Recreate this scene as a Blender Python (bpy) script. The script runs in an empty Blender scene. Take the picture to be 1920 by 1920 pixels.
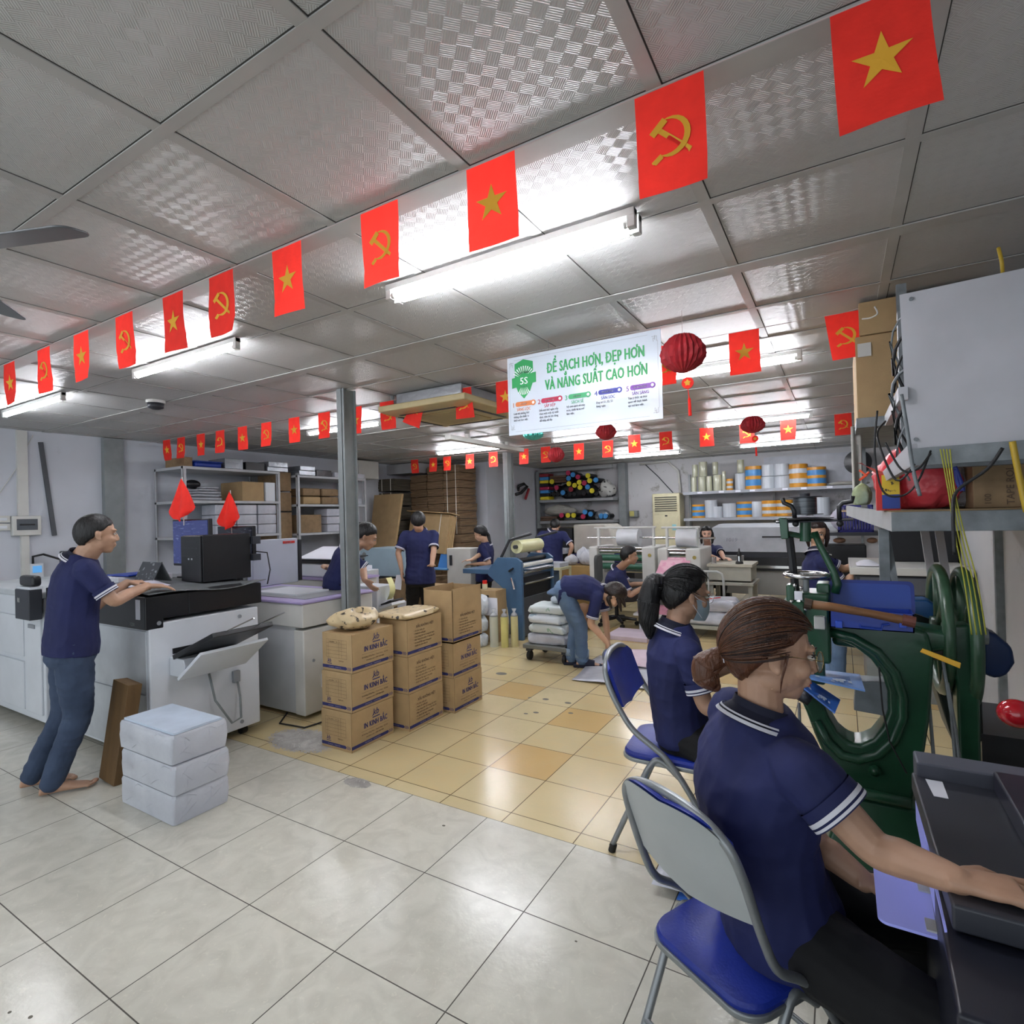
import bpy, bmesh, math, random
from mathutils import Vector, Matrix, Quaternion
from math import sin, cos, pi, radians as RD
from mathutils import noise as mn
random.seed(7)
C = bpy.context.scene.collection
V = Vector
# ---------------------------------------------------------------- camera, light, exposure
YAW, PITCH, ROLL, HCAM = -0.537, 0.0076, -0.0272, 1.5517
_f = V((sin(YAW)*cos(PITCH), cos(YAW)*cos(PITCH), sin(PITCH))); _r = V((cos(YAW), -sin(YAW), 0)); _u = _r.cross(_f)
CR = cos(ROLL)*_r + sin(ROLL)*_u; CU = -sin(ROLL)*_r + cos(ROLL)*_u; CF = _f
cam = bpy.data.objects.new('camera', bpy.data.cameras.new('camera')); C.objects.link(cam)
cam.matrix_world = Matrix(((CR.x, CU.x, -CF.x, 0), (CR.y, CU.y, -CF.y, 0), (CR.z, CU.z, -CF.z, HCAM), (0, 0, 0, 1)))
cam.data.sensor_width = 36; cam.data.lens = 36*1034.6/1920; cam.data.clip_start = 0.05
sc = bpy.context.scene; sc.camera = cam
sc.view_settings.view_transform = 'Standard'; sc.view_settings.look = 'None'; sc.view_settings.gamma = 1
sc.view_settings.exposure = 1.06
w = bpy.data.worlds.new('daylight'); sc.world = w; w.use_nodes = True
w.node_tree.nodes['Background'].inputs[0].default_value = (0.85, 0.93, 1.0, 1); w.node_tree.nodes['Background'].inputs[1].default_value = 0.8
TUBE = 40.0
# point on the plane x / y / z = const that a direction from the camera meets (used to measure the room)
def ray(px, py): return CF + CR*((px-960)/1034.6) - CU*((py-960)/1034.6)
CO = V((0, 0, HCAM))
def PZ(px, py, Z=0): d = ray(px, py); return CO + d*((Z-HCAM)/d.z)
def PY(px, py, Y): d = ray(px, py); return CO + d*(Y/d.y)
def PX(px, py, X): d = ray(px, py); return CO + d*(X/d.x)
# ---------------------------------------------------------------- materials
def lin(h):
    h = h.lstrip('#'); o = []
    for i in (0, 2, 4):
        c = int(h[i:i+2], 16)/255; o.append(c/12.92 if c <= .04045 else ((c+.055)/1.055)**2.4)
    return tuple(o)+(1,)
MATS = {}
def nd(nt, t, **k):
    n = nt.nodes.new(t)
    for a, b in k.items():
        if a.startswith('i_'):
            key = a[2:]; key = int(key) if key.isdigit() else key.replace('_', ' ')
            n.inputs[key].default_value = b
        else: setattr(n, a, b)
    return n
def mat(name, c='#888888', rough=.5, metal=0, var=.06, vs=6, bump=.0, bs=60, spec=.5, emit=0, alpha=1, c2=None, thr=None, trans=0, coat=0, stretch=None, c2s=None, sheen=0):
    if name in MATS: return MATS[name]
    m = bpy.data.materials.new(name); m.use_nodes = True; nt = m.node_tree; P = nt.nodes['Principled BSDF']; L = nt.links.new
    co = lin(c) if isinstance(c, str) else c
    tc = nd(nt, 'ShaderNodeTexCoord'); src = tc.outputs['Object']
    if stretch:
        mp = nd(nt, 'ShaderNodeMapping'); mp.inputs['Scale'].default_value = stretch; L(src, mp.inputs[0]); src = mp.outputs[0]
    n = nd(nt, 'ShaderNodeTexNoise', i_Scale=vs, i_Detail=4); L(src, n.inputs['Vector'])
    mx = nd(nt, 'ShaderNodeMix', data_type='RGBA')
    r = nd(nt, 'ShaderNodeMapRange'); L(n.outputs['Fac'], r.inputs[0])
    if thr is None: r.inputs[1].default_value = .3; r.inputs[2].default_value = .7
    else: r.inputs[1].default_value = thr-.03; r.inputs[2].default_value = thr+.03
    L(r.outputs[0], mx.inputs[0])
    d = lin(c2) if c2 else tuple(x*(1-var*2.2) for x in co[:3])+(1,)
    e = co if c2 else tuple(min(1, x*(1+var)) for x in co[:3])+(1,)
    mx.inputs[6].default_value = e; mx.inputs[7].default_value = d
    L(mx.outputs[2], P.inputs['Base Color'])
    P.inputs['Roughness'].default_value = rough; P.inputs['Metallic'].default_value = metal; P.inputs['Specular IOR Level'].default_value = spec
    if bump:
        nb = nd(nt, 'ShaderNodeTexNoise', i_Scale=bs, i_Detail=3); L(src, nb.inputs['Vector'])
        b = nd(nt, 'ShaderNodeBump', i_Strength=min(1, bump), i_Distance=.01*max(1, bump)); L(nb.outputs['Fac'], b.inputs['Height']); L(b.outputs[0], P.inputs['Normal'])
    if emit: P.inputs['Emission Color'].default_value = co; P.inputs['Emission Strength'].default_value = emit
    if alpha < 1: P.inputs['Alpha'].default_value = alpha
    if trans: P.inputs['Transmission Weight'].default_value = trans
    if coat: P.inputs['Coat Weight'].default_value = coat; P.inputs['Coat Roughness'].default_value = .08
    if sheen: P.inputs['Sheen Weight'].default_value = sheen
    MATS[name] = m; return m
# ---------------------------------------------------------------- mesh builder
BASE = {}
def tag(o, label=None, cat=None, group=None, kind=None):
    if label: o['label'] = label
    if cat: o['category'] = cat
    if group: o['group'] = group
    if kind: o['kind'] = kind
    return o
def thing(name, label, cat, loc=(0, 0, 0), rz=0, group=None, world=True, kind=None):
    o = bpy.data.objects.new(name, None); C.objects.link(o); o.empty_display_size = .1
    o.location = loc; o.rotation_euler = (0, 0, rz); tag(o, label, cat, group, kind)
    M = Matrix.Translation(V(loc)) @ Matrix.Rotation(rz, 4, 'Z')
    BASE[o.name] = M.inverted() if world else Matrix.Identity(4); return o
class MB:
    def __init__(s): s.v = []; s.f = []; s.m = []; s.M = None; s.mi = 0
    def add(s, vs, fs):
        n = len(s.v); s.v += [(s.M @ V(v)) if s.M is not None else V(v) for v in vs]; s.f += [tuple(i+n for i in f) for f in fs]; s.m += [s.mi]*len(fs); return s
    def box(s, x0, x1, y0, y1, z0, z1):
        return s.add([(x0, y0, z0), (x1, y0, z0), (x1, y1, z0), (x0, y1, z0), (x0, y0, z1), (x1, y0, z1), (x1, y1, z1), (x0, y1, z1)],
                     [(0, 3, 2, 1), (4, 5, 6, 7), (0, 1, 5, 4), (1, 2, 6, 5), (2, 3, 7, 6), (3, 0, 4, 7)])
    def quad(s, a, b, c, d, t=0):
        if not t: return s.add([a, b, c, d], [(0, 1, 2, 3)])
        a, b, c, d = map(V, (a, b, c, d)); n = (b-a).cross(d-a).normalized()*t
        return s.add([a, b, c, d, a-n, b-n, c-n, d-n], [(0, 1, 2, 3), (7, 6, 5, 4), (4, 5, 1, 0), (5, 6, 2, 1), (6, 7, 3, 2), (7, 4, 0, 3)])
    def ring(s, c, ax, r, n, r2=None, up=None):
        ax = V(ax).normalized(); u = V(up) if up is not None else (V((0, 0, 1)) if abs(ax.z) < .9 else V((1, 0, 0)))
        a = ax.cross(u).normalized(); b = ax.cross(a).normalized(); r2 = r if r2 is None else r2
        return [V(c)+a*(r*cos(2*pi*i/n))+b*(r2*sin(2*pi*i/n)) for i in range(n)]
    def loft(s, rings, cap=True, closed=False):
        n = len(rings[0]); vs = [v for r in rings for v in r]; fs = []
        k = len(rings)
        for j in range(k if closed else k-1):
            for i in range(n):
                a = j*n+i; b = j*n+(i+1) % n; c = ((j+1) % k)*n+(i+1) % n; d = ((j+1) % k)*n+i; fs.append((a, b, c, d))
        if cap and not closed: fs.append(tuple(range(n-1, -1, -1))); fs.append(tuple((k-1)*n+i for i in range(n)))
        return s.add(vs, fs)
    def cyl(s, a, b, r, r1=None, n=16):
        a, b = V(a), V(b); ax = b-a; r1 = r if r1 is None else r1
        return s.loft([s.ring(a, ax, r, n), s.ring(b, ax, r1, n)])
    def tube(s, pts, r, n=8, closed=False):
        pts = [V(p) for p in pts]; k = len(pts); rs = []; up = None
        for i, p in enumerate(pts):
            if closed: ax = pts[(i+1) % k]-pts[i-1]
            else: ax = pts[min(i+1, k-1)]-pts[max(i-1, 0)]
            if ax.length < 1e-9: ax = V((0, 0, 1))
            ax.normalize()
            if up is None: up = V((0, 0, 1)) if abs(ax.z) < .9 else V((1, 0, 0))
            a = ax.cross(up).normalized(); b = a.cross(ax).normalized(); up = b
            rr = r[i] if isinstance(r, (list, tuple)) else r
            rs.append([p+a*(rr*cos(2*pi*j/n))+b*(rr*sin(2*pi*j/n)) for j in range(n)])
        return s.loft(rs, closed=closed)
    def lathe(s, prof, c=(0, 0, 0), n=24, axis=None):
        rings = []
        ax = V(axis) if axis else V((0, 0, 1)); q = V((0, 0, 1)).rotation_difference(ax)
        for r, z in prof: rings.append([V(c)+q @ V((max(r, .0005)*cos(2*pi*i/n), max(r, .0005)*sin(2*pi*i/n), z)) for i in range(n)])
        return s.loft(rings)
    def prism(s, poly, h, frame=None):   # poly in 2D, extruded along local z
        M = frame or Matrix.Identity(4); n = len(poly)
        vs = [M @ V((x, y, 0)) for x, y in poly]+[M @ V((x, y, h)) for x, y in poly]
        return s.add(vs, [tuple(range(n-1, -1, -1)), tuple(range(n, 2*n))]+[(i, (i+1) % n, n+(i+1) % n, n+i) for i in range(n)])
    def ball(s, c, rx, ry=None, rz=None, n=16, k=10, M=None):
        ry = ry or rx; rz = rz or rx; M = M or Matrix.Identity(3); rings = []
        for j in range(k+1):
            t = pi*(.02+.96*j/k); rings.append([V(c)+M @ V((rx*sin(t)*cos(2*pi*i/n), ry*sin(t)*sin(2*pi*i/n), -rz*cos(t))) for i in range(n)])
        return s.loft(rings)
    def sheet(s, fn, nu, nv, t=0):      # grid surface fn(u,v)
        vs = [V(fn(i/nu, j/nv)) for j in range(nv+1) for i in range(nu+1)]
        fs = [(j*(nu+1)+i, j*(nu+1)+i+1, (j+1)*(nu+1)+i+1, (j+1)*(nu+1)+i) for j in range(nv) for i in range(nu)]
        if t:
            N = len(vs); vs2 = [v-V((0, 0, t)) for v in vs]; vs += vs2; fs += [tuple(reversed([i+N for i in f])) for f in fs]
            bd = [(i, i+1) for i in range(nu)]+[(nv*(nu+1)+i+1, nv*(nu+1)+i) for i in range(nu)]+[((j+1)*(nu+1), j*(nu+1)) for j in range(nv)]+[(j*(nu+1)+nu, (j+1)*(nu+1)+nu) for j in range(nv)]
            fs += [(b, a, a+N, b+N) for a, b in bd]
        return s.add(vs, fs)
    def build(s, name, m, parent=None, bevel=0, smooth=False, seg=2, label=None, cat=None, group=None, kind=None, auto=False):
        ms = m if isinstance(m, (list, tuple)) else [m]
        vs = s.v
        if parent is not None:
            Bi = BASE[parent.name]; vs = [Bi @ v for v in vs]; loc = None
        else:
            lo = [min(v[i] for v in vs) for i in range(3)]; hi = [max(v[i] for v in vs) for i in range(3)]
            loc = V(((lo[0]+hi[0])/2, (lo[1]+hi[1])/2, lo[2])); vs = [v-loc for v in vs]
        me = bpy.data.meshes.new(name); me.from_pydata([tuple(v) for v in vs], [], s.f)
        for q in ms: me.materials.append(q)
        me.polygons.foreach_set('material_index', s.m)
        bm = bmesh.new(); bm.from_mesh(me); bmesh.ops.recalc_face_normals(bm, faces=bm.faces); bm.to_mesh(me); bm.free()
        if smooth: me.polygons.foreach_set('use_smooth', [True]*len(me.polygons))
        o = bpy.data.objects.new(name, me); C.objects.link(o)
        if parent is not None: o.parent = parent; BASE[o.name] = BASE[parent.name]
        else: o.location = loc; BASE[o.name] = Matrix.Translation(-loc)
        if bevel:
            b = o.modifiers.new('bevel', 'BEVEL'); b.width = bevel; b.segments = seg; b.limit_method = 'ANGLE'; b.angle_limit = RD(35)
            if not smooth:
                me.polygons.foreach_set('use_smooth', [True]*len(me.polygons)); wn = o.modifiers.new('wn', 'WEIGHTED_NORMAL'); wn.keep_sharp = True
        if auto: me.polygons.foreach_set('use_smooth', [True]*len(me.polygons)); me.set_sharp_from_angle(angle=RD(35))
        tag(o, label, cat, group, kind); return o
def B(x0, x1, y0, y1, z0, z1): return MB().box(x0, x1, y0, y1, z0, z1)
def dup(o, loc=None, rz=None, label=None, group=None, parent=None, top=True):
    c = o.copy(); C.objects.link(c); BASE[c.name] = BASE[o.name]
    if parent is not None: c.parent = parent
    for ch in list(o.children): dup(ch, parent=c, top=False)
    if top:
        if loc is not None: c.location = loc
        if rz is not None: c.rotation_euler = (0, 0, rz)
        tag(c, label, None, group)
    return c
def frame(o, x, y):
    x = V(x).normalized(); y = V(y); z = x.cross(y).normalized(); y = z.cross(x)
    M = Matrix.Identity(4)
    for i in range(3): M[i][0] = x[i]; M[i][1] = y[i]; M[i][2] = z[i]; M[i][3] = o[i]
    return M
TXT = {}
def text_w(s, sp=1):
    k = ('w', s, sp)
    if k not in TXT:
        r = []
        for q in (s+'|', '|'):
            cu = bpy.data.curves.new('t', 'FONT'); cu.body = q; cu.space_character = sp; o = bpy.data.objects.new('t', cu); C.objects.link(o); bpy.context.view_layer.update(); r.append(o.dimensions.x); bpy.data.objects.remove(o); bpy.data.curves.remove(cu)
        TXT[k] = r[0]-r[1]
    return TXT[k]
def text_mb(mb, s, size, F, align='LEFT', depth=.0006, wid=1.0, shear=0, bold=0):
    s0 = s; s = s.translate(str.maketrans('ĐƠđơ', 'DOdo')); sp = 1.06 if bold/size > .04 else 1; tot = text_w(s, sp)
    for i, ch in enumerate(s0):
        if ch in 'ĐƠđơ':
            x = text_w(s[:i], sp) if i else 0; x -= tot/2 if align == 'CENTER' else 0; h = .34 if ch in 'ĐƠ' else .62
            wch = text_w(s[:i+1], sp)-(text_w(s[:i], sp) if i else 0)
            if ch in 'Đđ': a, b, c, d = (x-.03, x+.36, .29, .40) if ch == 'Đ' else (x+.22, x+.58, .56, .63)
            else: q = .72 if ch == 'Ơ' else .55; a, b, c, d = x+wch*.80, x+wch*1.02, q-.10, q+.14
            mb.add([F @ V((p*wid*size, r*size, depth+.0012)) for p, r in ((a, c), (b, c+.04), (b, d), (a, d-.04))], [(0, 1, 2, 3)])
    key = (s, align, bold/size > .04)
    if key not in TXT:
        cu = bpy.data.curves.new('t', 'FONT'); cu.body = s; cu.align_x = align; cu.size = 1; cu.resolution_u = 2; cu.offset = .012 if bold/size > .04 else 0; cu.space_character = 1.06 if bold/size > .04 else 1
        o = bpy.data.objects.new('t', cu); C.objects.link(o); dg = bpy.context.evaluated_depsgraph_get()
        me = bpy.data.meshes.new_from_object(o.evaluated_get(dg)); 
        par = list(range(len(me.vertices)))
        def fd(i):
            while par[i] != i: par[i] = par[par[i]]; i = par[i]
            return i
        for p in me.polygons:
            q = list(p.vertices)
            for j in q[1:]: par[fd(j)] = fd(q[0])
        ids = {}; zz = [ids.setdefault(fd(i), len(ids)) for i in range(len(par))]
        TXT[key] = ([V((v.co.x, v.co.y, (zz[i] % 7))) for i, v in enumerate(me.vertices)], [tuple(p.vertices) for p in me.polygons])
        bpy.data.objects.remove(o); bpy.data.curves.remove(cu); bpy.data.meshes.remove(me)
    vs, fs = TXT[key]
    for k in ((0,) if not bold else (-bold*.5, 0, bold*.5)):
        mb.add([F @ V(((v.x*wid+v.y*shear)*size+k, v.y*size, depth+v.z*.00005+(.0004 if k > 0 else .0008 if k < 0 else 0)*(size > .02))) for v in vs], fs)
    return mb
def circ(r, n=24, cx=0, cy=0): return [(cx+r*cos(2*pi*i/n), cy+r*sin(2*pi*i/n)) for i in range(n)]
def star(r, r2=None, rot=pi/2): 
    r2 = r2 or r*.382; return [((r if k % 2 == 0 else r2)*cos(rot+pi*k/5), (r if k % 2 == 0 else r2)*sin(rot+pi*k/5)) for k in range(10)]
def rrect(x0, x1, y0, y1, r, n=5):
    o = []
    for cx, cy, a in ((x1-r, y0+r, -pi/2), (x1-r, y1-r, 0), (x0+r, y1-r, pi/2), (x0+r, y0+r, pi)):
        for k in range(n+1): t = a+pi/2*k/n; o.append((cx+r*cos(t), cy+r*sin(t)))
    return o
# common materials
M_white = mat('white_plastic', '#d4d8de', .38, var=.02); M_offw = mat('warm_white_plastic', '#c9c9c4', .42, var=.03)
M_black = mat('black_plastic', '#15161a', .38, var=.05); M_dark = mat('dark_grey_plastic', '#2c2f36', .45, var=.05)
M_steel = mat('grey_painted_steel', '#7f8586', .4, var=.06, vs=9, spec=.5); M_chrome = mat('chrome', '#c8c8c8', .16, 1, var=.03)
M_card = mat('brown_cardboard', '#ab9068', .8, var=.05, vs=9, bump=.1, bs=140); M_cardd = mat('aged_cardboard', '#8d7557', .85, var=.1, vs=14)
M_navyink = mat('navy_ink', '#2b2d63', .7, var=.02); M_brownink = mat('brown_ink', '#5c4a3a', .8, var=.02)
M_paper = mat('white_paper', '#dfe1ea', .6, var=.02); M_red = mat('red_cloth', '#f5352a', .75, var=.04, vs=18, bump=.15, bs=90)
def translucent(m, f=.4):
    nt = m.node_tree; P = nt.nodes['Principled BSDF']; o = nt.nodes['Material Output']; tr = nd(nt, 'ShaderNodeBsdfTranslucent'); mx = nd(nt, 'ShaderNodeMixShader'); mx.inputs[0].default_value = f
    nt.links.new(P.inputs['Base Color'].links[0].from_socket, tr.inputs[0]); nt.links.new(P.outputs[0], mx.inputs[1]); nt.links.new(tr.outputs[0], mx.inputs[2]); nt.links.new(mx.outputs[0], o.inputs[0])
translucent(M_red, .42)
M_yel = mat('yellow_print', '#e0a52a', .7, var=.03); M_rubber = mat('black_rubber', '#111112', .6, var=.05)
M_green = mat('green_machine_enamel', '#1f4a33', .28, var=.12, vs=7, spec=.6, bump=.05, bs=25); M_blue = mat('navy_blue_steel', '#1c3b9c', .35, var=.08, vs=5)
# ---------------------------------------------------------------- setting
HC = 2.648
def floor_mat():
    m = bpy.data.materials.new('glazed_floor_tiles'); m.use_nodes = True; nt = m.node_tree; P = nt.nodes['Principled BSDF']; L = nt.links.new
    tc = nd(nt, 'ShaderNodeNewGeometry'); sx = nd(nt, 'ShaderNodeSeparateXYZ'); L(tc.outputs['Position'], sx.inputs[0])
    def mth(op, a, b=None):
        n = nd(nt, 'ShaderNodeMath', operation=op)
        for i, q in enumerate((a, b)):
            if q is None: continue
            if isinstance(q, (int, float)): n.inputs[i].default_value = q
            else: L(q, n.inputs[i])
        return n.outputs[0]
    def grid(ox, oy, sx_, sy_, w):
        u = mth('DIVIDE', mth('SUBTRACT', sx.outputs[0], ox), sx_); v = mth('DIVIDE', mth('SUBTRACT', sx.outputs[1], oy), sy_)
        du = mth('MULTIPLY', mth('ABSOLUTE', mth('SUBTRACT', mth('FRACT', mth('ADD', u, .5)), .5)), sx_)
        dv = mth('MULTIPLY', mth('ABSOLUTE', mth('SUBTRACT', mth('FRACT', mth('ADD', v, .5)), .5)), sy_)
        g = mth('LESS_THAN', mth('MINIMUM', du, dv), w)
        cb = nd(nt, 'ShaderNodeCombineXYZ'); L(mth('FLOOR', u), cb.inputs[0]); L(mth('FLOOR', v), cb.inputs[1])
        wn = nd(nt, 'ShaderNodeTexWhiteNoise'); L(cb.outputs[0], wn.inputs['Vector']); return g, wn.outputs['Value'], cb.outputs[0]
    gw, rw, cw = grid(-3.610, 1.871, .5, .5, .0022); gy, ry, cy = grid(-2.7145, 2.4687, .3967, .3922, .0026)
    isY = mth('GREATER_THAN', sx.outputs[1], 2.372)
    # printers on the left stand on the same grey-white tiles
    isY = mth('MULTIPLY', isY, mth('GREATER_THAN', sx.outputs[0], -8.5))
    def mix(f, a, b):
        n = nd(nt, 'ShaderNodeMix', data_type='RGBA')
        for i, q in ((0, f), (6, a), (7, b)):
            if isinstance(q, (int, float, tuple)): n.inputs[i].default_value = q
            else: L(q, n.inputs[i])
        return n.outputs[2]
    pos = tc.outputs['Position']
    ad = nd(nt, 'ShaderNodeVectorMath', operation='MULTIPLY_ADD'); L(cw, ad.inputs[0]); ad.inputs[1].default_value = (3.7, 5.1, 0); L(pos, ad.inputs[2])
    n1 = nd(nt, 'ShaderNodeTexNoise', i_Scale=7, i_Detail=6, i_Distortion=1.4); L(ad.outputs[0], n1.inputs['Vector'])
    n2 = nd(nt, 'ShaderNodeTexNoise', i_Scale=1.3, i_Detail=2); L(pos, n2.inputs['Vector'])
    n3 = nd(nt, 'ShaderNodeTexNoise', i_Scale=28, i_Detail=5, i_Distortion=2.5); L(ad.outputs[0], n3.inputs['Vector'])
    r1 = nd(nt, 'ShaderNodeMapRange'); L(n1.outputs[0], r1.inputs[0]); r1.inputs[1].default_value = .35; r1.inputs[2].default_value = .65
    r3 = nd(nt, 'ShaderNodeMapRange'); L(n3.outputs[0], r3.inputs[0]); r3.inputs[1].default_value = .60; r3.inputs[2].default_value = .72
    wc = mix(r1.outputs[0], lin('#cfccbf'), lin('#c2bfb2')); wc = mix(mth('MULTIPLY', r3.outputs[0], .45), wc, lin('#dedaca'))
    yc = mix(ry, lin('#cfbf97'), lin('#cab382')); yc = mix(mth('MULTIPLY', r1.outputs[0], .5), yc, lin('#c6b88f'))
    yc = mix(mth('MULTIPLY', mth('GREATER_THAN', ry, .94), .55), yc, lin('#c49d5c'))
    wc = mix(gw, wc, lin('#4b4740')); yc = mix(gy, yc, lin('#5a4a30'))
    cc = mix(isY, wc, yc)
    # concrete patches where tiles broke, plus dark spots
    def blob(cx, cyy, rx, ryy, nz=.5):
        a = mth('DIVIDE', mth('SUBTRACT', sx.outputs[0], cx), rx); b = mth('DIVIDE', mth('SUBTRACT', sx.outputs[1], cyy), ryy)
        d = mth('ADD', mth('ADD', mth('MULTIPLY', a, a), mth('MULTIPLY', b, b)), mth('MULTIPLY', mth('SUBTRACT', n3.outputs[0], .5), nz*4)); return mth('LESS_THAN', d, 1)
    con = mix(r1.outputs[0], lin('#8c8985'), lin('#a8a5a0')); con = mix(r3.outputs[0], con, lin('#c6c4c0'))
    pm = blob(-3.33, 2.60, .30, .17); pm = mth('MAXIMUM', pm, blob(-2.50, 2.325, .10, .05, .25))
    cc = mix(pm, cc, con)
    spots = [(PZ(940, 1263), .045), (PZ(1023, 1311), .022), (PZ(1065, 1318), .022), (PZ(1005, 1336), .018), (PZ(986, 1338), .014), (PZ(1070, 1337), .016), (PZ(993, 1308), .012), (PZ(57, 1907), .006), (PZ(832, 1548), .007), (PZ(18, 1898), .005), (PZ(1080, 1765), .004)]
    sm = None
    for p, r in spots:
        q = blob(p.x, p.y, r*1.3, r, .12); sm = q if sm is None else mth('MAXIMUM', sm, q)
    cc = mix(sm, cc, lin('#5f5a4e'))
    # scuffs and dirt
    r2 = nd(nt, 'ShaderNodeMapRange'); L(n2.outputs[0], r2.inputs[0]); r2.inputs[1].default_value = .3; r2.inputs[2].default_value = .7; r2.inputs[3].default_value = .9; r2.inputs[4].default_value = 1.05
    mm = nd(nt, 'ShaderNodeVectorMath', operation='SCALE'); L(cc, mm.inputs[0]); L(r2.outputs[0], mm.inputs['Scale'])
    L(mm.outputs[0], P.inputs['Base Color'])
    rg = mth('ADD', mth('MULTIPLY', n2.outputs[0], .10), mth('MULTIPLY', mth('MAXIMUM', pm, mth('MAXIMUM', mth('MULTIPLY', gw, mth('SUBTRACT', 1, isY)), sm)), .5)); rg = mth('ADD', rg, .15); L(rg, P.inputs['Roughness'])
    P.inputs['Specular IOR Level'].default_value = .42
    n4 = nd(nt, 'ShaderNodeTexNoise', i_Scale=55, i_Detail=3); L(pos, n4.inputs['Vector'])
    b = nd(nt, 'ShaderNodeBump', i_Strength=.055, i_Distance=.01); L(n4.outputs[0], b.inputs['Height']); L(b.outputs[0], P.inputs['Normal'])
    return m
mb = MB(); mb.box(-8.2, 1.4, -3.2, 12.4, -.1, 0); mb.build('floor', floor_mat(), kind='structure')
def wall_mat(name, c, amt=.5, c2='#8d8a84'):
    m = mat(name, c, .75, var=.03, vs=1.5, bump=.12, bs=14); nt = m.node_tree; P = nt.nodes['Principled BSDF']; L = nt.links.new
    src = P.inputs['Base Color'].links[0].from_socket
    g = nd(nt, 'ShaderNodeNewGeometry'); n = nd(nt, 'ShaderNodeTexNoise', i_Scale=2.2, i_Detail=9, i_Roughness=.72); L(g.outputs['Position'], n.inputs['Vector'])
    r = nd(nt, 'ShaderNodeMapRange'); r.inputs[1].default_value = .585; r.inputs[2].default_value = .66; r.inputs[4].default_value = amt; L(n.outputs[0], r.inputs[0])
    mx = nd(nt, 'ShaderNodeMix', data_type='RGBA'); L(r.outputs[0], mx.inputs[0]); L(src, mx.inputs[6]); mx.inputs[7].default_value = lin(c2); L(mx.outputs[2], P.inputs['Base Color']); return m
W1m = wall_mat('whitewashed_wall', '#c3c7cf', .25, '#9a9ba0'); W2m = wall_mat('stained_wall', '#c2c2c4', .9)
B(-7.84, -7.72, -3.2, 9.3, 0, HC+.1).build('wall_left', W1m, kind='structure')
B(-7.84, -6.05, 9.2, 9.3, 0, HC+.1).build('wall_back_left', W1m, kind='structure')
B(-6.17, -6.05, 9.3, 11.8, 0, HC+.1).build('wall_far_left', W1m, kind='structure')
B(-6.2, 1.0, 11.7, 11.82, 0, HC+.1).build('wall_back', W2m, kind='structure')
B(.86, .98, -.6, 11.8, 0, HC+.1).build('wall_right', wall_mat('dusty_right_wall', '#b4b5b8', .4), kind='structure')
# ceiling with woven emboss
def ceil_mat():
    m = bpy.data.materials.new('woven_pattern_ceiling_panel'); m.use_nodes = True; nt = m.node_tree; P = nt.nodes['Principled BSDF']; L = nt.links.new
    g = nd(nt, 'ShaderNodeNewGeometry'); mp = nd(nt, 'ShaderNodeMapping'); L(g.outputs['Position'], mp.inputs[0]); mp.inputs['Rotation'].default_value = (0, 0, pi/4)
    ck = nd(nt, 'ShaderNodeTexChecker', i_Scale=1/.036); L(mp.outputs[0], ck.inputs['Vector'])
    wa = nd(nt, 'ShaderNodeTexWave', i_Scale=55, bands_direction='X'); wb = nd(nt, 'ShaderNodeTexWave', i_Scale=55, bands_direction='Y')
    L(mp.outputs[0], wa.inputs['Vector']); L(mp.outputs[0], wb.inputs['Vector'])
    mx = nd(nt, 'ShaderNodeMix', data_type='FLOAT'); L(ck.outputs['Fac'], mx.inputs[0]); L(wa.outputs['Fac'], mx.inputs[2]); L(wb.outputs['Fac'], mx.inputs[3])
    ad = nd(nt, 'ShaderNodeMath', operation='MULTIPLY_ADD'); L(ck.outputs['Fac'], ad.inputs[0]); ad.inputs[1].default_value = 1.0; L(mx.outputs[0], ad.inputs[2])
    b = nd(nt, 'ShaderNodeBump', i_Strength=.38, i_Distance=.0028); L(ad.outputs[0], b.inputs['Height']); L(b.outputs[0], P.inputs['Normal'])
    n = nd(nt, 'ShaderNodeTexNoise', i_Scale=1.8, i_Detail=6); L(g.outputs['Position'], n.inputs['Vector'])
    cr = nd(nt, 'ShaderNodeMix', data_type='RGBA'); L(n.outputs[0], cr.inputs[0]); cr.inputs[6].default_value = lin('#bcbcbb'); cr.inputs[7].default_value = lin('#a9a9a6')
    L(cr.outputs[2], P.inputs['Base Color']); P.inputs['Roughness'].default_value = .38; P.inputs['Specular IOR Level'].default_value = .28
    return m
B(-7.9, 1.1, -3.2, 11.9, HC, HC+.08).build('ceiling', ceil_mat(), kind='structure')
M_strip = mat('ceiling_batten', '#a9a8a5', .42, var=.04); M_gap = mat('shadow_gap', '#3a3936', .9)
mb = MB(); gp = MB(); x0, y0 = -2.164, .811
for i in range(-10, 6):
    x = x0+.6*i
    if x > -7.7 and x < .85: mb.box(x-.04, x, -3.1, 11.7, HC-.004, HC+.01); gp.box(x, x+.0035, -3.1, 11.7, HC-.001, HC+.01)
for j in range(-6, 20):
    y = y0+.6085*j; main = (j % 2 == 1)
    wdt = .085 if main else .034
    if y > 11.6: continue
    mb.box(-7.7, .85, y, y+wdt, HC-(.007 if main else .0045), HC+.01); gp.box(-7.7, .85, y-.0035, y, HC-.001, HC+.01)
    if main: gp.box(-7.7, .85, y+wdt, y+wdt+.004, HC-.001, HC+.01)
mb.build('trim_1', M_strip, kind='structure'); gp.build('trim_2', M_gap, kind='structure')
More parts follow.
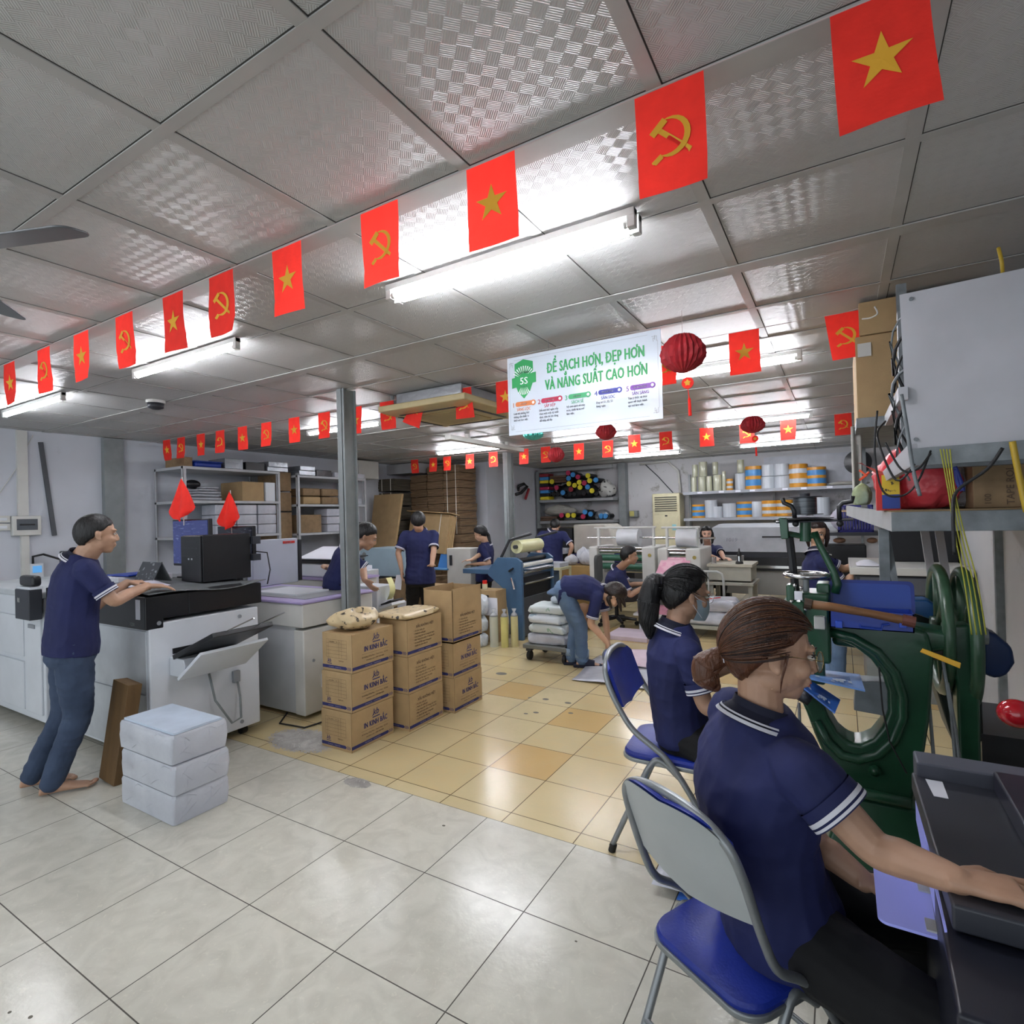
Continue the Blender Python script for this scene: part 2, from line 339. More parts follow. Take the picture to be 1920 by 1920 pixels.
# steel posts of the building
def hpost(name, x0, x1, y0, y1, z1, label, z0=0):
    mb = MB(); t = .008; mb.box(x0, x1, y0, y0+t, z0, z1); mb.box(x0, x1, y1-t, y1, z0, z1); xm = (x0+x1)/2; mb.box(xm-t/2+(x1-x0)*.2, xm+t/2+(x1-x0)*.2, y0, y1, z0, z1)
    mb.build(name, M_steel, label=label, cat='post')
hpost('steel_post', -3.573, -3.49, 3.20, 3.335, HC-.003, 'thick grey steel post standing behind the stack of printed cartons')
hpost('steel_post', -4.95, -4.86, 8.05, 8.25, HC-.003, 'grey steel post beside the woman in the corner, behind the blue laminator')
B(-7.72, -7.64, 3.22, 3.43, 0, HC-.01).build('trim_3', M_steel, kind='structure')
B(-4.14, -3.98, 11.5, 11.7, 0, HC-.004).build('steel_post', M_steel, bevel=.004, label='grey steel post standing against the back wall beside the toner shelves', cat='post')
# ---------------------------------------------------------------- fluorescent lamps
M_tube = mat('lit_tube', '#f6f8ff', .5, emit=TUBE, var=0)
M_lamp = mat('lamp_plastic', '#cfd0ce', .4)
def lamp(x0, x1, y, label, two=False, drop=.05):
    t = thing('fluorescent_lamp', label, 'lamp', ((x0+x1)/2, y, HC-.09), group='ceiling tube lamps')
    b = MB()
    ys = (y-.028, y+.028) if two else (y,)
    for yy in ys: b.box(x0, x1, yy-.018, yy+.018, HC-.035, HC-.008)
    b.build('batten', M_lamp, t, bevel=.003)
    for yy in ys:
        MB().cyl((x0+.025, yy, HC-.058), (x1-.025, yy, HC-.058), .0135, n=10).build('tube', M_tube, t, smooth=True)
        for a, s in ((x0, 1), (x1, -1)):
            e = MB(); e.box(min(a, a+s*.03), max(a, a+s*.03), yy-.016, yy+.016, HC-.075, HC-.006); e.cyl((a+s*.025, yy, HC-.058), (a+s*.045, yy, HC-.058), .0145, n=10)
            e.build('end_holder', M_lamp, t, bevel=.003)
    return t
lamp(-1.79, -.60, 1.955, 'long double tube lamp in front, between the star flag and the hanging sign', True)
lamp(-4.19, -3.0, 1.96, 'tube lamp above the barefoot man and the first printer')
lamp(-6.53, -5.3, 1.96, 'tube lamp at the left edge over the white cabinets')
lamp(-5.44, -4.25, 4.42, 'tube lamp glowing behind the thick grey post')
lamp(-3.78, -2.6, 4.93, 'tube lamp just behind the cassette air conditioner', True)
lamp(-5.6, -4.35, 7.08, 'tube lamp in front of the tall stacks of flat cartons', True)
lamp(-1.4, -.2, 4.3, 'tube lamp behind the largest paper lantern', True)
lamp(-1.42, -.24, 7.08, 'tube lamp behind the small red paper lantern')
lamp(-3.48, -2.3, 7.0, 'tube lamp below the hanging sign, above the laminators')
lamp(-3.61, -2.38, 9.85, 'tube lamp close to the back wall above the floor air conditioner', True)
lamp(-1.41, -.21, 9.75, 'tube lamp close to the back wall above the film rolls', True)
lamp(-2.9, -1.7, -.5, 'tube lamp behind the viewpoint, toward the left wall')
lamp(-5.2, -4.0, -.5, 'tube lamp behind the viewpoint, over the near left corner')
# unlit hollow batten across
b = MB().box(-4.22, -4.13, 5.5, 7.35, HC-.12, HC-.06); b.box(-4.2, -4.15, 5.9, 5.95, HC-.06, HC); b.box(-4.2, -4.15, 6.9, 6.95, HC-.06, HC)
b.build('ceiling_duct', M_offw, bevel=.004, label='unlit white cable trunk running away below the ceiling toward the second post', cat='duct')
# ---------------------------------------------------------------- flags
def hs_emblem(mb, F, s):
    # sickle: crescent arc with handle, hammer across
    o = []; 
    for k in range(15): t = RD(115)-RD(235)*k/14; o.append((s*cos(t), s*sin(t)))
    for k in range(14, -1, -1): t = RD(115)-RD(235)*k/14; q = .98-.26*sin(pi*k/14)**.7; o.append((s*(q*cos(t)-.02), s*(q*sin(t)+.02)))
    n = len(o)//2
    for k in range(n-1):
        mb.add([F @ V((*o[k], .0012)), F @ V((*o[k+1], .0012)), F @ V((*o[2*n-2-k], .0012)), F @ V((*o[2*n-1-k], .0012))], [(0, 1, 2, 3)])
    def bar(x0, y0, x1, y1, w, z=.0014):
        d = V((x1-x0, y1-y0)).normalized(); p = V((-d.y, d.x))*w/2
        mb.add([F @ V((s*(x0+p.x), s*(y0+p.y), z)), F @ V((s*(x0-p.x), s*(y0-p.y), z)), F @ V((s*(x1-p.x), s*(y1-p.y), z)), F @ V((s*(x1+p.x), s*(y1+p.y), z))], [(0, 1, 2, 3)])
    bar(-.46, -.86, -.95, -1.15, .26); bar(-.55, .45, .95, -.95, .26); bar(-.95, .30, -.25, .92, .38, .0016)
def flag(x, y, z, w, h, kind, label, rz=0, tilt=0, sway=0, seed=0, group='flags on the string'):
    rn = random.Random(seed*13+5); t = thing('flag', label, 'flag', (x, y, z-h), rz, group, world=False)
    a1, a2, ph = rn.uniform(.004, .011), rn.uniform(-.012, .012), rn.uniform(0, 6)
    c1 = rn.uniform(-.012, .012)
    def fn(u, v):  # u across, v down
        d = a1*sin(ph+u*3+v*4)*v+a2*v*v
        fold = .006*math.exp(-((v-.72)/.03)**2)
        return ((u-.5)*w+sway*v+c1*v*v*(1 if u > .5 else .3), d+fold-.02*tilt*v, h-v*h-tilt*(u-.5)*v*.05)
    MB().sheet(fn, 8, 12).build('cloth', M_red, t, smooth=True)
    e = MB(); s = w*.33
    cx, cy, cz = fn(.5, .5)
    # project emblem onto cloth, both sides
    for sd, off in ((-1, -.0015), (1, .0015)):
        F = frame(V((cx, cy, cz)), (1, 0, 0), (0, 0, 1))
        g = MB()
        if kind == 's':
            st = star(s); g.add([F @ V((0, 0, 0))]+[F @ V((px_, py_, 0)) for px_, py_ in st], [(0, 1+k, 1+(k+1) % 10) for k in range(10)])
        else: hs_emblem(g, F, s*.86)
        for i, v in enumerate(g.v):
            u = (v.x-sway*.5)/w+.5; vv = 1-v.z/h; q = fn(min(1, max(0, u)), min(1, max(0, vv))); lay = abs(v.y-cy) if kind != 's' else .0004
            g.v[i] = V((v.x, q[1]+off*(1+lay*300), v.z))
        e.add(g.v, g.f)
    e.build('emblem', M_yel, t)
    return t
M_string = mat('white_string', '#b9aaa8', .8)
SY = 1.402
S1 = [.095, -.342, -.873, -1.325, -1.811, -2.24, -2.618, -3.068, -3.539, -4.02, -4.537, -5.03]
names1 = ['nearest and largest, by the top right corner', 'second nearest, right of the front tube lamp', 'over the middle of the front tube lamp', 'over the left end of the front tube lamp', 'next left of the front tube lamp', 'sixth from the near end', 'over the right end of the second tube lamp', 'above the middle of the second tube lamp', 'at the left of the second tube lamp', 'third from the left picture edge', 'second from the left picture edge', 'cut by the left picture edge']
for k, x in enumerate(S1):
    kd = 's' if k % 2 == 0 else 'h'
    flag(x, SY-.01, HC-.03, .172, .26, kd, ('red flag with a gold star, ' if kd == 's' else 'red flag with gold hammer and sickle, ')+names1[k], seed=k, group='flags on the front string', sway=.008)
MB().tube([(.86, SY-.01, HC-.028)]+[(x, SY-.01, HC-.03+.004*(i % 2)) for i, x in enumerate(S1)]+[(-7.7, SY-.01, HC-.04)], .0018, n=5).build('bunting_string', M_string, label='thin string along the ceiling carrying the front row of flags', cat='string')
def zig(lst, ys, z, grp, w=.165, h=.25, lab=''):
    pts = []
    for k, (x, kd, nm, extra) in enumerate(lst):
        y = ys(x); 
        flag(x, y, z, w, h, kd, ('red flag with a gold star, ' if kd == 's' else 'red flag with gold hammer and sickle, ')+nm, seed=k+40, group=grp, **extra); pts.append((x, y, z))
    return pts
L2 = [(-7.05, 's', 'smallest one at the far left wall', {}), (-6.73, 'h', 'second from the left wall', {}), (-6.32, 's', 'third from the left wall', {}), (-5.94, 'h', 'above the blue lid on the white shelf', {}), (-5.53, 's', 'above the silver cartons on the white shelf', {}), (-5.12, 'h', 'sixth from the left wall in the middle row', {}), (-4.68, 's', 'second left of the thick grey post', {}), (-4.24, 'h', 'just left of the thick grey post', {}), (-3.82, 's', 'half hidden behind the thick grey post', {}),
      (-3.43, 'h', 'just right of the thick grey post', dict(sway=.02)), (-3.04, 's', 'twisted askew before the cassette', dict(sway=-.09, tilt=1.5)), (-2.60, 'h', 'hanging before the cassette unit', dict(sway=.02)), (-2.2, 's', 'cut by the left side of the hanging sign', {}),
      (-.93, 'h', 'behind the biggest paper lantern', {}), (-.46, 's', 'right of the biggest paper lantern', {}), (.035, 'h', 'touching the cartons at right', dict(sway=.03))]
p2 = zig(L2, lambda x: 3.64 if x < -2 else 3.48, HC-.048, 'flags on the middle string')
MB().tube([(-7.7, 3.64, HC-.046)]+p2+[(.25, 3.46, HC-.03)], .0018, n=5).build('bunting_string', M_string, label='thin string of the middle row of flags, passing the thick post', cat='string')
L3 = [(-6.44, 'h', 'leftmost of the far row, above the flat cartons', {}), (-6.02, 's', 'second of the far row, above the flat cartons', {}), (-5.72, 'h', 'third of the far row from the left', {}), (-5.25, 's', 'fourth of the far row, over the white pillar', {}), (-4.79, 'h', 'left of the second grey post', {}), (-4.22, 's', 'right of the second grey post', {}), (-3.84, 'h', 'above the toner shelves', {}), (-3.29, 's', 'far row, beside the turquoise lantern', {}), (-2.84, 'h', 'far row, below the middle of the sign', {}), (-2.35, 's', 'far row, below the right part of the sign', {}), (-1.93, 'h', 'far row, below the right corner of the sign', {}), (-1.42, 's', 'far row, left of the small lantern', {}), (-.95, 'h', 'far row, hidden behind the small lantern', {}), (-.5, 's', 'far row, right of the small lantern', {}), (.05, 'h', 'last of the far row, by the right rack', {})]
p3 = zig(L3, lambda x: 7.5 if x < -2.5 else 7.2, HC-.05, 'flags on the far string', .165, .24)
MB().tube([(-7.7, 7.3, HC-.046)]+p3+[(.3, 7.1, HC-.03)], .002, n=5).build('bunting_string', M_string, label='thin string of the far row of flags near the back', cat='string')
# ================================================================ LEFT: wall fittings
XW = -7.72
B(XW, XW+.07, 2.35, 2.60, 1.485, 1.70).build('breaker_box', M_offw, bevel=.008, label='white breaker box with grey window on the left wall', cat='breaker box')
bb = bpy.data.objects['breaker_box']; B(XW+.068, XW+.075, 2.385, 2.565, 1.545, 1.665).build('window', mat('smoked_window', '#565b61', .25), bb); B(XW+.072, XW+.079, 2.41, 2.54, 1.595, 1.612).build('breaker_row', M_black, bb)
for z, nm in ((1.63, 'upper'), (1.545, 'lower')):
    o = B(XW, XW+.03, 2.22, 2.345, z, z+.075).build('switch_plate', M_offw, bevel=.004, label=nm+' of two white switch plates left of the breaker box', cat='switch')
    B(XW+.028, XW+.036, 2.25, 2.315, z+.022, z+.052).build('rocker', M_white, o)
B(XW, XW+.04, 2.41, 2.50, 1.70, HC-.01).build('cable_trunking', M_offw, label='white vertical trunking on the left wall above the breaker box', cat='cable trunking')
B(XW, XW+.04, 2.43, 2.50, .2, 1.485).build('cable_trunking', M_offw, label='white vertical trunking on the left wall below the breaker box', cat='cable trunking')
m = MB(); m.M = Matrix.Translation((XW, 2.68, 2.0)) @ Matrix.Rotation(RD(6), 4, 'X'); m.box(0, .03, -.02, .02, -.53, .53)
m.build('metal_strip', mat('dull_strip', '#55585c', .5, .4), label='dark grey metal strip fixed aslant on the left wall', cat='strip')
t = thing('wall_controller', 'small white wall controller with a blue lit display on the left wall', 'controller', (XW+.02, 2.55, 1.03))
B(XW, XW+.05, 2.50, 2.62, 1.00, 1.17).build('case', M_white, t, bevel=.006); B(XW+.05, XW+.056, 2.52, 2.60, 1.07, 1.145).build('display', mat('blue_lcd', '#4d86b8', .3, emit=.5), t)
MB().tube([(XW+.03, 2.53, 1.17), (XW+.06, 2.52, 1.25), (XW+.1, 2.6, 1.27), (XW+.14, 2.75, 1.2), (XW+.1, 2.85, 1.05)], .012).build('cord', M_rubber, t, smooth=True)
MB().tube([(XW+.008, 2.56, 2.6), (XW+.008, 2.4, 2.2), (XW+.008, 2.24, 1.9)], .004).build('loose_cable', M_offw, label='thin white cable running slantwise on the left wall', cat='cable')
# white cabinets of the production printer, left edge
M_seam = mat('panel_seam', '#8d9197', .6)
t = thing('paper_feed_cabinet', 'white paper feeding cabinet behind the barefoot man, at the left edge', 'printer', (-6.0, 2.2, 0))
B(-6.9, -5.26, 1.79, 2.62, .06, 1.02).build('body', M_white, t, bevel=.012)
B(-6.92, -5.24, 1.77, 2.64, 1.02, 1.07).build('top_cover', mat('top_panel', '#c3c8cc', .4), t, bevel=.01)
for x0, x1, z0, z1 in ((-6.85, -5.62, .12, .5), (-6.85, -5.62, .54, .86), (-5.59, -5.29, .12, .86)):
    d = B(x0, x1, 1.775, 1.79, z0, z1).build('door', M_white, t, bevel=.004); B((x0+x1)/2-.06, (x0+x1)/2+.06, 1.768, 1.777, z1-.08, z1-.05).build('handle', M_seam, d)
B(-6.7, -5.3, 1.9, 2.5, 0, .06).build('plinth', M_dark, t)
# main printer
t = thing('digital_press', 'large white and black digital press that the barefoot man is working at', 'printer', (-4.35, 2.2, 0))
B(-5.2, -3.763, 1.81, 2.57, .07, .93).build('body', M_white, t, bevel=.01)
m = MB(); m.prism([(1.79, .895), (1.90, .895), (1.90, .955), (2.60, .955), (2.60, 1.105), (1.79, 1.105)], 1.46, frame((-5.22, 0, 0), (0, 1, 0), (0, 0, 1)))
o = m.build('control_top', M_black, t, bevel=.008); B(-3.766, -3.757, 2.06, 2.063, .96, 1.1).build('seam', M_dark, o)
B(-5.2, -3.79, 1.803, 1.812, .09, .885).build('front_cover', mat('front_cover', '#b9bec3', .35, .15), t, bevel=.004)
B(-5.2, -3.8, 1.797, 1.802, .48, .484).build('cover_seam', M_seam, t)
m = MB(); text_mb(m, '1250', .03, frame((-3.95, 1.789, .915), (1, 0, 0), (0, 0, 1))); m.build('front_mark', M_steel, t)
B(-3.87, -3.82, 1.786, 1.791, .96, 1.085).build('paper_sticker', M_paper, t)
for y, z in ((1.87, .93), (2.42, .88), (1.87, .3), (2.42, .12), (2.38, .56)):
    MB().cyl((-3.765, y, z), (-3.757, y, z), .014, n=10).build('screw_cap', M_seam, t)
B(-3.764, -3.755, 1.95, 2.31, .715, .75).build('outlet_slot', M_black, t)
m = MB(); m.prism([(0, .58), (0, .70), (.16, .70), (.18, .66), (.16, .58)], .42, frame((-3.763, 1.93, 0), (1, 0, 0), (0, 0, 1))); 
for v in m.v: v.y = 1.93+(1.93-v.y)
m.build('tray_base', M_white, t, bevel=.006)
m = MB(); m.quad((-3.61, 1.90, .57), (-3.61, 2.36, .57), (-3.35, 2.36, .76), (-3.35, 1.90, .76), .02); m.build('tray_support', M_white, t, bevel=.003)
m = MB(); m.quad((-3.70, 1.92, .69), (-3.70, 2.33, .69), (-3.25, 2.33, .87), (-3.25, 1.92, .87), .03)
for k in range(5): m.box(-3.68+.08*k, -3.66+.08*k, 1.94, 2.31, .705+.032*k, .73+.032*k)
m.build('output_tray', M_black, t, bevel=.004)
for y in (1.99, 2.2): MB().tube([(-3.5, y, .80), (-3.0, y+.03, .99)], .004).build('wire_guide', M_chrome, t)
MB().tube([(-3.75, 2.18, .53), (-3.70, 2.19, .35), (-3.64, 2.27, .18), (-3.63, 2.33, .20), (-3.70, 2.37, .33), (-3.74, 2.38, .42)], .008).build('power_cord', M_steel, t, smooth=True)
B(-3.762, -3.735, 2.35, 2.40, .42, .5).build('plug', M_seam, t, bevel=.003)
for x, y in ((-3.85, 2.48), (-3.9, 1.9), (-5.0, 1.9), (-5.0, 2.48)): MB().cyl((x, y-.02, .035), (x, y+.02, .035), .035).build('caster', M_black, t)
m = MB(); m.sheet(lambda u, v: (-4.75+1.02*u, 1.80+.82*v, 1.118+.012*sin(v*7)*(u > .85)+.01*sin(u*9+v*4)), 14, 14, .004)
m.build('rubber_mat', mat('grey_rubber_mat', '#5d6163', .6), smooth=True, label='grey rubber mat lying over the top of the black and white press', cat='mat')
# desktop tower
Zt = 1.128
t = thing('computer_tower', 'black desktop computer tower standing on the press by the man', 'computer', (-4.15, 2.47, Zt))
B(-4.27, -4.0, 2.30, 2.68, Zt, Zt+.345).build('case', M_black, t, bevel=.006)
B(-4.262, -4.008, 2.285, 2.30, Zt+.005, Zt+.34).build('front_panel', mat('tower_front', '#1e1f23', .3), t, bevel=.004)
m = MB(); 
for z in (.19, .25, .295): m.box(-4.255, -4.05, 2.281, 2.286, Zt+z, Zt+z+.004)
m.build('drive_bays', M_dark, t)
for x in (-4.16, -4.12): B(x, x+.02, 2.280, 2.287, Zt+.165, Zt+.178).build('port', M_chrome, t)
for z, s in ((.26, .06), (.13, .05)): B(-4.02, -3.975, 2.685, 2.75, Zt+z, Zt+z+s).build('connector', M_dark, t)
MB().tube([(-4.0, 2.72, Zt+.2), (-3.88, 2.74, Zt+.19), (-3.82, 2.72, Zt+.06), (-3.83, 2.70, Zt-.05)], .005).build('cable', M_rubber, t, smooth=True)
def monitor(x0, x1, y, z0, z1, label, lit, rz=0, stand=None, cat='monitor'):
    t = thing('monitor', label, cat, ((x0+x1)/2, y, stand if stand is not None else z0-.08), 0)
    B(x0, x1, y, y+.035, z0, z1).build('housing', M_black, t, bevel=.006)
    B(x0+.012, x1-.012, y-.003, y+.001, z0+.02, z1-.012).build('screen', lit, t)
    if stand is not None:
        xm = (x0+x1)/2; B(xm-.03, xm+.03, y+.03, y+.05, stand+.01, z0+.1).build('stand', M_black, t); B(xm-.12, xm+.12, y-.05, y+.12, stand, stand+.012).build('foot', M_black, t, bevel=.004)
    return t
def screen_mat(name, base, acc, e=.9):
    m = mat(name, base, .25, emit=e, vs=14, c2=acc, thr=.62, stretch=(1, 1, 6)); nt = m.node_tree; P = nt.nodes['Principled BSDF']; nt.links.new(P.inputs['Base Color'].links[0].from_socket, P.inputs['Emission Color']); return m
S_blue = screen_mat('desktop_software_screen', '#20264a', '#39405e', .8); S_dark = screen_mat('dark_software_screen', '#12141d', '#34363f', .5)
monitor(-4.78, -4.26, 2.5, Zt+.09, Zt+.47, 'monitor with blue software screen behind the tower, near the man', S_blue, stand=Zt-.002)
monitor(-4.74, -4.24, 2.86, 1.28, 1.53, 'slim dark monitor with dim screen between the tower and the grey scanner panel', S_dark, stand=.925)
def draped(x, y, z, w, h, label, seed, rz=0):
    rn = random.Random(seed); t = thing('draped_flag', label, 'flag', (x, y, z), rz, world=False)
    def fn(u, v):
        a = (u-.5)*2; ww = w*.5*min(1, v/.72)**.9*(1 if v < .72 else 1-(v-.72)/.28*.45)
        return (a*ww+.02*w*sin(v*5), .022*sin(a*6+seed)*v-.02*v*(1-abs(a)), h*(1-v)+h*(.16*abs(a) if v > .8 else 0)*(v-.8)*5+.02*a*v)
    MB().sheet(fn, 14, 14).build('cloth', M_red, t, smooth=True)
    MB().tube([(0, .01, h+.01), (0, .015, -.03)], .004).build('stick', M_offw, t); return t
draped(-4.58, 2.47, Zt+.452, .38, .35, 'red flag drooping over the monitor with the blue screen', 3)
draped(-4.52, 2.84, 1.50, .34, .33, 'red flag drooping over the slim dark monitor', 5)
t = thing('desk_calendar', 'black and grey tent shaped calendar beside the tower', 'calendar', (-4.62, 2.1, Zt))
MB().quad((-4.70, 2.16, Zt), (-4.42, 2.16, Zt), (-4.42, 2.23, Zt+.15), (-4.70, 2.23, Zt+.15), .004).build('front_leaf', mat('calendar_print', '#3a3d42', .5, c2='#8b8f94', thr=.6, vs=30), t)
MB().quad((-4.42, 2.30, Zt), (-4.70, 2.30, Zt), (-4.70, 2.23, Zt+.15), (-4.42, 2.23, Zt+.15), .004).build('back_leaf', M_steel, t)
m = MB(); m.sheet(lambda u, v: (-4.62+.42*u+.06*v, 1.93+.24*v, Zt+.006+.012*sin(u*5)*v), 8, 6, .006)
m.build('printed_sheets', mat('printed_sheet', '#dcd9e8', .5, c2='#a9a6bd', thr=.66, vs=25), smooth=True, label='sheets of printed paper under the left hand of the barefoot man', cat='paper')
t = thing('computer_mouse', 'black computer mouse under the right hand of the barefoot man', 'mouse', (-4.06, 1.91, Zt-.005))
MB().ball((-4.06, 1.91, Zt+.006), .03, .045, .018).build('shell', M_black, t, smooth=True)
m = MB(); m.quad((-5.1, 2.15, 1.17), (-4.75, 2.15, 1.175), (-4.75, 2.4, 1.19), (-5.1, 2.4, 1.17), .01); m.build('folder', M_blue, label='blue folder lying behind the left hand of the man', cat='folder')
B(-5.18, -4.8, 2.1, 2.5, 1.106, 1.155).build('paper_stack', M_paper, label='stack of paper under the blue folder', cat='paper')
# operator panel behind the man
t = thing('operator_panel', 'black operator touch panel on an arm behind the barefoot man', 'control panel', (-5.35, 2.1, 1.07))
B(-5.42, -5.2, 1.95, 1.98, 1.22, 1.37).build('display', M_black, t, bevel=.01); B(-5.40, -5.22, 1.945, 1.951, 1.235, 1.355).build('screen', S_dark, t); MB().cyl((-5.3, 1.99, 1.07), (-5.3, 1.99, 1.3), .015).build('arm', M_dark, t)
t = thing('waste_box', 'dark grey waste box with white letters hanging beside the white cabinet', 'box', (-5.3, 1.72, .85))
B(-5.46, -5.2, 1.68, 1.765, .87, 1.10).build('body', M_dark, t, bevel=.008); B(-5.44, -5.2, 1.70, 1.765, 1.12, 1.20).build('lid', M_black, t, bevel=.02)
B(-5.45, -5.2, 1.69, 1.768, 1.10, 1.118).build('rim', M_white, t)
m = MB(); text_mb(m, 'RI', .05, frame((-5.40, 1.678, 1.0), (1, 0, 0), (0, 0, 1)), bold=.001); m.build('letters', M_offw, t)
# plank
m = MB(); m.M = Matrix.Translation((-3.87, 1.63, 0)) @ Matrix.Rotation(RD(-7), 4, 'X') @ Matrix.Rotation(RD(4), 4, 'Y'); m.box(-.09, .10, -.03, .05, 0.006, .60)
m.build('wooden_plank', mat('raw_brown_board', '#6d5230', .7, var=.12, vs=3, stretch=(6, 6, .7), bump=.2, bs=40), bevel=.003, label='brown wooden board leaning upright against the press beside the paper stack', cat='board')
# ream stack on the floor
M_wrap = mat('glossy_ream_wrap', '#c9cbd2', .3, var=.05, vs=5, bump=.6, bs=13, spec=.6, c2='#b3b6bf')
rl = ['lowest of the three white wrapped reams beside the plank', 'middle one of the three white wrapped reams beside the plank', 'top one of the three white wrapped reams beside the plank']
for k in range(3):
    dx = (0, .01, -.005)[k]; t = thing('paper_ream', rl[k], 'paper ream', (-3.26, 1.68, .155*k), RD(2), 'white reams piled on the tiles')
    m = MB(); n = 14
    def fn(a, b, z):
        return None
    rg = []
    for z, o in ((0.002, 0), (.02, .004), (.075, .008+.002*k), (.135, .004), (.151, -.004)):
        rg.append([V((x*1.0, y*1.0, z+.155*k))+V((-3.255+dx, 1.685, 0)) for x, y in [(px*(1+o*3)+.003*sin(i*2.1+z*50), py*(1+o*4)+.003*sin(i*1.7+z*40)) for i, (px, py) in enumerate(rrect(-.265, .265, -.148, .148, .015, 3))]])
    m.loft(rg); m.build('wrapped_block', M_wrap, t, auto=True)
    for q in range(7):
        ya, yb = 1.55+.26*((q*37+k*11) % 10)/10, 1.55+.26*((q*53+k*29+4) % 10)/10; za = .155*k+.02+.11*((q*17+k*5) % 7)/7
        MB().tube([(-2.984+dx, ya, za), (-2.982+dx, (ya+yb)/2, za+.03), (-2.985+dx, yb, min(za+.06, .155*k+.14))], [.0004, .0016, .0004], 5).build('crease', M_wrap, t, smooth=True)
        xa = -3.48+.44*((q*41+k*13) % 10)/10; MB().tube([(xa+dx, 1.5335, za), (xa+.05+dx, 1.5325, za+.03), (xa+.11+dx, 1.5335, min(za+.05, .155*k+.14))], [.0004, .0016, .0004], 5).build('crease', M_wrap, t, smooth=True)
    MB().tube([(-3.0+dx, 1.545, .155*k+.02), (-2.988+dx, 1.66, .155*k+.09), (-2.985+dx, 1.82, .155*k+.13)], .0025).build('fold_edge', M_wrap, t)
    if k == 2:
        B(-3.51, -3.0, 1.55, 1.81, .4625, .474).build('loose_sheets', mat('pale_blue_sheet', '#c3cfdf', .5), label='pile of pale sheets lying on the top white ream', cat='paper')
# ================================================================ second press (lilac) and others
M_lilac = mat('lilac_trim', '#a99bc8', .4)
t = thing('second_press', 'white press with lilac top trim behind the black computer tower', 'printer', (-4.2, 3.3, 0))
B(-5.3, -3.74, 2.87, 3.56, .03, .86).build('body', mat('press_grey', '#b7bbbe', .4, var=.03), t, bevel=.012)
B(-3.745, -3.628, 2.86, 3.58, .03, .70).build('side_cover', M_offw, t, bevel=.012)
B(-5.32, -3.62, 2.85, 3.60, .72, .905).build('upper_body', M_offw, t, bevel=.01)
B(-5.34, -3.61, 2.84, 3.62, .905, .925).build('top_trim', M_lilac, t, bevel=.006)
B(-4.75, -3.72, 2.96, 3.50, .923, .93).build('open_bay', mat('bay_grey', '#8d9096', .4), t)
B(-4.5, -3.95, 3.05, 3.4, .925, .945).build('feed_insert', M_white, t, bevel=.004)
B(-3.63, -3.622, 3.02, 3.09, .22, .32).build('socket_plate', M_white, t); B(-3.625, -3.617, 3.035, 3.06, .25, .29).build('socket', M_black, t); B(-3.63, -3.60, 3.03, 3.08, .13, .17).build('plug', M_seam, t, bevel=.003)
MB().tube([(-3.61, 3.05, .14), (-3.60, 3.05, .02), (-3.45, 2.98, .008), (-3.5, 2.75, .008), (-3.75, 2.72, .008), (-3.9, 2.9, .008)], .006).build('power_cable', M_rubber, t, smooth=True)
for y, z in ((2.95, .45), (3.4, .3)): MB().cyl((-3.63, y, z), (-3.62, y, z), .012, n=8).build('screw_cap', M_seam, t)
t = thing('scanner_panel', 'upright grey scanner unit with a red label behind the tower', 'scanner', (-4.95, 3.6, .925))
B(-4.99, -4.898, 3.30, 3.82, .927, 1.385).build('panel', mat('scanner_grey', '#a7adb9', .4, var=.02), t, bevel=.008); B(-4.99, -4.888, 3.82, 3.86, .94, 1.37).build('edge_trim', M_black, t, bevel=.005)
B(-4.9, -4.893, 3.64, 3.78, 1.335, 1.36).build('red_label', mat('red_label', '#c22a22', .5), t)
m = MB(); text_mb(m, 'VI NA BIZ', .018, frame((-4.891, 3.66, 1.341), (0, 1, 0), (0, 0, 1)), bold=.0005); m.build('label_text', M_white, t)
t = thing('third_press', 'white and black press with a lilac edge behind the thick grey post', 'printer', (-4.4, 4.4, 0))
B(-5.6, -4.45, 4.05, 4.5, .04, .92).build('body', M_offw, t, bevel=.012); B(-5.62, -4.43, 4.03, 4.52, .92, .94).build('lilac_edge', M_lilac, t)
B(-5.3, -4.6, 4.1, 4.5, .94, 1.09).build('scanner_base', M_white, t, bevel=.02); B(-5.3, -4.62, 4.07, 4.5, 1.09, 1.14).build('scanner_lid', M_black, t, bevel=.02)
m = MB(); m.quad((-5.2, 4.05, 1.15), (-4.65, 4.05, 1.15), (-4.65, 4.40, 1.26), (-5.2, 4.40, 1.26), .01); m.build('copy_sheet', M_paper, label='sheet of white paper lying on the black scanner lid', cat='paper')
monitor(-4.98, -4.55, 4.45, 1.29, 1.53, 'dark monitor with red menu line left of the thick grey post', screen_mat('dark_red_screen', '#14151f', '#5a1f26', .5), stand=1.142)
draped(-4.80, 4.42, 1.51, .30, .34, 'red flag drooping over the monitor with the red menu line', 8)
t = thing('delivery_tray', 'white finisher with yellow note and black delivery tray, right of the post', 'printer', (-3.9, 4.4, 0))
B(-4.40, -4.02, 4.06, 4.30, .04, .88).build('body', M_white, t, bevel=.01); B(-4.02, -4.015, 4.08, 4.28, .1, .5).build('door', M_offw, t)
MB().quad((-4.02, 4.08, .64), (-4.02, 4.28, .64), (-3.84, 4.28, .70), (-3.84, 4.08, .70), .03).build('tray', M_white, t, bevel=.005)
MB().quad((-4.0, 4.09, .69), (-4.0, 4.27, .69), (-3.86, 4.27, .74), (-3.86, 4.09, .74), .012).build('tray_insert', M_black, t)
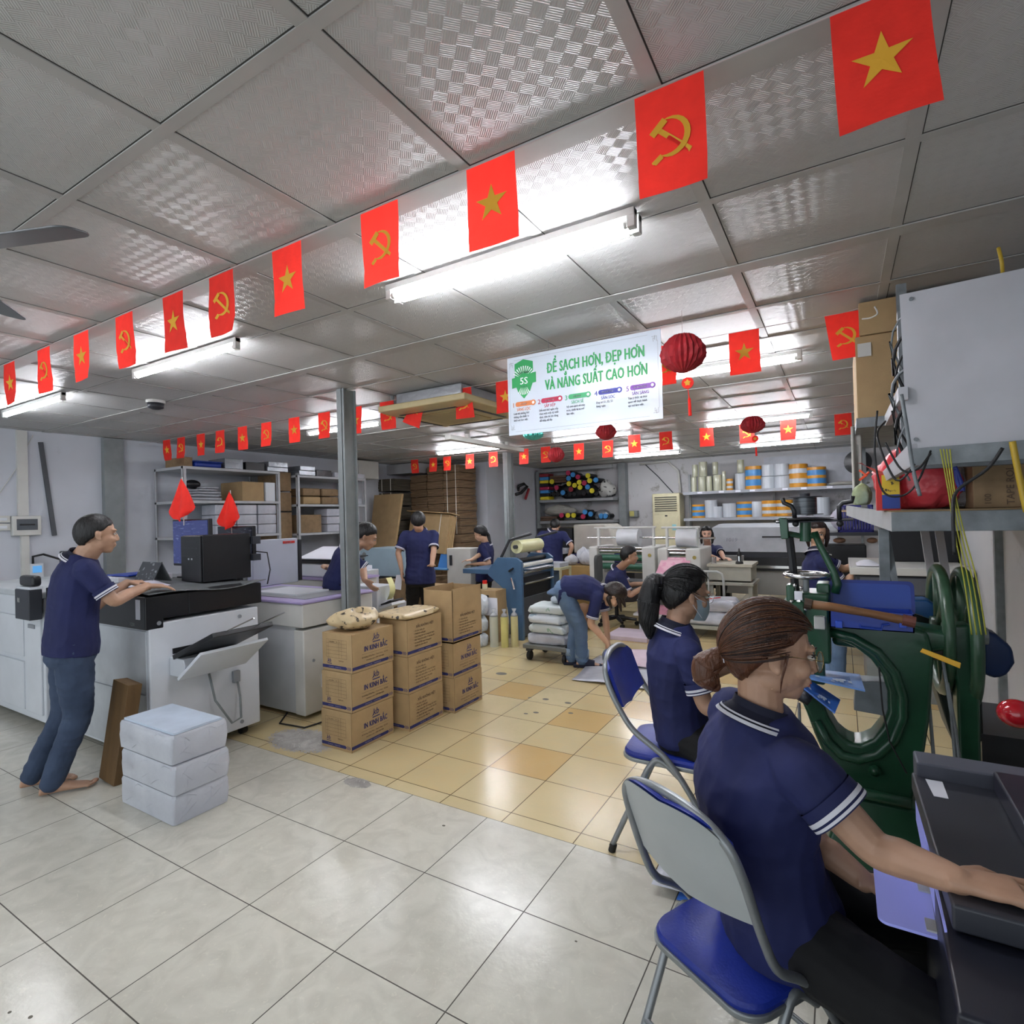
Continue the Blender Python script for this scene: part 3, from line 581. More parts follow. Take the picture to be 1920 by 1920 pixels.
m = MB(); m.sheet(lambda u, v: (-3.98+.05*sin(v*3), 4.15+.08*u, .96-.22*v), 3, 8); m.build('yellow_sheet', mat('pale_yellow_paper', '#e2e0a2', .6), smooth=True, label='pale yellow sheet hanging from the hand of the bending man', cat='paper')
# white backboards
t = thing('white_cabinet', 'tall white flat panel cabinet behind the bending man, right of the post', 'cabinet', (-5.3, 5.4, 0))
B(-5.95, -5.3, 5.2, 5.4, .02, .90).build('body', M_white, t, bevel=.01); B(-5.88, -5.4, 5.22, 5.38, .90, .95).build('top', M_paper, t, bevel=.004)
B(-5.75, -5.55, 5.195, 5.2, .55, .75).build('barcode', mat('barcode', '#d0d4dc', .5, c2='#4a4f66', thr=.5, vs=60, stretch=(8, 1, .01)), t)
t = thing('laminated_feeder', 'light blue grey feeder machine with a raised cover left of the standing man', 'machine', (-5.6, 6.1, 0))
m = MB(); m.prism([(-6.35, .72), (-5.38, .72), (-5.38, 1.13), (-6.15, 1.13), (-6.35, 1.06)], .5, frame((0, 6.5, 0), (1, 0, 0), (0, 0, 1)))
m.build('cover', mat('light_blue_steel', '#9db4c2', .4, var=.03), t, bevel=.01)
B(-6.3, -5.4, 6.02, 6.48, .5, .72).build('rail', M_dark, t); B(-6.3, -5.4, 6.02, 6.48, .0, .5).build('base', mat('pale_side', '#9aa6ad', .5), t)
MB().cyl((-6.18, 5.995, 1.03), (-6.18, 6.0, 1.03), .04).build('round_mark', M_steel, t)
t = thing('shipping_carton', 'brown carton with white shipping sheet left of the standing man', 'carton', (-5.4, 5.85, 0)); B(-5.75, -5.2, 5.80, 5.98, .0, .70).build('box', M_cardd, t, bevel=.004); B(-5.35, -5.15, 5.79, 5.80, .30, .42).build('sheet', M_paper, t)
# ================================================================ printed cartons
def chev(mb, F, x, y, s):
    for k in range(3):
        a = x+k*s*.55; mb.add([F @ V((a, y, .0007)), F @ V((a+s*.25, y, .0007)), F @ V((a+s*.6, y+s*.5, .0007)), F @ V((a+s*.35, y+s*.5, .0007))], [(0, 1, 2, 3)]); mb.add([F @ V((a+s*.35, y+s*.5, .0007)), F @ V((a+s*.6, y+s*.5, .0007)), F @ V((a+s*.25, y+s, .0007)), F @ V((a, y+s, .0007))], [(0, 1, 2, 3)])
def band(mb, F, w, z, h=.022):
    e = w-.06; mb.add([F @ V(p) for p in ((0, z, .0006), (e, z, .0006), (e+h*.6, z+h/2, .0006), (e, z+h, .0006), (0, z+h, .0006))], [(0, 1, 2, 3, 4)]); chev(mb, F, e+.012, z, h)
def logo(mb, F, x, y, s, tail=True):
    text_mb(mb, 'kb', s, F @ Matrix.Translation((x, y, 0)), 'CENTER', .0006, .95, .12, bold=s*.03)
    mb.add([F @ V((x-s*.72, y-s*.12, .0006)), F @ V((x-s*.4, y-s*.02, .0006)), F @ V((x-s*.32, y+s*.3, .0006)), F @ V((x-s*.5, y+s*.05, .0006))], [(0, 1, 2, 3)])
    mb.add([F @ V(p) for p in ((x-s*.55, y-s*.3, .0006), (x+s*.6, y-s*.3, .0006), (x+s*.6, y-s*.18, .0006), (x-s*.55, y-s*.18, .0006))], [(0, 1, 2, 3)])
def carton(x0, x1, y0, y1, z0, h, var, label, open_top=False, h2=0):
    t = thing('printed_carton', label, 'carton', ((x0+x1)/2, (y0+y1)/2, z0), 0, 'printed shipping cartons')
    H = h+h2
    if open_top:
        m = MB(); q = .004; m.box(x0, x1, y0, y1, z0, z0+.01)
        m.box(x1-q, x1, y0, y1, z0, z0+H); m.box(x0, x0+q, y0, y1, z0, z0+H); m.box(x0, x1, y0, y0+q, z0, z0+h+h2*.92); m.box(x0, x1, y1-q, y1, z0, z0+H*.98); m.build('box', M_card, t)
    else: B(x0, x1, y0, y1, z0+.001, z0+h-.001).build('box', M_card, t, bevel=.002)
    W, D = x1-x0, y1-y0; Fr = frame((x1, y0, z0), (0, 1, 0), (0, 0, 1)); Ff = frame((x0, y0, z0), (1, 0, 0), (0, 0, 1))
    nb = MB(); bb = MB(); band(nb, Fr, D, .018); band(nb, Ff, W, .018); wt = MB()
    text_mb(wt, 'CHUYEN IN  -  VANPHONG', .012, Fr @ Matrix.Translation((D*.48, .024, .0006)), 'CENTER'); text_mb(wt, 'IN NHANH  -  VANPHONG', .010, Ff @ Matrix.Translation((W*.42, .025, .0006)), 'CENTER')
    if var == 0:
        logo(nb, Fr, D*.57, .192, .062); text_mb(nb, 'IN KINH BẮC', .050, Fr @ Matrix.Translation((D*.56, .126, 0)), 'CENTER', bold=.0028, wid=.72)
        text_mb(bb, '58 Đường Hồng Phúc - Thanh Xuân - Hà Nội', .0135, Fr @ Matrix.Translation((D*.54, .082, 0)), 'CENTER', bold=.0004); text_mb(bb, 'inkinhbac.com - 0987 889 6886', .0135, Fr @ Matrix.Translation((D*.54, .060, 0)), 'CENTER', bold=.0004)
        bb.add([Fr @ V(p) for p in ((D*.22, .108, .0006), (D*.88, .108, .0006), (D*.88, .1095, .0006), (D*.22, .1095, .0006))], [(0, 1, 2, 3)])
        # table on the end face
        a, b, c, d = W*.14, W*.82, .092, .215
        for k in range(6): zz = c+(d-c)*k/5; bb.add([Ff @ V(p) for p in ((a, zz, .0006), (b, zz, .0006), (b, zz+.0013, .0006), (a, zz+.0013, .0006))], [(0, 1, 2, 3)])
        for u in (0, .1, .62, .75, 1): xx = a+(b-a)*u; bb.add([Ff @ V(p) for p in ((xx, c, .0006), (xx+.0013, c, .0006), (xx+.0013, d, .0006), (xx, d, .0006))], [(0, 1, 2, 3)])
        text_mb(bb, 'Sản phẩm      SL    G', .012, Ff @ Matrix.Translation((a+.03, d-.018, 0)), bold=.0004); logo(nb, Ff, W*.24, .060, .038); text_mb(bb, 'Người giao', .011, Ff @ Matrix.Translation((W*.55, .072, 0)), bold=.0003)
    else:
        text_mb(bb, 'XẤU KHÔNG VIỆT', .026, Fr @ Matrix.Translation((D*.5, .200, 0)), 'CENTER', bold=.0012, wid=.9)
        for k, (s_, z) in enumerate((('• Tư vấn miễn phí', .172), ('• Thiết kế miễn phí', .150), ('• Giao hàng tận nơi trong nội thành', .128), ('• Bảo hành sản phẩm, in lại nếu lỗi', .106), ('• In nhanh lấy ngay trong ngày', .084), ('• Xuất hóa đơn đầy đủ', .062))): text_mb(bb, s_, .0165, Fr @ Matrix.Translation((D*.18, z, 0)), bold=.0004)
        for z in (.19, .17, .12, .10, .075): text_mb(bb, 'In ấn nhanh', .015, Ff @ Matrix.Translation((W*.15, z, 0)), bold=.0006)
    nb.build('blue_print', M_navyink, t); bb.build('brown_print', M_brownink, t); wt.build('white_print', mat('pale_ink', '#9a94a8', .8), t)
    if z0 > .01 or True:
        m = MB(); m.box(x1-.0008, x1+.0004, y0-.0004, y0+.0012, z0, z0+h); m.build('corner_crease', mat('dark_crease', '#6f583a', .9), t)
    return t
for k, nm in ((0, 'lowest'), (1, 'middle'), (2, 'top')): carton(-3.13+.004*k, -2.839+.003*k, 2.601+.008*k, 3.0+.006*k, .262*k, .261, 0, nm+' printed carton of the nearest stack, with blue company name and table')
for k, nm in ((0, 'lowest'), (1, 'middle'), (2, 'top')): carton(-3.02+.004*k, -2.738-.002*k, 3.062, 3.455+.01*(k == 2), .270*k, .269, 1, nm+' carton of the second stack, showing brown lines of print')
for k, nm in ((0, 'lowest'), (1, 'middle')): carton(-2.94-.01*k, -2.666-.005*k, 3.512, 3.90, .276*k, .275, 0, nm+' carton of the third stack, with blue company name')
carton(-2.96, -2.666, 3.515, 3.92, .552, .27, 1, 'open carton with raised sides on the third stack', True, .16)
# wrapped parcels on the stacks
M_kb = mat('beige_wrapper_with_black_marks', '#c9b48d', .42, c2='#2f2a28', thr=.615, vs=24, bump=.25, bs=30)
def lump(name, c, rx, ry, h, m_, label, cat, seed, squash=.6, flat=.35, group=None, parts=None):
    rn = random.Random(seed); n, k = 44, 20; rings = []; ph = [rn.uniform(0, 6) for _ in range(6)]; am = (.10 if flat > .3 else .03)
    for j in range(k+1):
        t = pi*j/k*.98+.01; r_ = sin(t)**flat; zz = h*(.5-.5*cos(t)); rg = []
        for i in range(n):
            a = 2*pi*i/n; w_ = 1+.05*sin(3*a+ph[0]+t)+.04*sin(5*a+ph[1]+2*t)+.025*sin(9*a+ph[2])
            sq = (abs(cos(a))**squash*(1 if cos(a) > 0 else -1), abs(sin(a))**squash*(1 if sin(a) > 0 else -1))
            z2 = zz*(1-(.25 if squash > .45 else .04)*(zz/h)*abs(sq[0])**2)+(.03*h*sin(4*a+ph[3]) if j > 2 else 0)
            q3 = V((cos(a)*rx*22+seed, sin(a)*ry*22, zz*26)); w_ += am*(1-3.2*abs(mn.noise(q3)))*.5+am*.3*mn.noise(q3*2.7); rg.append(V((c[0]+rx*sq[0]*r_*w_, c[1]+ry*sq[1]*r_*w_, c[2]+max(0, z2+(h*am*.5*mn.noise(q3*1.3) if j > 3 else 0)))))
        rings.append(rg)
    m = MB(); m.loft(rings); return m.build(name, m_, smooth=True, label=label, cat=cat, group=group)
lump('wrapped_parcel', (-2.985, 2.79, .787), .145, .165, .15, M_kb, 'rumpled beige parcel with black print on the nearest carton stack', 'parcel', 3, squash=.75, flat=.8)
lump('wrapped_parcel', (-2.88, 3.24, .81), .15, .22, .05, M_kb, 'flat beige parcel with black print on the second carton stack', 'parcel', 4, squash=.3, flat=.2)
# ================================================================ shelves on the left wall
M_shelf = mat('pale_shelf_steel', '#b4b7bb', .45, var=.05)
def rack(y0, y1, label, levels, x0=-7.68, x1=-7.0, ztop=2.29):
    t = thing('steel_shelf', label, 'shelf', ((x0+x1)/2, (y0+y1)/2, 0)); s = .04
    for x in (x0, x1-s):
        for y in (y0, y1-s):
            m = MB(); m.box(x, x+s, y, y+.004, 0, ztop); xo = x if x == x0 else x+s-.004; m.box(xo, xo+.004, y, y+s, 0, ztop); m.build('upright', M_shelf, t)
    for z in levels: B(x0, x1+.004, y0, y1, z-.035, z).build('shelf_board', M_shelf, t, bevel=.003)
    return t
rack(3.80, 5.18, 'pale steel rack on the left wall, nearer one behind the monitors', (.45, .9, 1.40, 1.86, 2.29))
rack(5.48, 6.87, 'pale steel rack on the left wall, farther one behind the thick post', (.45, .9, 1.38, 1.82, 2.26))
M_silver = mat('silver_wrap', '#8d9298', .3, .5, bump=.4, bs=20); M_pk = mat('white_packet_wrap', '#c8cad2', .35, bump=.5, bs=18, c2='#a6a9b4')
def crate(x0, x1, y0, y1, z0, z1, m_, label, cat='box', name='storage_box', group=None, bev=.006): return B(x0, x1, y0, y1, z0+.001, z1).build(name, m_, bevel=bev, label=label, cat=cat, group=group)
crate(-7.5, -7.05, 3.85, 3.95, 2.29, 2.41, M_cardd, 'narrow brown carton at the near end on top of the nearer rack')
t = thing('lidded_crate', 'blue lidded crate on top of the nearer rack', 'crate', (-7.25, 4.15, 2.29)); B(-7.5, -7.02, 3.97, 4.32, 2.291, 2.355).build('body', M_blue, t, bevel=.02); B(-7.5, -7.02, 3.96, 4.33, 2.355, 2.372).build('lid', M_blue, t, bevel=.006)
crate(-7.4, -7.02, 4.36, 4.62, 2.29, 2.43, M_silver, 'silver wrapped carton on the nearer rack, next to the blue crate')
crate(-7.4, -7.02, 4.66, 4.95, 2.29, 2.40, M_black, 'black crate on top of the nearer rack')
crate(-7.4, -7.0, 4.98, 5.32, 2.29, 2.355, M_silver, 'lower silver carton at the far end of the nearer rack'); crate(-7.4, -7.0, 5.0, 5.32, 2.356, 2.43, M_silver, 'upper silver carton at the far end of the nearer rack')
crate(-7.4, -6.98, 5.5, 5.8, 2.26, 2.33, M_silver, 'lower silver carton on top of the farther rack'); crate(-7.4, -6.98, 5.52, 5.8, 2.331, 2.40, M_silver, 'upper silver carton on top of the farther rack')
crate(-7.4, -7.02, 5.85, 6.15, 2.26, 2.36, M_black, 'black box on top of the farther rack'); crate(-7.4, -7.0, 6.2, 6.85, 2.26, 2.34, M_pk, 'white packets spread at the far end on top of the farther rack')
t = thing('shipping_carton', 'brown carton on the middle shelf of the nearer rack', 'carton', (-7.25, 4.8, 1.86)); B(-7.55, -7.05, 4.62, 4.95, 1.861, 2.13).build('box', M_card, t, bevel=.004)
crate(-7.3, -7.03, 4.97, 5.12, 1.86, 2.13, M_white, 'white box beside the brown carton on the nearer rack')
for k, (dy, w_, h_) in enumerate(((0, .5, .05), (.02, .42, .04), (.05, .36, .035), (.03, .3, .03), (.08, .22, .03))):
    z = 1.86+[0, .05, .09, .126, .157][k]; lump('paper_bundle', (-7.22, 4.12+dy, z), .16, w_/2, h_, mat('crumpled_paper', '#b9bbc2', .6, bump=.4, bs=25), 'crumpled packet of white paper lying in the pile on the nearer rack', 'paper', 20+k, .4, .25, 'paper pile on the nearer rack')
MB().ball((-7.25, 4.05, 2.08), .09, .1, .06).build('dark_bag', M_black, smooth=True, label='small black bag on the white paper pile of the nearer rack', cat='bag')
for c in range(3):
    for r_ in range(3):
        y = 4.22+.31*c; crate(-7.35, -7.03, y, y+.29, 1.40+.137*r_, 1.40+.134+.137*r_, M_pk, 'white wrapped packet in the block of nine on the nearer rack, below the brown carton', 'packet', 'paper_packet', 'white packets on the nearer rack', .012)
for c in range(2):
    for r_ in range(3):
        y = 6.05+.36*c; crate(-7.35, -7.03, y, y+.33, 1.38+.125*r_, 1.38+.12+.125*r_, M_pk, 'white wrapped packet in the block on the farther rack, above the red menu monitor', 'packet', 'paper_packet', 'white packets on the farther rack', .012)
    for r_ in range(2):
        y = 5.60+.36*c; crate(-7.35, -7.03, y, y+.33, 1.82+.13*r_, 1.82+.12+.13*r_, (M_cardd if c or r_ else M_card), 'brown paper parcel on the upper shelf of the farther rack', 'parcel', 'brown_parcel', 'brown parcels on the farther rack', .02)
crate(-7.35, -7.03, 6.4, 6.8, 1.82, 1.92, M_pk, 'white packet right of the brown parcels on the farther rack', 'packet', 'paper_packet'); crate(-7.3, -7.05, 5.55, 5.95, 1.38, 1.66, M_cardd, 'brown carton at the near end of the lower shelf on the farther rack', 'carton')
crate(-7.3, -7.02, 6.25, 6.7, .905, 1.05, mat('brown_kraft_bag', '#7d5f40', .7, bump=.3), 'brown kraft bag low on the farther rack', 'bag', 'kraft_bag', None, .03)
for k, (y, z, m_, l) in enumerate(((5.3, 1.40, M_cardd, 'brown carton in the gap between the two racks, lower one'), (5.3, 1.72, M_cardd, 'brown carton in the gap between the two racks, upper one'), (5.3, 2.02, M_cardd, 'brown carton in the gap between the two racks, topmost one'))): crate(-7.55, -7.12, 5.2, 5.46, z-.3 if k == 0 else z-.0, z+.28 if k else z+.3, m_, l, 'carton')
# hanging cabinet / trunk above
B(-7.7, -7.3, 7.0, 7.5, 2.3, 2.62).build('wall_box', M_offw, bevel=.01, label='white box high on the wall at the far end of the racks', cat='box')
B(-7.72, -6.95, 8.15, 8.65, 2.44, HC-.02).build('duct_panel', mat('old_white_panel', '#a9abad', .6), label='long white panel box under the ceiling above the flat cartons', cat='panel')
# piles of flat cartons
M_flat = mat('stacked_corrugated_edges', '#93795a', .9, c2='#5c4936', vs=3, stretch=(1.2, 1.2, 55), bump=.5, bs=9); M_flatd = mat('shaded_corrugated_edges', '#5c5648', .9, c2='#3f3a31', vs=3, stretch=(1, 1, 45))  # second is a darker copy, shade beside the far rack put into its colour
M_strap = mat('white_strap', '#d8d4c8', .6)
rn = random.Random(11)
def bundle(x0, x1, y0, y1, z0, z1, m_, straps=True, lab='strapped bundle of flat brown cartons in the tall piles behind the standing man', grp='bundles of flat cartons'):
    t = thing('carton_bundle', lab, 'carton bundle', ((x0+x1)/2, (y0+y1)/2, z0), 0, grp)
    m = MB(); dx = rn.uniform(-.015, .015); n = 5; hh = (z1-z0-.006)/n
    for k in range(n): a, b = rn.uniform(-.008, .008), rn.uniform(-.012, .006); m.box(x0+dx+a, x1+dx+a, y0+b, y1, z0+k*hh+.001, z0+(k+1)*hh-.002)
    m.build('flat_cartons', m_, t)
    if straps:
        for u in (.22, .78): x = x0+(x1-x0)*u; B(x, x+.012, y0-.02, y0-.012, z0, z1).build('strap', M_strap, t)
for ci, (x0, x1) in enumerate(((-7.28, -6.88), (-6.86, -6.48), (-6.46, -6.10))):
    z = 1.25; k = 0
    while z < 2.42-(.06 if ci == 0 else 0): bundle(x0, x1, 8.35, 8.9, z, z+.142, M_flat, ci == 2); z += .145
for ci, (x0, x1) in enumerate(((-7.65, -7.0), (-6.98, -6.5), (-6.48, -6.02))):
    z = 0.0
    while z < 1.2: bundle(x0, x1, 8.25, 8.95, z, z+.152, M_flat, False); z += .156
for k in range(4): bundle(-7.7, -7.3, 7.9, 8.5, 1.26+.28*k, 1.26+.27*(k+1), M_flatd, True, 'bundle of flat cartons, darkened for the shade beside the far rack', 'dark carton bundles')
# large sheets leaning
def leaning(x0, x1, y0, y1, z0, z1, thick, label, m_=M_card, extra=True):
    t = thing('leaning_boards', label, 'cardboard', ((x0+x1)/2, y0, z0)); m = MB()
    m.quad((x0, y0, z0), (x1, y0, z0), (x1+.12, y1, z1), (x0+.0, y1, z1), thick); m.build('boards', m_, t, bevel=.003); return t
leaning(-7.55, -6.98, 7.28, 7.62, .055, 2.02, .05, 'large flat cardboard sheets leaning behind the bending man, right of the far rack')
t = thing('leaning_bundle', 'wide strapped bundle of flat cartons leaning right behind the standing man', 'carton bundle', (-6.7, 7.9, .8))
M5 = MB(); M5.M = Matrix.Translation((-6.55, 8.02, 1.28)) @ Matrix.Rotation(RD(-9), 4, 'X') @ Matrix.Rotation(RD(4), 4, 'Y')
for k in range(5): M5.box(-.50+.012*k, .42+.014*k, -.03+.03*k, -.004+.03*k, -.36, .36-.006*k)
M5.build('flat_cartons', M_card, t, bevel=.002)
for x in (-.38, .22):
    m = MB(); m.M = M5.M; m.box(x, x+.015, -.036, -.031, -.36, .36); m.build('strap', M_strap, t)
m = MB(); m.M = M5.M; m.box(-.56, .47, -.10, .2, .375, .39); m.build('cardboard_lid', M_card, t)
# white electric cutter by the woman in the corner
t = thing('creasing_machine', 'white creasing machine with blue tray that the ponytailed woman is feeding', 'machine', (-4.7, 6.7, 0))
B(-5.05, -4.62, 6.55, 6.85, .28, 1.10).build('tower', M_offw, t, bevel=.01); B(-4.98, -4.95, 6.52, 6.55, .85, 1.0).build('slot', M_dark, t); B(-4.98, -4.72, 6.56, 6.84, .42, .72).build('bed', M_white, t, bevel=.01)
B(-5.35, -5.02, 6.5, 6.8, .78, .80).build('side_tray', mat('light_blue_plastic', '#5f93c2', .4), t); MB().quad((-5.28, 6.62, .80), (-5.06, 6.62, .80), (-5.06, 6.70, 1.0), (-5.28, 6.70, 1.0), .01).build('tray_guide', mat('mid_blue_plastic', '#3f78b5', .4), t)
B(-5.3, -4.66, 6.5, 6.9, 0, .28).build('base', M_cardd, t)
for k in range(6): crate(-5.75+.02*k, -5.3, 6.5, 6.9, .0+.11*k, .105+.11*k, M_flat, 'loose pile of torn carton pieces left of the white creasing machine', 'carton bundle', 'carton_scrap', 'torn carton pieces', .0)
MB().quad((-4.9, 5.56, .605), (-4.25, 5.56, .605), (-4.25, 6.0, .66), (-4.9, 6.0, .66), .02).build('flat_sheet', M_card, label='flat cardboard sheet lying behind the open carton', cat='cardboard')
B(-4.85, -4.3, 5.58, 5.95, 0, .58).build('packing_table', M_cardd, bevel=.004, label='low brown packing crate under the flat cardboard sheet', cat='crate')
# ================================================================ ceiling things
t = thing('ceiling_fan', 'dark grey ceiling fan at the left edge, one blade tip in view', 'fan', (-2.27, .50, 2.33))
MB().lathe([(.02, 0), (.09, .01), (.10, .05), (.07, .10), (.02, .11)], (-2.27, .50, 2.33)).build('motor', M_steel, t, smooth=True)
MB().cyl((-2.27, .50, 2.43), (-2.27, .50, HC), .012).build('down_rod', M_steel, t)
for k in range(3):
    a = RD(21+120*k); m = MB(); m.M = Matrix.Translation((-2.27, .50, 2.36)) @ Matrix.Rotation(a, 4, 'Z') @ Matrix.Rotation(RD(12), 4, 'X')
    m.prism(rrect(.10, .545, -.05, .05, .035, 4), .006); m.build('blade', mat('fan_blade', '#54575a', .4), t, bevel=.002)
t = thing('smoke_detector', 'small dark round sensor on the ceiling above the barefoot man', 'sensor', (-5.12, 2.56, 2.56)); MB().lathe([(.03, .0), (.06, .012), (.065, .05)], (-5.12, 2.56, 2.57)).build('case', M_dark, t, smooth=True); MB().lathe([(.075, 0), (.075, .025)], (-5.12, 2.56, 2.622)).build('base', M_offw, t)
# cassette air conditioner
t = thing('cassette_air_conditioner', 'beige square cassette air conditioner hanging under the ceiling panels behind two flags', 'air conditioner', (-2.95, 3.95, 2.47))
B(-3.30, -2.60, 3.62, 4.32, 2.53, HC-.005).build('foil_body', mat('foil', '#9a9da1', .35, .6, bump=.5, bs=12), t, bevel=.01)
m = MB(); m.loft([[V((x, y, z)) for x, y in ((cx-h, cy-h), (cx+h, cy-h), (cx+h, cy+h), (cx-h, cy+h))] for cx, cy, h, z in ((-2.95, 3.97, .38, 2.45), (-2.95, 3.97, .46, 2.48), (-2.95, 3.97, .46, 2.53))])
m.build('panel', mat('aged_cream_plastic', '#b5a67c', .45), t, bevel=.01)
for (a, b, c, d) in ((-3.25, -2.65, 3.60, 3.635), (-3.25, -2.65, 4.30, 4.335), (-3.33, -3.295, 3.67, 4.27), (-2.605, -2.57, 3.67, 4.27)): B(a, b, c, d, 2.447, 2.462).build('air_slot', M_black, t)
B(-3.2, -2.7, 3.72, 4.22, 2.442, 2.45).build('grille', mat('cream_grille', '#a3946c', .5), t, bevel=.004)
MB().tube([(-3.3, 3.7, 2.6), (-3.37, 3.66, 2.58), (-3.38, 3.66, 2.64)], .02).build('drain_pipe', M_steel, t)
# hanging sign
t = thing('hanging_sign', 'white hanging sign board with green headline and five coloured steps', 'sign', (-1.335, 3.09, 2.07))
F = frame((-1.842, 3.084, 2.078), (1, 0, 0), (0, 0, 1)); SW, SH = 1.0, .498
B(-1.842, -.838, 3.085, 3.091, 2.075, 2.579).build('board', mat('white_sign_board', '#cfd9e4', .16, var=.01, spec=.7), t)
G = mat('sign_green', '#2f9d58', .5, var=.02); cols = [mat('sign_orange', '#d9824f', .5), mat('sign_crimson', '#b92a4c', .5), mat('sign_mid_green', '#3fa36a', .5), mat('sign_blue', '#3b3f9c', .5), mat('sign_purple', '#7a3fa0', .5)]
Wm = mat('sign_white', '#eef2f6', .5); Im = mat('sign_ink', '#4b4a55', .5)
T = lambda x, y: F @ Matrix.Translation((x, y, 0))
m = MB(); text_mb(m, 'ĐỂ SẠCH HƠN, ĐẸP HƠN', .090, T(.60, .362), 'CENTER', wid=.56, bold=.004); text_mb(m, 'VÀ NĂNG SUẤT CAO HƠN', .090, T(.60, .258), 'CENTER', wid=.56, bold=.004)
def poly(mb, pts, z=.0006): mb.add([F @ V((x, y, z)) for x, y in pts], [tuple(range(len(pts)))])
poly(m, [(.055, .455), (.12, .478), (.19, .455), (.19, .33), (.165, .27), (.12, .225), (.078, .27), (.055, .33)]); poly(m, [(.033, .30), (.033, .365), (.21, .385), (.21, .32)], .0012)
m.build('green_headline', G, t)
m = MB(); 
for k in range(-5, 6): a = RD(90+k*12); poly(m, [(.12+.035*cos(a), .35+.035*sin(a)), (.12+.085*cos(a-.05), .35+.085*sin(a-.05)), (.12+.085*cos(a+.05), .35+.085*sin(a+.05))], .0010)
for k in range(-3, 4): a = RD(-90+k*11); poly(m, [(.12+.035*cos(a), .33+.035*sin(a)), (.12+.07*cos(a-.05), .33+.08*sin(a-.05)), (.12+.07*cos(a+.05), .33+.08*sin(a+.05))], .0010)
text_mb(m, '5S', .062, T(.122, .318), 'CENTER', .0018, bold=.0014); m.build('badge_white', Wm, t)
m = MB(); text_mb(m, 'QUY TRÌNH', .019, T(.122, .385), 'CENTER', .0019, wid=.8, bold=.0006)
for k in (-1, 0, 1): m.add([F @ V((.122+.018*k+p[0], .302+p[1], .0018)) for p in star(.006)], [tuple(range(10))])
xs = (.035, .222, .41, .605, .80)
body = (('Loại bỏ những thứ', 'không cần thiết ra', 'khỏi nơi làm việc.'), ('Để mọi thứ ngăn nắp', 'theo một trật tự nhất', 'định, tiện lợi khi dùng', 'dễ thấy dễ lấy.'), ('Vệ sinh sạch sẽ máy', 'móc, thiết bị và nơi', 'làm việc.'), ('Duy trì S1, S2, S3', 'hàng ngày.'), ('Tạo ý thức và thói', 'quen về thực hành', 'tại nơi làm việc.'))
m.build('badge_text', Im, t)
for k, x in enumerate(xs):
    m = MB()
    for j, s_ in enumerate(body[k]): text_mb(m, s_, .0180, T(x+.005, .128-.0215*j), 'LEFT', .0008, wid=.82, bold=.0004)
    m.build('step_text', Im, t)
w2 = MB(); hd_ = ('SÀNG LỌC', 'SẮP XẾP', 'SẠCH SẼ', 'SĂN SÓC', 'SẴN SÀNG'); jp = ('S1-SEIRI', 'S2-SEITON', 'S3-SEISO', 'S4-SEIKETSU', 'S5-SHITSUKE')
for k, x in enumerate(xs):
    c = MB(); poly(c, rrect(x+.02, x+.155, .178, .208, .013, 4)); c.add([F @ V((x+.15+p[0], .193+p[1], .0009)) for p in circ(.018, 16)], [tuple(range(16))])
    text_mb(c, str(k+1), .042, T(x-.005, .176), 'LEFT', .0008, bold=.0008); text_mb(c, hd_[k], .026, T(x+.08, .150), 'CENTER', .0008, wid=.8, bold=.0007); c.build('step_heading', cols[k], t)
    text_mb(w2, jp[k], .0155, T(x+.078, .187), 'CENTER', .0014, wid=.85, bold=.0005); w2.add([F @ V((x+.15+p[0], .193+p[1], .0014)) for p in circ(.009, 12)], [tuple(range(12))])
    for a, b, cc_, d in ((x, x+.16, .034, .0348), (x, x+.0008, .034, .165), (x+.155, x+.165, .0325, .0365)): w2.mi = 0; poly(c, [(a, cc_), (b, cc_), (b, d), (a, d)])
w2.build('heading_white', Wm, t)
c = MB()
for a, b, cc_, d in ((.05, .93, .478, .4792), (.05, .93, .018, .0192), (.014, .0152, .06, .44), (.985, .9862, .06, .44)): poly(c, [(a, cc_), (b, cc_), (b, d), (a, d)])
for ex, ey, sx_, sy_ in ((.018, .465, 1, -1), (.982, .465, -1, -1), (.982, .033, -1, 1), (.018, .033, 1, 1)):
    for q in ((0, 0, .03, .002), (0, 0, .002, .03), (.01, .01, .022, .012), (.01, -.004, .012, .022), (.02, .008, .022, .03)):
        x0_, y0_, x1_, y1_ = ex+sx_*q[0], ey+sy_*q[1], ex+sx_*q[2], ey+sy_*q[3]; poly(c, [(x0_, y0_), (x1_, y0_), (x1_, y1_), (x0_, y1_)])
c.build('border_lines', M_steel, t)
for x in (-1.54, -1.14): MB().tube([(x, 3.088, 2.575), (x, 3.088, HC)], .0015, 5).build('hanging_wire', M_steel, t)
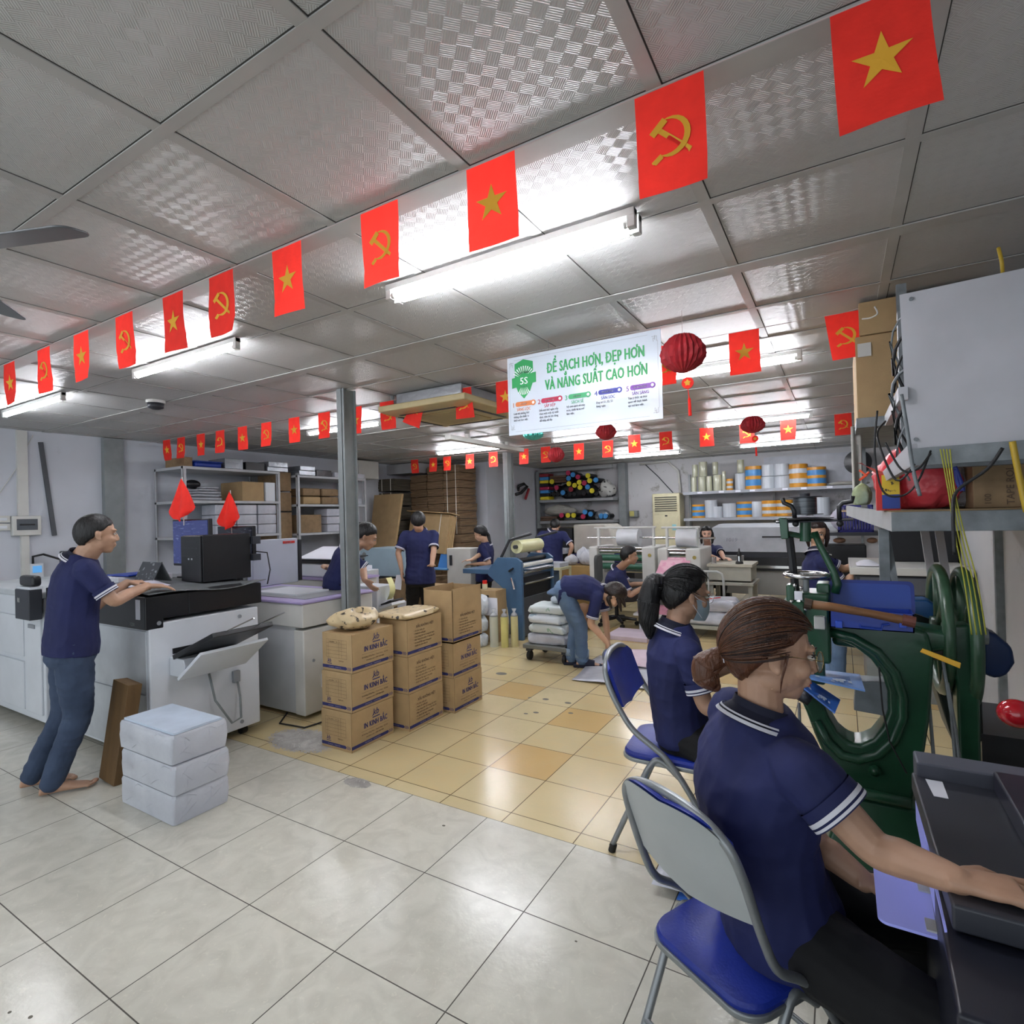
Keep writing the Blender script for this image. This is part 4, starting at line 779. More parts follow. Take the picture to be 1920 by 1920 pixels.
# paper lanterns
M_lan = mat('red_tissue', '#9c1420', .7, var=.12, vs=20)
def lantern(x, y, zc, r, h, label, m_=M_lan, tail=True):
    t = thing('paper_lantern', label, 'lantern', (x, y, zc-h))
    n = 48; prof = [(-1, .18), (-.85, .48), (-.6, .78), (-.3, .95), (0, 1), (.3, .95), (.6, .8), (.85, .62), (1.0, .45), (.88, .15)]; rings = []
    for j, (z, q) in enumerate(prof): rings.append([V((x+r*q*(1+(.09 if i % 2 else -.05)*(1 if (i//2+j) % 2 else .4))*cos(2*pi*i/n), y+r*q*(1+(.09 if i % 2 else -.05)*(1 if (i//2+j) % 2 else .4))*sin(2*pi*i/n), zc+h*z)) for i in range(n)])
    MB().loft(rings).build('paper_body', m_, t)
    MB().tube([(x, y, zc+h*.8), (x, y, HC)], .0015, 5).build('hanging_string', M_string, t)
    if tail:
        MB().cyl((x+.02, y-.004, zc-h-.06), (x+.02, y+.004, zc-h-.06), .032, n=16).build('round_charm', M_red, t); o = MB(); o.add([V((x+.02+a, y-.006, zc-h-.06+b)) for a, b in star(.02, .012)], [tuple(range(10))]); o.build('gold_mark', M_yel, t)
        MB().tube([(x+.02, y, zc-h-.09), (x+.025, y, zc-h-.14), (x+.026, y, zc-h-.15), (x+.028, y, zc-h-.24)], [.002, .003, .008, .009]).build('tassel', M_red, t)
lantern(-.715, 3.07, 2.41, .115, .10, 'largest dark red paper lantern, right of the hanging sign')
lantern(-.76, 6.2, 2.43, .115, .085, 'small red paper lantern in front of the far lamps, right part of the room')
lantern(-3.03, 6.2, 2.30, .10, .09, 'red paper lantern under the left part of the hanging sign', tail=False)
lantern(-2.25, 5.9, 2.47, .11, .085, 'red paper lantern mostly hidden behind the hanging sign', tail=False)
lantern(-2.75, 5.1, 2.40, .10, .055, 'turquoise paper lantern just under the hanging sign', mat('turquoise_tissue', '#4fb3a8', .7), False)
# ================================================================ middle: blue laminator, bags, trolley
M_bl = mat('slate_blue_steel', '#41607f', .4, var=.05)
t = thing('blue_laminator', 'slate blue roll laminator standing left of the trolley, in front of the second post', 'machine', (-3.6, 6.2, 0))
sp = [(-3.93, .80), (-3.93, .86), (-3.78, 1.03), (-3.50, 1.03), (-3.43, .98), (-3.43, .0), (-3.60, .0), (-3.68, .62)]
m = MB(); m.prism(sp, .05, frame((0, 6.0, 0), (1, 0, 0), (0, 0, 1))); m.build('side_plate', M_bl, t, bevel=.006)
m = MB(); m.prism(sp, .05, frame((0, 6.85, 0), (1, 0, 0), (0, 0, 1))); m.build('side_plate', M_bl, t, bevel=.006)
B(-3.66, -3.44, 6.0, 6.8, .05, .52).build('base_cabinet', mat('base_grey', '#3c4047', .5), t, bevel=.005); B(-4.4, -3.9, 6.05, 6.75, .80, .86).build('feed_table', M_bl, t, bevel=.004)
B(-3.62, -3.46, 6.0, 6.8, .52, .78).build('roller_well', M_black, t)
for x, z, r, mm in ((-3.44, .93, .028, M_offw), (-3.43, .84, .018, M_chrome), (-3.42, .70, .014, M_chrome), (-3.55, .98, .03, M_rubber)): MB().cyl((x, 6.0, z), (x, 6.8, z), r).build('roller', mm, t, smooth=False)
B(-3.48, -3.36, 6.1, 6.7, .875, .88).build('sheet', M_paper, t)
MB().tube([(-3.60, 5.93, .86), (-3.53, 5.92, .9)], .012).build('clamp_handle', M_black, t); MB().tube([(-3.56, 5.92, .78), (-3.51, 5.90, .64)], .012).build('crank_handle', M_chrome, t)
for y in (6.0, 6.72): MB().tube([(-3.75, y, 1.03), (-3.62, y, 1.25), (-3.30, y, 1.33)], .018).build('roll_arm', M_dark, t)
m = MB(); m.cyl((-3.55, 6.05, 1.16), (-3.55, 6.65, 1.16), .085); m.build('film_roll', mat('pale_yellow_film', '#d9d8a8', .3), t, auto=True); MB().cyl((-3.55, 6.0, 1.16), (-3.55, 6.72, 1.16), .025).build('roll_core', M_dark, t)
# boxes and bags left of it
crate(-3.95, -3.66, 5.72, 5.95, .0, .30, M_card, 'brown carton on the floor behind the film rolls, lower one', 'carton', 'shipping_carton'); 
t = thing('shipping_carton', 'brown carton with hand hole and hanging paper left of the blue laminator', 'carton', (-3.8, 5.8, .30)); B(-3.95, -3.66, 5.70, 5.95, .301, .64).build('box', M_card, t, bevel=.004); B(-3.84, -3.76, 5.694, 5.70, .56, .585).build('hand_hole', M_black, t); B(-3.82, -3.62, 5.67, 5.675, .34, .56).build('paper_note', M_paper, t)
B(-4.2, -3.97, 5.7, 5.95, 0, .62).build('side_crate', M_cardd, bevel=.003, label='crate with papers behind the open carton, left of the hand hole carton', cat='crate')
M_bag = mat('white_plastic_bag', '#cdd3d8', .35, bump=.8, bs=15, c2='#8fa3b2', thr=.64, vs=9)
lump('plastic_bag', (-3.80, 5.56, .37), .10, .09, .25, M_bag, 'white printed plastic bag, upper one beside the third carton stack', 'bag', 51, flat=.3); lump('plastic_bag', (-3.80, 5.53, .17), .10, .09, .2, M_bag, 'white printed plastic bag, middle one beside the third carton stack', 'bag', 52, flat=.3); lump('plastic_bag', (-3.78, 5.5, .0), .10, .08, .165, M_bag, 'white packet with dark print on the floor beside the third carton stack', 'bag', 53, flat=.25)
M_clear = mat('clear_wrapped_film', '#bfc2b4', .25, var=.03, spec=.6)
for x, y, r, m_, l in ((-3.60, 5.55, .052, M_clear, 'clear wrapped film roll standing left of the yellow one'), (-3.47, 5.58, .045, mat('yellow_film', '#d7cf85', .3), 'yellow film roll in a clear bag on the floor'), (-3.38, 5.66, .045, mat('cream_film', '#d2ca98', .3), 'cream film roll in a clear bag, nearest to the trolley')):
    t = thing('film_roll', l, 'film roll', (x, y, 0)); MB().cyl((x, y, 0), (x, y, .36), r).build('roll', m_, t, auto=True); MB().lathe([(r, .36), (r*.7, .39), (.012, .41), (.03, .45)], (x, y, 0), 12).build('bag_top', mat('thin_clear_bag', '#c9ccd0', .2, alpha=.6), t, smooth=True)
t = thing('small_items', 'orange capped bottle and tape on the hand hole carton', 'bottle', (-3.85, 5.8, .64)); MB().cyl((-3.88, 5.8, .642), (-3.88, 5.8, .71), .035).build('body', mat('tape_cream', '#cfc8a8', .5), t); MB().cyl((-3.88, 5.8, .71), (-3.88, 5.8, .75), .03).build('cap', M_red, t)
t = thing('platform_trolley', 'grey platform trolley carrying four white wrapped packages', 'trolley', (-2.72, 5.4, 0)); B(-2.98, -2.44, 5.15, 5.62, .13, .175).build('platform', mat('trolley_grey', '#6d6f6b', .6), t, bevel=.008)
for x in (-2.92, -2.5):
    for y in (5.2, 5.56):
        w_ = MB().cyl((x-.018, y, .052), (x+.018, y, .052), .05).build('wheel', M_rubber, t, bevel=.004); B(x-.03, x+.03, y-.03, y+.03, .10, .13).build('fork', M_dark, w_)
M_pw = mat('white_wrap_green_marks', '#ccd5d6', .4, bump=.5, bs=18, c2='#7fa98e', thr=.68, vs=15)
for k, (z, h, mm) in enumerate(((.176, .115, M_pk), (.293, .10, M_pw), (.396, .105, M_bag), (.503, .09, M_pw))):
    nm = ('lowest', 'second', 'third', 'topmost')[k]; lump('wrapped_package', (-2.72+.01*(k % 2), 5.38, z), .225, .20, h, mm, nm+' of the four white wrapped packages on the platform trolley', 'package', 60+k, .3, .16, 'packages on the trolley')
lump('cloth', (-2.62, 5.42, .594), .13, .14, .10, mat('pale_grey_cloth', '#a9b3bc', .8, bump=.4), 'crumpled pale cloth on top of the packages on the trolley', 'cloth', 70, 1, .8)
# small table with papers
t = thing('stool_table', 'small beige stool table with papers behind the blue laminator', 'table', (-3.9, 7.9, 0)); B(-4.12, -3.70, 7.62, 8.02, .70, .74).build('top', mat('cream_steel', '#b9b695', .5), t, bevel=.005)
for x in (-4.11, -3.73):
    for y in (7.63, 7.98): B(x, x+.03, y, y+.03, 0, .70).build('leg', mat('cream_steel', ''), t)
crate(-4.10, -3.73, 7.65, 7.98, .74, .81, M_pk, 'stack of white printed sheets on the small stool table', 'paper', 'paper_stack')
t = thing('waste_carton', 'open brown carton full of crumpled waste paper behind the bending woman', 'carton', (-3.4, 8.2, 0)); B(-3.97, -3.42, 8.18, 8.6, 0, .72).build('box', mat('gold_brown_cardboard', '#9a7c4c', .8), t, bevel=.004)
for k, (x, y, r, h) in enumerate(((-3.84, 8.33, .12, .18), (-3.56, 8.33, .13, .26), (-3.68, 8.45, .12, .3))): lump('crumpled_paper', (x, y, .721), r, r*.8, h, mat('crumpled_paper', ''), ('left', 'right', 'rear')[k]+' heap of crumpled paper sticking out of the waste carton', 'paper', 80+k, 1.2, .9)
B(-3.02, -2.9, 5.9, 6.2, 0, .01)
crate(-3.10, -2.90, 6.75, 6.95, 0, .36, mat('brown_bin', '#7d5a3e', .6), 'round brown bin behind the bending woman', 'bin', 'waste_bin', None, .08)
# floor paper sheets by the bending woman
def sheetobj(name, pts, z, m_, label, cat='paper', amp=.01, seed=1, n=12):
    a, b, c, d = [V((p[0], p[1], 0)) for p in pts]
    m = MB(); m.sheet(lambda u, v: (a*(1-u)*(1-v)+b*u*(1-v)+c*u*v+d*(1-u)*v)+V((0, 0, z+amp*(.5+.5*sin(u*9+seed)*cos(v*7+seed*2)))), n, n, .002); return m.build(name, m_, smooth=True, label=label, cat=cat)
sheetobj('white_sheet', [(-2.20, 4.70), (-1.45, 4.72), (-1.50, 5.75), (-2.30, 5.65)], .004, M_pk, 'large white wrapping sheet spread on the tiles in front of the bending woman', amp=.03)
sheetobj('pink_sheet', [(-2.02, 5.28), (-1.5, 5.25), (-1.52, 5.95), (-2.1, 5.9)], .045, mat('pale_pink_paper', '#cfb9c6', .5), 'pale pink sheets on the white wrapping sheet, held by the bending woman')
B(-2.55, -2.02, 6.45, 6.95, 0, .05).build('pink_ream', mat('pink_edge_paper', '#d3c3cf', .5), bevel=.003, label='low stack of pale pink sheets on the floor by the seated man', cat='paper')
# office chair of the seated man
t = thing('office_chair', 'black swivel chair under the seated man', 'chair', (-2.72, 7.35, 0))
for k in range(5):
    a = 2*pi*k/5+.3; x, y = -2.72+.27*cos(a), 7.35+.27*sin(a); MB().tube([(-2.72, 7.35, .11), (x, y, .075)], [.03, .02]).build('base_arm', M_black, t); MB().cyl((x, y-.02, .028), (x, y+.02, .028), .028).build('caster', M_rubber, t)
MB().cyl((-2.72, 7.35, .1), (-2.72, 7.35, .42), .028).build('gas_column', M_black, t); MB().prism(rrect(-2.94, -2.5, 7.13, 7.57, .09), .07, Matrix.Translation((0, 0, .42))).build('seat', M_black, t, bevel=.02)
m = MB(); m.M = Matrix.Translation((-2.98, 7.3, .78)) @ Matrix.Rotation(RD(100), 4, 'Z'); m.prism(rrect(-.19, .19, -.2, .2, .08), .05, frame((0, 0, 0), (1, 0, 0), (0, 0, 1))); m.build('backrest', mat('grey_fabric', '#4a4c4b', .9), t, bevel=.02)
MB().tube([(-2.75, 7.35, .43), (-2.98, 7.33, .45), (-3.0, 7.33, .7)], .018).build('back_bar', M_black, t)
# ================================================================ film laminators
def laminator(x0, x1, y, label, rollx, pink=False):
    t = thing('film_laminator', label, 'machine', ((x0+x1)/2, y+.4, 0))
    for x, w_ in ((x0, .14), (x1-.2, .2)): B(x, x+w_, y, y+.75, .42, 1.05).build('side_housing', M_offw, t, bevel=.02); B(x, x+w_, y+.05, y+.7, 0, .42).build('side_foot', mat('warm_grey', '#9b9c98', .5), t, bevel=.01)
    B(x0+.14, x1-.2, y+.3, y+.7, .3, .5).build('lower_frame', M_dark, t)
    for dy, z, r, mm in ((.1, .98, .035, M_chrome), (.1, .88, .05, mat('green_rubber', '#2d5f4a', .4)), (.12, .75, .05, mat('green_rubber', '')), (.05, 1.03, .02, M_chrome), (.3, .66, .03, M_chrome)): MB().cyl((x0+.12, y+dy, z), (x1-.15, y+dy, z), r).build('roller', mm, t, auto=True)
    MB().cyl((x0-.12, y+.25, 1.18), (x1+.15, y+.25, 1.18), .014).build('upper_shaft', M_chrome, t)
    MB().cyl((rollx[0], y+.25, 1.18), (rollx[1], y+.25, 1.18), .13, n=24).build('film_roll', mat('white_film', '#cdd0d4', .3), t, auto=True)
    for x in (x0+.06, x1-.1): B(x, x+.03, y+.22, y+.28, 1.05, 1.32).build('roll_post', M_offw, t)
    MB().cyl((x0, y+.25, 1.33), (x1-.05, y+.25, 1.33), .015).build('top_bar', M_offw, t)
    MB().cyl((x1-.08, y-.006, .93), (x1-.08, y, .93), .025).build('knob', mat('brass_knob', '#9a8a45', .4), t)
    return t
laminator(-3.35, -2.32, 7.9, 'white film laminator behind the seated man', (-2.95, -2.62))
laminator(-2.20, -1.62, 7.6, 'white film laminator with the pink printed web, left of the smiling woman', (-1.98, -1.70))
m = MB(); m.sheet(lambda u, v: (-2.14+.40*u-.08*v, 7.62-.32*v**1.4, .93-.42*v+.04*sin(v*3)), 8, 14)
m.build('pink_web', mat('pink_print', '#d191a8', .45, c2='#d9a9b8', thr=.5, vs=12), smooth=True, label='pink printed web coming out of the laminator beside the seated man', cat='paper')
t = thing('sheet_table', 'low white table with pink sheets in front of the laminator with the pink web', 'table', (-2.1, 7.1, 0)); B(-2.35, -1.85, 6.95, 7.4, .22, .25).build('top', M_offw, t, bevel=.004); B(-2.3, -1.9, 7.0, 7.35, 0, .22).build('base', M_white, t, bevel=.03)
B(-2.30, -1.92, 6.98, 7.36, .251, .31).build('pink_stack', mat('pink_stack', '#c98a9c', .6), bevel=.003, label='stack of pink sheets on the low white table', cat='paper')
# far printer with black panel
t = thing('production_scanner', 'white production machine with black control panel behind the man in jeans', 'machine', (-4.0, 9.9, 0))
B(-5.3, -3.2, 9.6, 10.4, .0, .82).build('base', mat('dark_base', '#25272d', .5), t); B(-5.1, -4.35, 9.5, 10.3, .82, 1.30).build('panel_housing', M_black, t, bevel=.01)
m = MB(); m.prism([(-4.33, .82), (-3.50, .82), (-3.50, .95), (-3.62, 1.30), (-3.72, 1.36), (-4.33, 1.36)], .75, frame((0, 10.25, 0), (1, 0, 0), (0, 0, 1))); m.build('hood', mat('cream_hood', '#bdb8ae', .4), t, bevel=.03)
B(-4.85, -4.80, 9.495, 9.5, 1.1, 1.22).build('small_display', mat('lit_display', '#9fc6ee', .3, emit=.8), t)
m = MB(); text_mb(m, 'Color', .05, frame((-4.7, 9.494, 1.10), (1, 0, 0), (0, 0, 1))); m.build('panel_text', M_steel, t)
B(-4.3, -3.3, 9.3, 9.6, .5, .82).build('front_shelf', M_navyink, t)
B(-4.95, -4.4, 9.25, 9.48, .825, .93).build('white_boxes', M_pk, bevel=.01, label='white packs on the ledge under the hand of the man in jeans', cat='box')
# ================================================================ back wall fittings
t = thing('floor_air_conditioner', 'cream floor standing air conditioner against the back wall', 'air conditioner', (-3.05, 11.45, 0))
B(-3.32, -2.76, 11.2, 11.6, 0, 1.93).build('cabinet', mat('cream_plastic', '#c6bf9d', .45), t, bevel=.02); B(-3.28, -2.80, 11.192, 11.2, .6, 1.48).build('front_panel', mat('cream_panel', '#cbc4a2', .4), t, bevel=.01)
m = MB()
for k in range(7): m.box(-3.26, -2.82, 11.185, 11.2, 1.57+.045*k, 1.59+.045*k)
m.build('air_grille', mat('grille_dark', '#4c4b40', .5), t); B(-3.06, -3.01, 11.187, 11.195, 1.46, 1.49).build('display', M_black, t); B(-2.92, -2.84, 11.188, 11.193, 1.18, 1.3).build('sticker', mat('aqua_sticker', '#8fc5cd', .4), t)
M_rk = mat('grey_shelf_steel', '#8f9193', .5)
t = thing('toner_shelf', 'grey wall shelf on the back wall loaded with coloured tubes', 'shelf', (-4.9, 11.45, 1.4))
for z in (1.36, 1.84): B(-5.95, -4.16, 11.2, 11.68, z, z+.06).build('shelf_board', M_rk, t)
B(-6.0, -5.93, 11.2, 11.26, 0, 2.55).build('upright', M_steel, t)
B(-5.95, -4.16, 11.2, 11.26, 2.53, 2.6).build('top_rail', M_rk, t)
tc_ = {'m': mat('magenta_cap', '#b32350', .45), 'c': mat('cyan_cap', '#3f8fd0', .45), 'y': mat('yellow_cap', '#dfcf2a', .45), 'k': M_black, 'r': mat('dark_red_cap', '#8f1f2b', .5)}
M_tubek = mat('black_toner_tube', '#141519', .5)
zt = [(845, 215, 'm'), (915, 240, 'c'), (850, 295, 'c'), (990, 275, 'm'), (1140, 255, 'y'), (1165, 330, 'y'), (1258, 320, 'c'), (1010, 355, 'y'), (1085, 365, 'm'), (855, 375, 'y'), (940, 400, 'y'), (1135, 425, 'c'), (885, 460, 'r'), (1200, 480, 'y'), (670, 435, 'm'), (765, 510, 'c'), (1020, 430, 'y'), (600, 345, 'y')]
cn = dict(m='magenta', c='cyan', y='yellow', r='dark red')
for k, (a, b, c_) in enumerate(zt):
    p = PY(960+a*.125, 860+b*.125, 11.18); r = .055; t = thing('toner_tube', cn[c_]+' capped toner tube in the pile on the upper toner shelf', 'toner tube', (p.x, 11.4, p.z-r), 0, 'toner tubes, '+cn[c_]+' caps, upper shelf')
    MB().cyl((p.x, 11.19, p.z), (p.x, 11.6, p.z), r*.93, n=14).build('tube', M_tubek, t, auto=True); MB().cyl((p.x, 11.165, p.z), (p.x, 11.19, p.z), r, n=14).build('cap', tc_[c_], t)
zt2 = [(745, 850, 'm'), (840, 850, 'y'), (925, 850, 'y'), (1095, 800, 'c'), (1180, 830, 'c'), (1068, 868, 'm'), (1340, 860, 'c'), (1400, 860, 'c')]
for k, (a, b, c_) in enumerate(zt2):
    p = PY(960+a*.125, 860+b*.125, 11.18); r = .055; t = thing('toner_tube', cn[c_]+' capped toner tube lying on the lower toner shelf', 'toner tube', (p.x, 11.4, p.z-r), 0, 'toner tubes, '+cn[c_]+' caps, lower shelf')
    MB().cyl((p.x, 11.19, p.z), (p.x, 11.6, p.z), r*.93, n=14).build('tube', M_tubek, t, auto=True); MB().cyl((p.x, 11.165, p.z), (p.x, 11.19, p.z), r, n=14).build('cap', tc_[c_], t)
for k in range(14):   # black tubes behind
    a, b = (560+62*(k % 7), 530-120*(k//7)) if k < 7 else (1080+60*(k-7), 520-30*((k-7) % 3)*1.0)
    p = PY(960+a*.125, 860+b*.125, 11.3); z = max(p.z, 1.96)
    t = thing('toner_tube', 'plain black tube in the pile on the upper toner shelf', 'toner tube', (p.x, 11.5, z-.05), 0, 'plain black tubes'); MB().cyl((p.x, 11.3, z), (p.x, 11.66, z), .05, n=14).build('tube', M_tubek, t, auto=True)
lump('dark_bundle', (-5.08, 11.48, 1.901), .46, .16, .42, M_tubek, 'heap of black wrapped tubes behind the coloured caps', 'bundle', 85, .6, .5)
lump('white_sack', (-4.36, 11.4, 1.905), .18, .18, .38, mat('sack_with_black_stripes', '#b5b4b0', .7, c2='#26272a', thr=.6, vs=5, stretch=(3, 1, 3)), 'white sack with black stripes at the right end of the upper toner shelf', 'sack', 86, .8, .7)
lump('canvas_sack', (-5.5, 11.42, 1.53), .38, .2, .26, mat('grey_canvas', '#a19f97', .8, bump=.5), 'grey canvas sack on the lower toner shelf', 'sack', 87, .9, .7)
for k in range(2): crate(-5.92, -5.5, 11.22, 11.6, 1.421+.055*k, 1.47+.055*k, mat('brown_planks', '#5d4636', .8), ('lower', 'upper')[k]+' brown board at the left end of the lower toner shelf', 'board', 'board')
for k in range(3): crate(-5.66, -5.25, 11.22, 11.5, 2.28+.055*k, 2.33+.055*k, mat('brown_planks', ''), ('lowest', 'middle', 'top')[k]+' dark brown flat box on the pile of coloured tubes', 'box', 'flat_box')
for k in range(8): crate(-5.92, -5.70, 11.22, 11.5, 1.905+.075*k, 1.975+.075*k, [tc_['y'], tc_['k'], tc_['c'], tc_['m'], tc_['k'], tc_['y'], tc_['c'], tc_['r']][k], ['yellow', 'black', 'blue', 'magenta', 'black', 'yellow', 'blue', 'dark red'][k]+' toner box in the left column of the upper toner shelf, '+['lowest', 'second', 'third', 'fourth', 'fifth', 'sixth', 'seventh', 'topmost'][k], 'box', 'toner_box')
lump('silver_bag', (-4.45, 11.35, 1.421), .16, .12, .22, M_silver, 'silver plastic bag at the right end of the lower toner shelf', 'bag', 88)
lump('dark_bundle', (-4.85, 11.45, 1.421), .3, .15, .16, M_tubek, 'dark wrapped bundle in the middle of the lower toner shelf', 'bundle', 89)
t = thing('control_box', 'small yellow faced control box on the back wall post', 'control box', (-3.85, 11.6, 1.4)); B(-3.93, -3.75, 11.55, 11.7, 1.46, 1.60).build('case', M_steel, t, bevel=.01); B(-3.92, -3.82, 11.545, 11.55, 1.48, 1.59).build('face', mat('dull_yellow', '#b5ad62', .5), t)
t = thing('wall_fan', 'black and red wall fan on the left part of the far side wall', 'fan', (-6.0, 10.6, 2.0)); MB().tube([(-6.05, 10.45, 2.12), (-5.97, 10.35, 2.2), (-5.93, 10.5, 2.25), (-5.93, 10.65, 2.2), (-5.95, 10.4, 2.05), (-6.03, 10.3, 2.02)], .035).build('bent_arm', M_black, t, smooth=True); MB().tube([(-5.95, 10.75, 2.15), (-5.97, 10.62, 1.92)], .03).build('red_handle', tc_['r'], t)
MB().tube([(-3.6, 11.68, 2.6), (-3.3, 11.66, 2.3), (-3.0, 11.64, 1.95)], .01).build('wall_cable', M_dark, label='dark cable slanting down the back wall to the floor air conditioner', cat='cable')
MB().tube([(-3.7, 11.66, 2.6), (-3.1, 11.66, 2.62), (-2.88, 11.64, 2.4), (-2.85, 11.64, 1.95)], .025).build('refrigerant_pipe', M_offw, smooth=True, label='white insulated pipe bending down to the floor air conditioner', cat='pipe')
# film roll shelf
t = thing('film_roll_shelf', 'long grey two level shelf full of film rolls on the back wall', 'shelf', (-1.2, 11.45, 1.4))
for z in (1.36, 1.88): B(-2.68, .45, 11.15, 11.6, z, z+.055).build('shelf_board', mat('pale_shelf_front', '#9c9fa6', .5), t); 
for x in (-2.66, -1.1, .3): B(x, x+.04, 11.56, 11.6, 0, 2.3).build('upright', M_steel, t)
m = MB()
for x in (-2.4, -2.0, -1.7, -1.45, -.9, -.6, -.2): m = B(x, x+.09, 11.144, 11.15, 1.893, 1.928); m.build('price_tag', M_paper, t)
M_clr = mat('clear_film_roll', '#c2c4b4', .22, spec=.8, c2='#a9a888', vs=3, stretch=(18, 18, .2)); M_wht = mat('white_film_roll', '#c4c9cf', .3, c2='#aeb4ba', vs=3, stretch=(8, 8, .3)); M_org = mat('orange_tape_roll', '#c98a22', .35); M_bt = mat('blue_wrap', '#4c93cd', .3, c2='#3a7ab5', vs=8)
def roll(x, z, r, h, kind, label, y=11.35, grp=None):
    t = thing('film_roll', label, 'film roll', (x, y, z), 0, grp)
    MB().lathe([(r*.96, 0), (r, .006), (r, h-.006), (r*.96, h)], (x, y, z), 20).build('roll', dict(c=M_clr, w=M_wht, o=M_org, b=M_bt, p=M_wht)[kind], t, auto=True)
    if kind == 'b':
        for q in (.0, .42, .84): MB().lathe([(r*1.02, 0), (r*1.02, h*.15)], (x, y, z+h*q), 20).build('tape_band', M_org, t, auto=True)
    if kind == 'o':
        for q in (.18, .6): MB().lathe([(r*1.02, 0), (r*1.02, h*.2)], (x, y, z+h*q), 20).build('white_band', M_wht, t, auto=True)
    return t
kn = dict(c='clear', w='white', o='orange taped', b='blue and orange', p='plain white')
def rp(a, b, w_, h_, kind, lab, z=None, g=None):   # zoom px of the roll's base centre, width and height
    p = PY(1280+a*.1771, 860+b*.1771, 11.25); k_ = 10.1/1034.6*.1771*1.04
    zz = z if z is not None else p.z; roll(p.x, zz, w_*k_/2, h_*k_, kind, kn[kind]+' roll '+lab, 11.36, g)
Z2, Z1 = 1.936, 1.416
for i, (a, w_, h_) in enumerate(((108, 60, 165), (195, 80, 165), (272, 62, 165), (360, 90, 175), (430, 40, 210))): rp(a, 350, w_, h_, 'c', 'in the lower row at the left end of the top film shelf', Z2, 'clear rolls, lower row')
hz = Z2+165*.00180*1.01
for i, (a, w_, h_) in enumerate(((118, 58, 135), (205, 88, 160))): rp(a, 180, w_, h_, 'c', 'standing on other clear rolls at the left end', hz, 'clear rolls, stacked')
rp(335, 180, 60, 135, 'c', 'stacked third from the left end of the top film shelf', Z2+.325)
rp(490, 340, 70, 125, 'o', 'small one beside the tall clear rolls', Z2); rp(605, 330, 110, 175, 'w', 'between the clear rolls and the blue one, top shelf', Z2); rp(605, 150, 70, 140, 'c', 'on top of the white roll, top shelf', Z2+.325)
rp(745, 325, 160, 245, 'b', 'tall one in the middle of the top film shelf', Z2)
rp(900, 320, 140, 125, 'w', 'lower left of four white rolls on the top shelf', Z2); rp(1050, 315, 155, 125, 'w', 'lower right of four white rolls on the top shelf', Z2); rp(900, 190, 130, 122, 'w', 'upper left of four white rolls on the top shelf', Z2+.231); rp(1040, 190, 150, 122, 'w', 'upper right of four white rolls on the top shelf', Z2+.231)
rp(1225, 305, 175, 235, 'o', 'large one with white bands on the top shelf', Z2); rp(1415, 295, 175, 195, 'b', 'at the right end of the top film shelf', Z2)
rp(158, 605, 140, 150, 'b', 'at the left end of the lower film shelf', Z1); rp(290, 605, 130, 190, 'p', 'tall one second on the lower film shelf', Z1); rp(355, 605, 120, 120, 'w', 'short one on the lower film shelf', Z1); rp(490, 600, 145, 150, 'w', 'wide one on the lower film shelf', Z1); rp(650, 600, 160, 165, 'b', 'in the middle of the lower film shelf', Z1); rp(780, 600, 110, 160, 'p', 'right of the middle blue roll, lower shelf', Z1); rp(915, 600, 150, 165, 'o', 'left one of two on the lower film shelf', Z1); rp(1075, 598, 160, 165, 'o', 'right one of two on the lower film shelf', Z1); rp(1470, 570, 150, 180, 'p', 'behind the wire reel on the lower film shelf', Z1); rp(1230, 590, 150, 130, 'w', 'behind the spool of wire on the lower film shelf', Z1)
lump('folded_cloths', (.12, 11.35, 1.936), .3, .15, .07, mat('grey_rags', '#9a9890', .9, bump=.5), 'folded grey rags at the right end of the top film shelf', 'cloth', 90, .6, .3)
t = thing('wall_fan', 'round black fan on the back wall near the right rack', 'fan', (.35, 11.4, 2.3)); MB().lathe([(.02, 0), (.2, .02), (.21, .06), (.05, .1)], (.28, 11.4, 2.33), 24, (0, -1, 0)).build('grille', M_black, t)
B(-1.25, .2, 11.67, 11.695, 1.99, 2.55).build('white_board', mat('white_panel_board', '#b9bdc5', .5), label='white panel on the back wall behind the blue and white rolls', cat='panel')
# ================================================================ guillotine / cutter, desk, trolley on the right
M_gy = mat('machine_light_grey', '#9fa19f', .45, var=.03)
t = thing('paper_cutter', 'big light grey flatbed cutting machine under the film roll shelf', 'machine', (-.9, 9.8, 0))
B(-1.75, -.05, 9.2, 10.3, .25, .62).build('base_cabinet', M_gy, t, bevel=.01); B(-1.75, -.05, 9.15, 10.3, .62, .82).build('bed_well', M_black, t); B(-1.30, -.10, 9.12, 9.2, .66, .70).build('front_rail', M_chrome, t)
m = MB(); m.prism([(9.15, .90), (9.35, 1.28), (9.9, 1.32), (10.3, 1.32), (10.3, .95)], 1.75, frame((-1.80, 0, 0), (0, 1, 0), (0, 0, 1))); m.build('hood', mat('hood_grey', '#a9adb2', .4), t, bevel=.01)
B(-1.80, -.05, 9.18, 10.2, .82, .90).build('gap', M_dark, t); m = MB(); m.quad((-1.05, 9.255, 1.12), (-.55, 9.255, 1.12), (-.55, 9.265, 1.14), (-1.05, 9.265, 1.14), .012); m.build('hood_handle', M_black, t)
m = MB(); text_mb(m, '1019', .09, frame((-1.58, 9.225, 1.06), (1, 0, 0), (0, .5, .87)), bold=.003); m.build('model_number', M_seam, t)
B(-1.6, -1.3, 9.1, 9.2, .55, .85).build('console', M_gy, t, bevel=.01); B(-.42, -.30, 9.19, 9.2, .5, .56).build('vent_plate', M_dark, t)
for x in (-1.6, -.2): B(x-.05, x+.05, 9.3, 9.5, 0, .25).build('foot', M_dark, t)
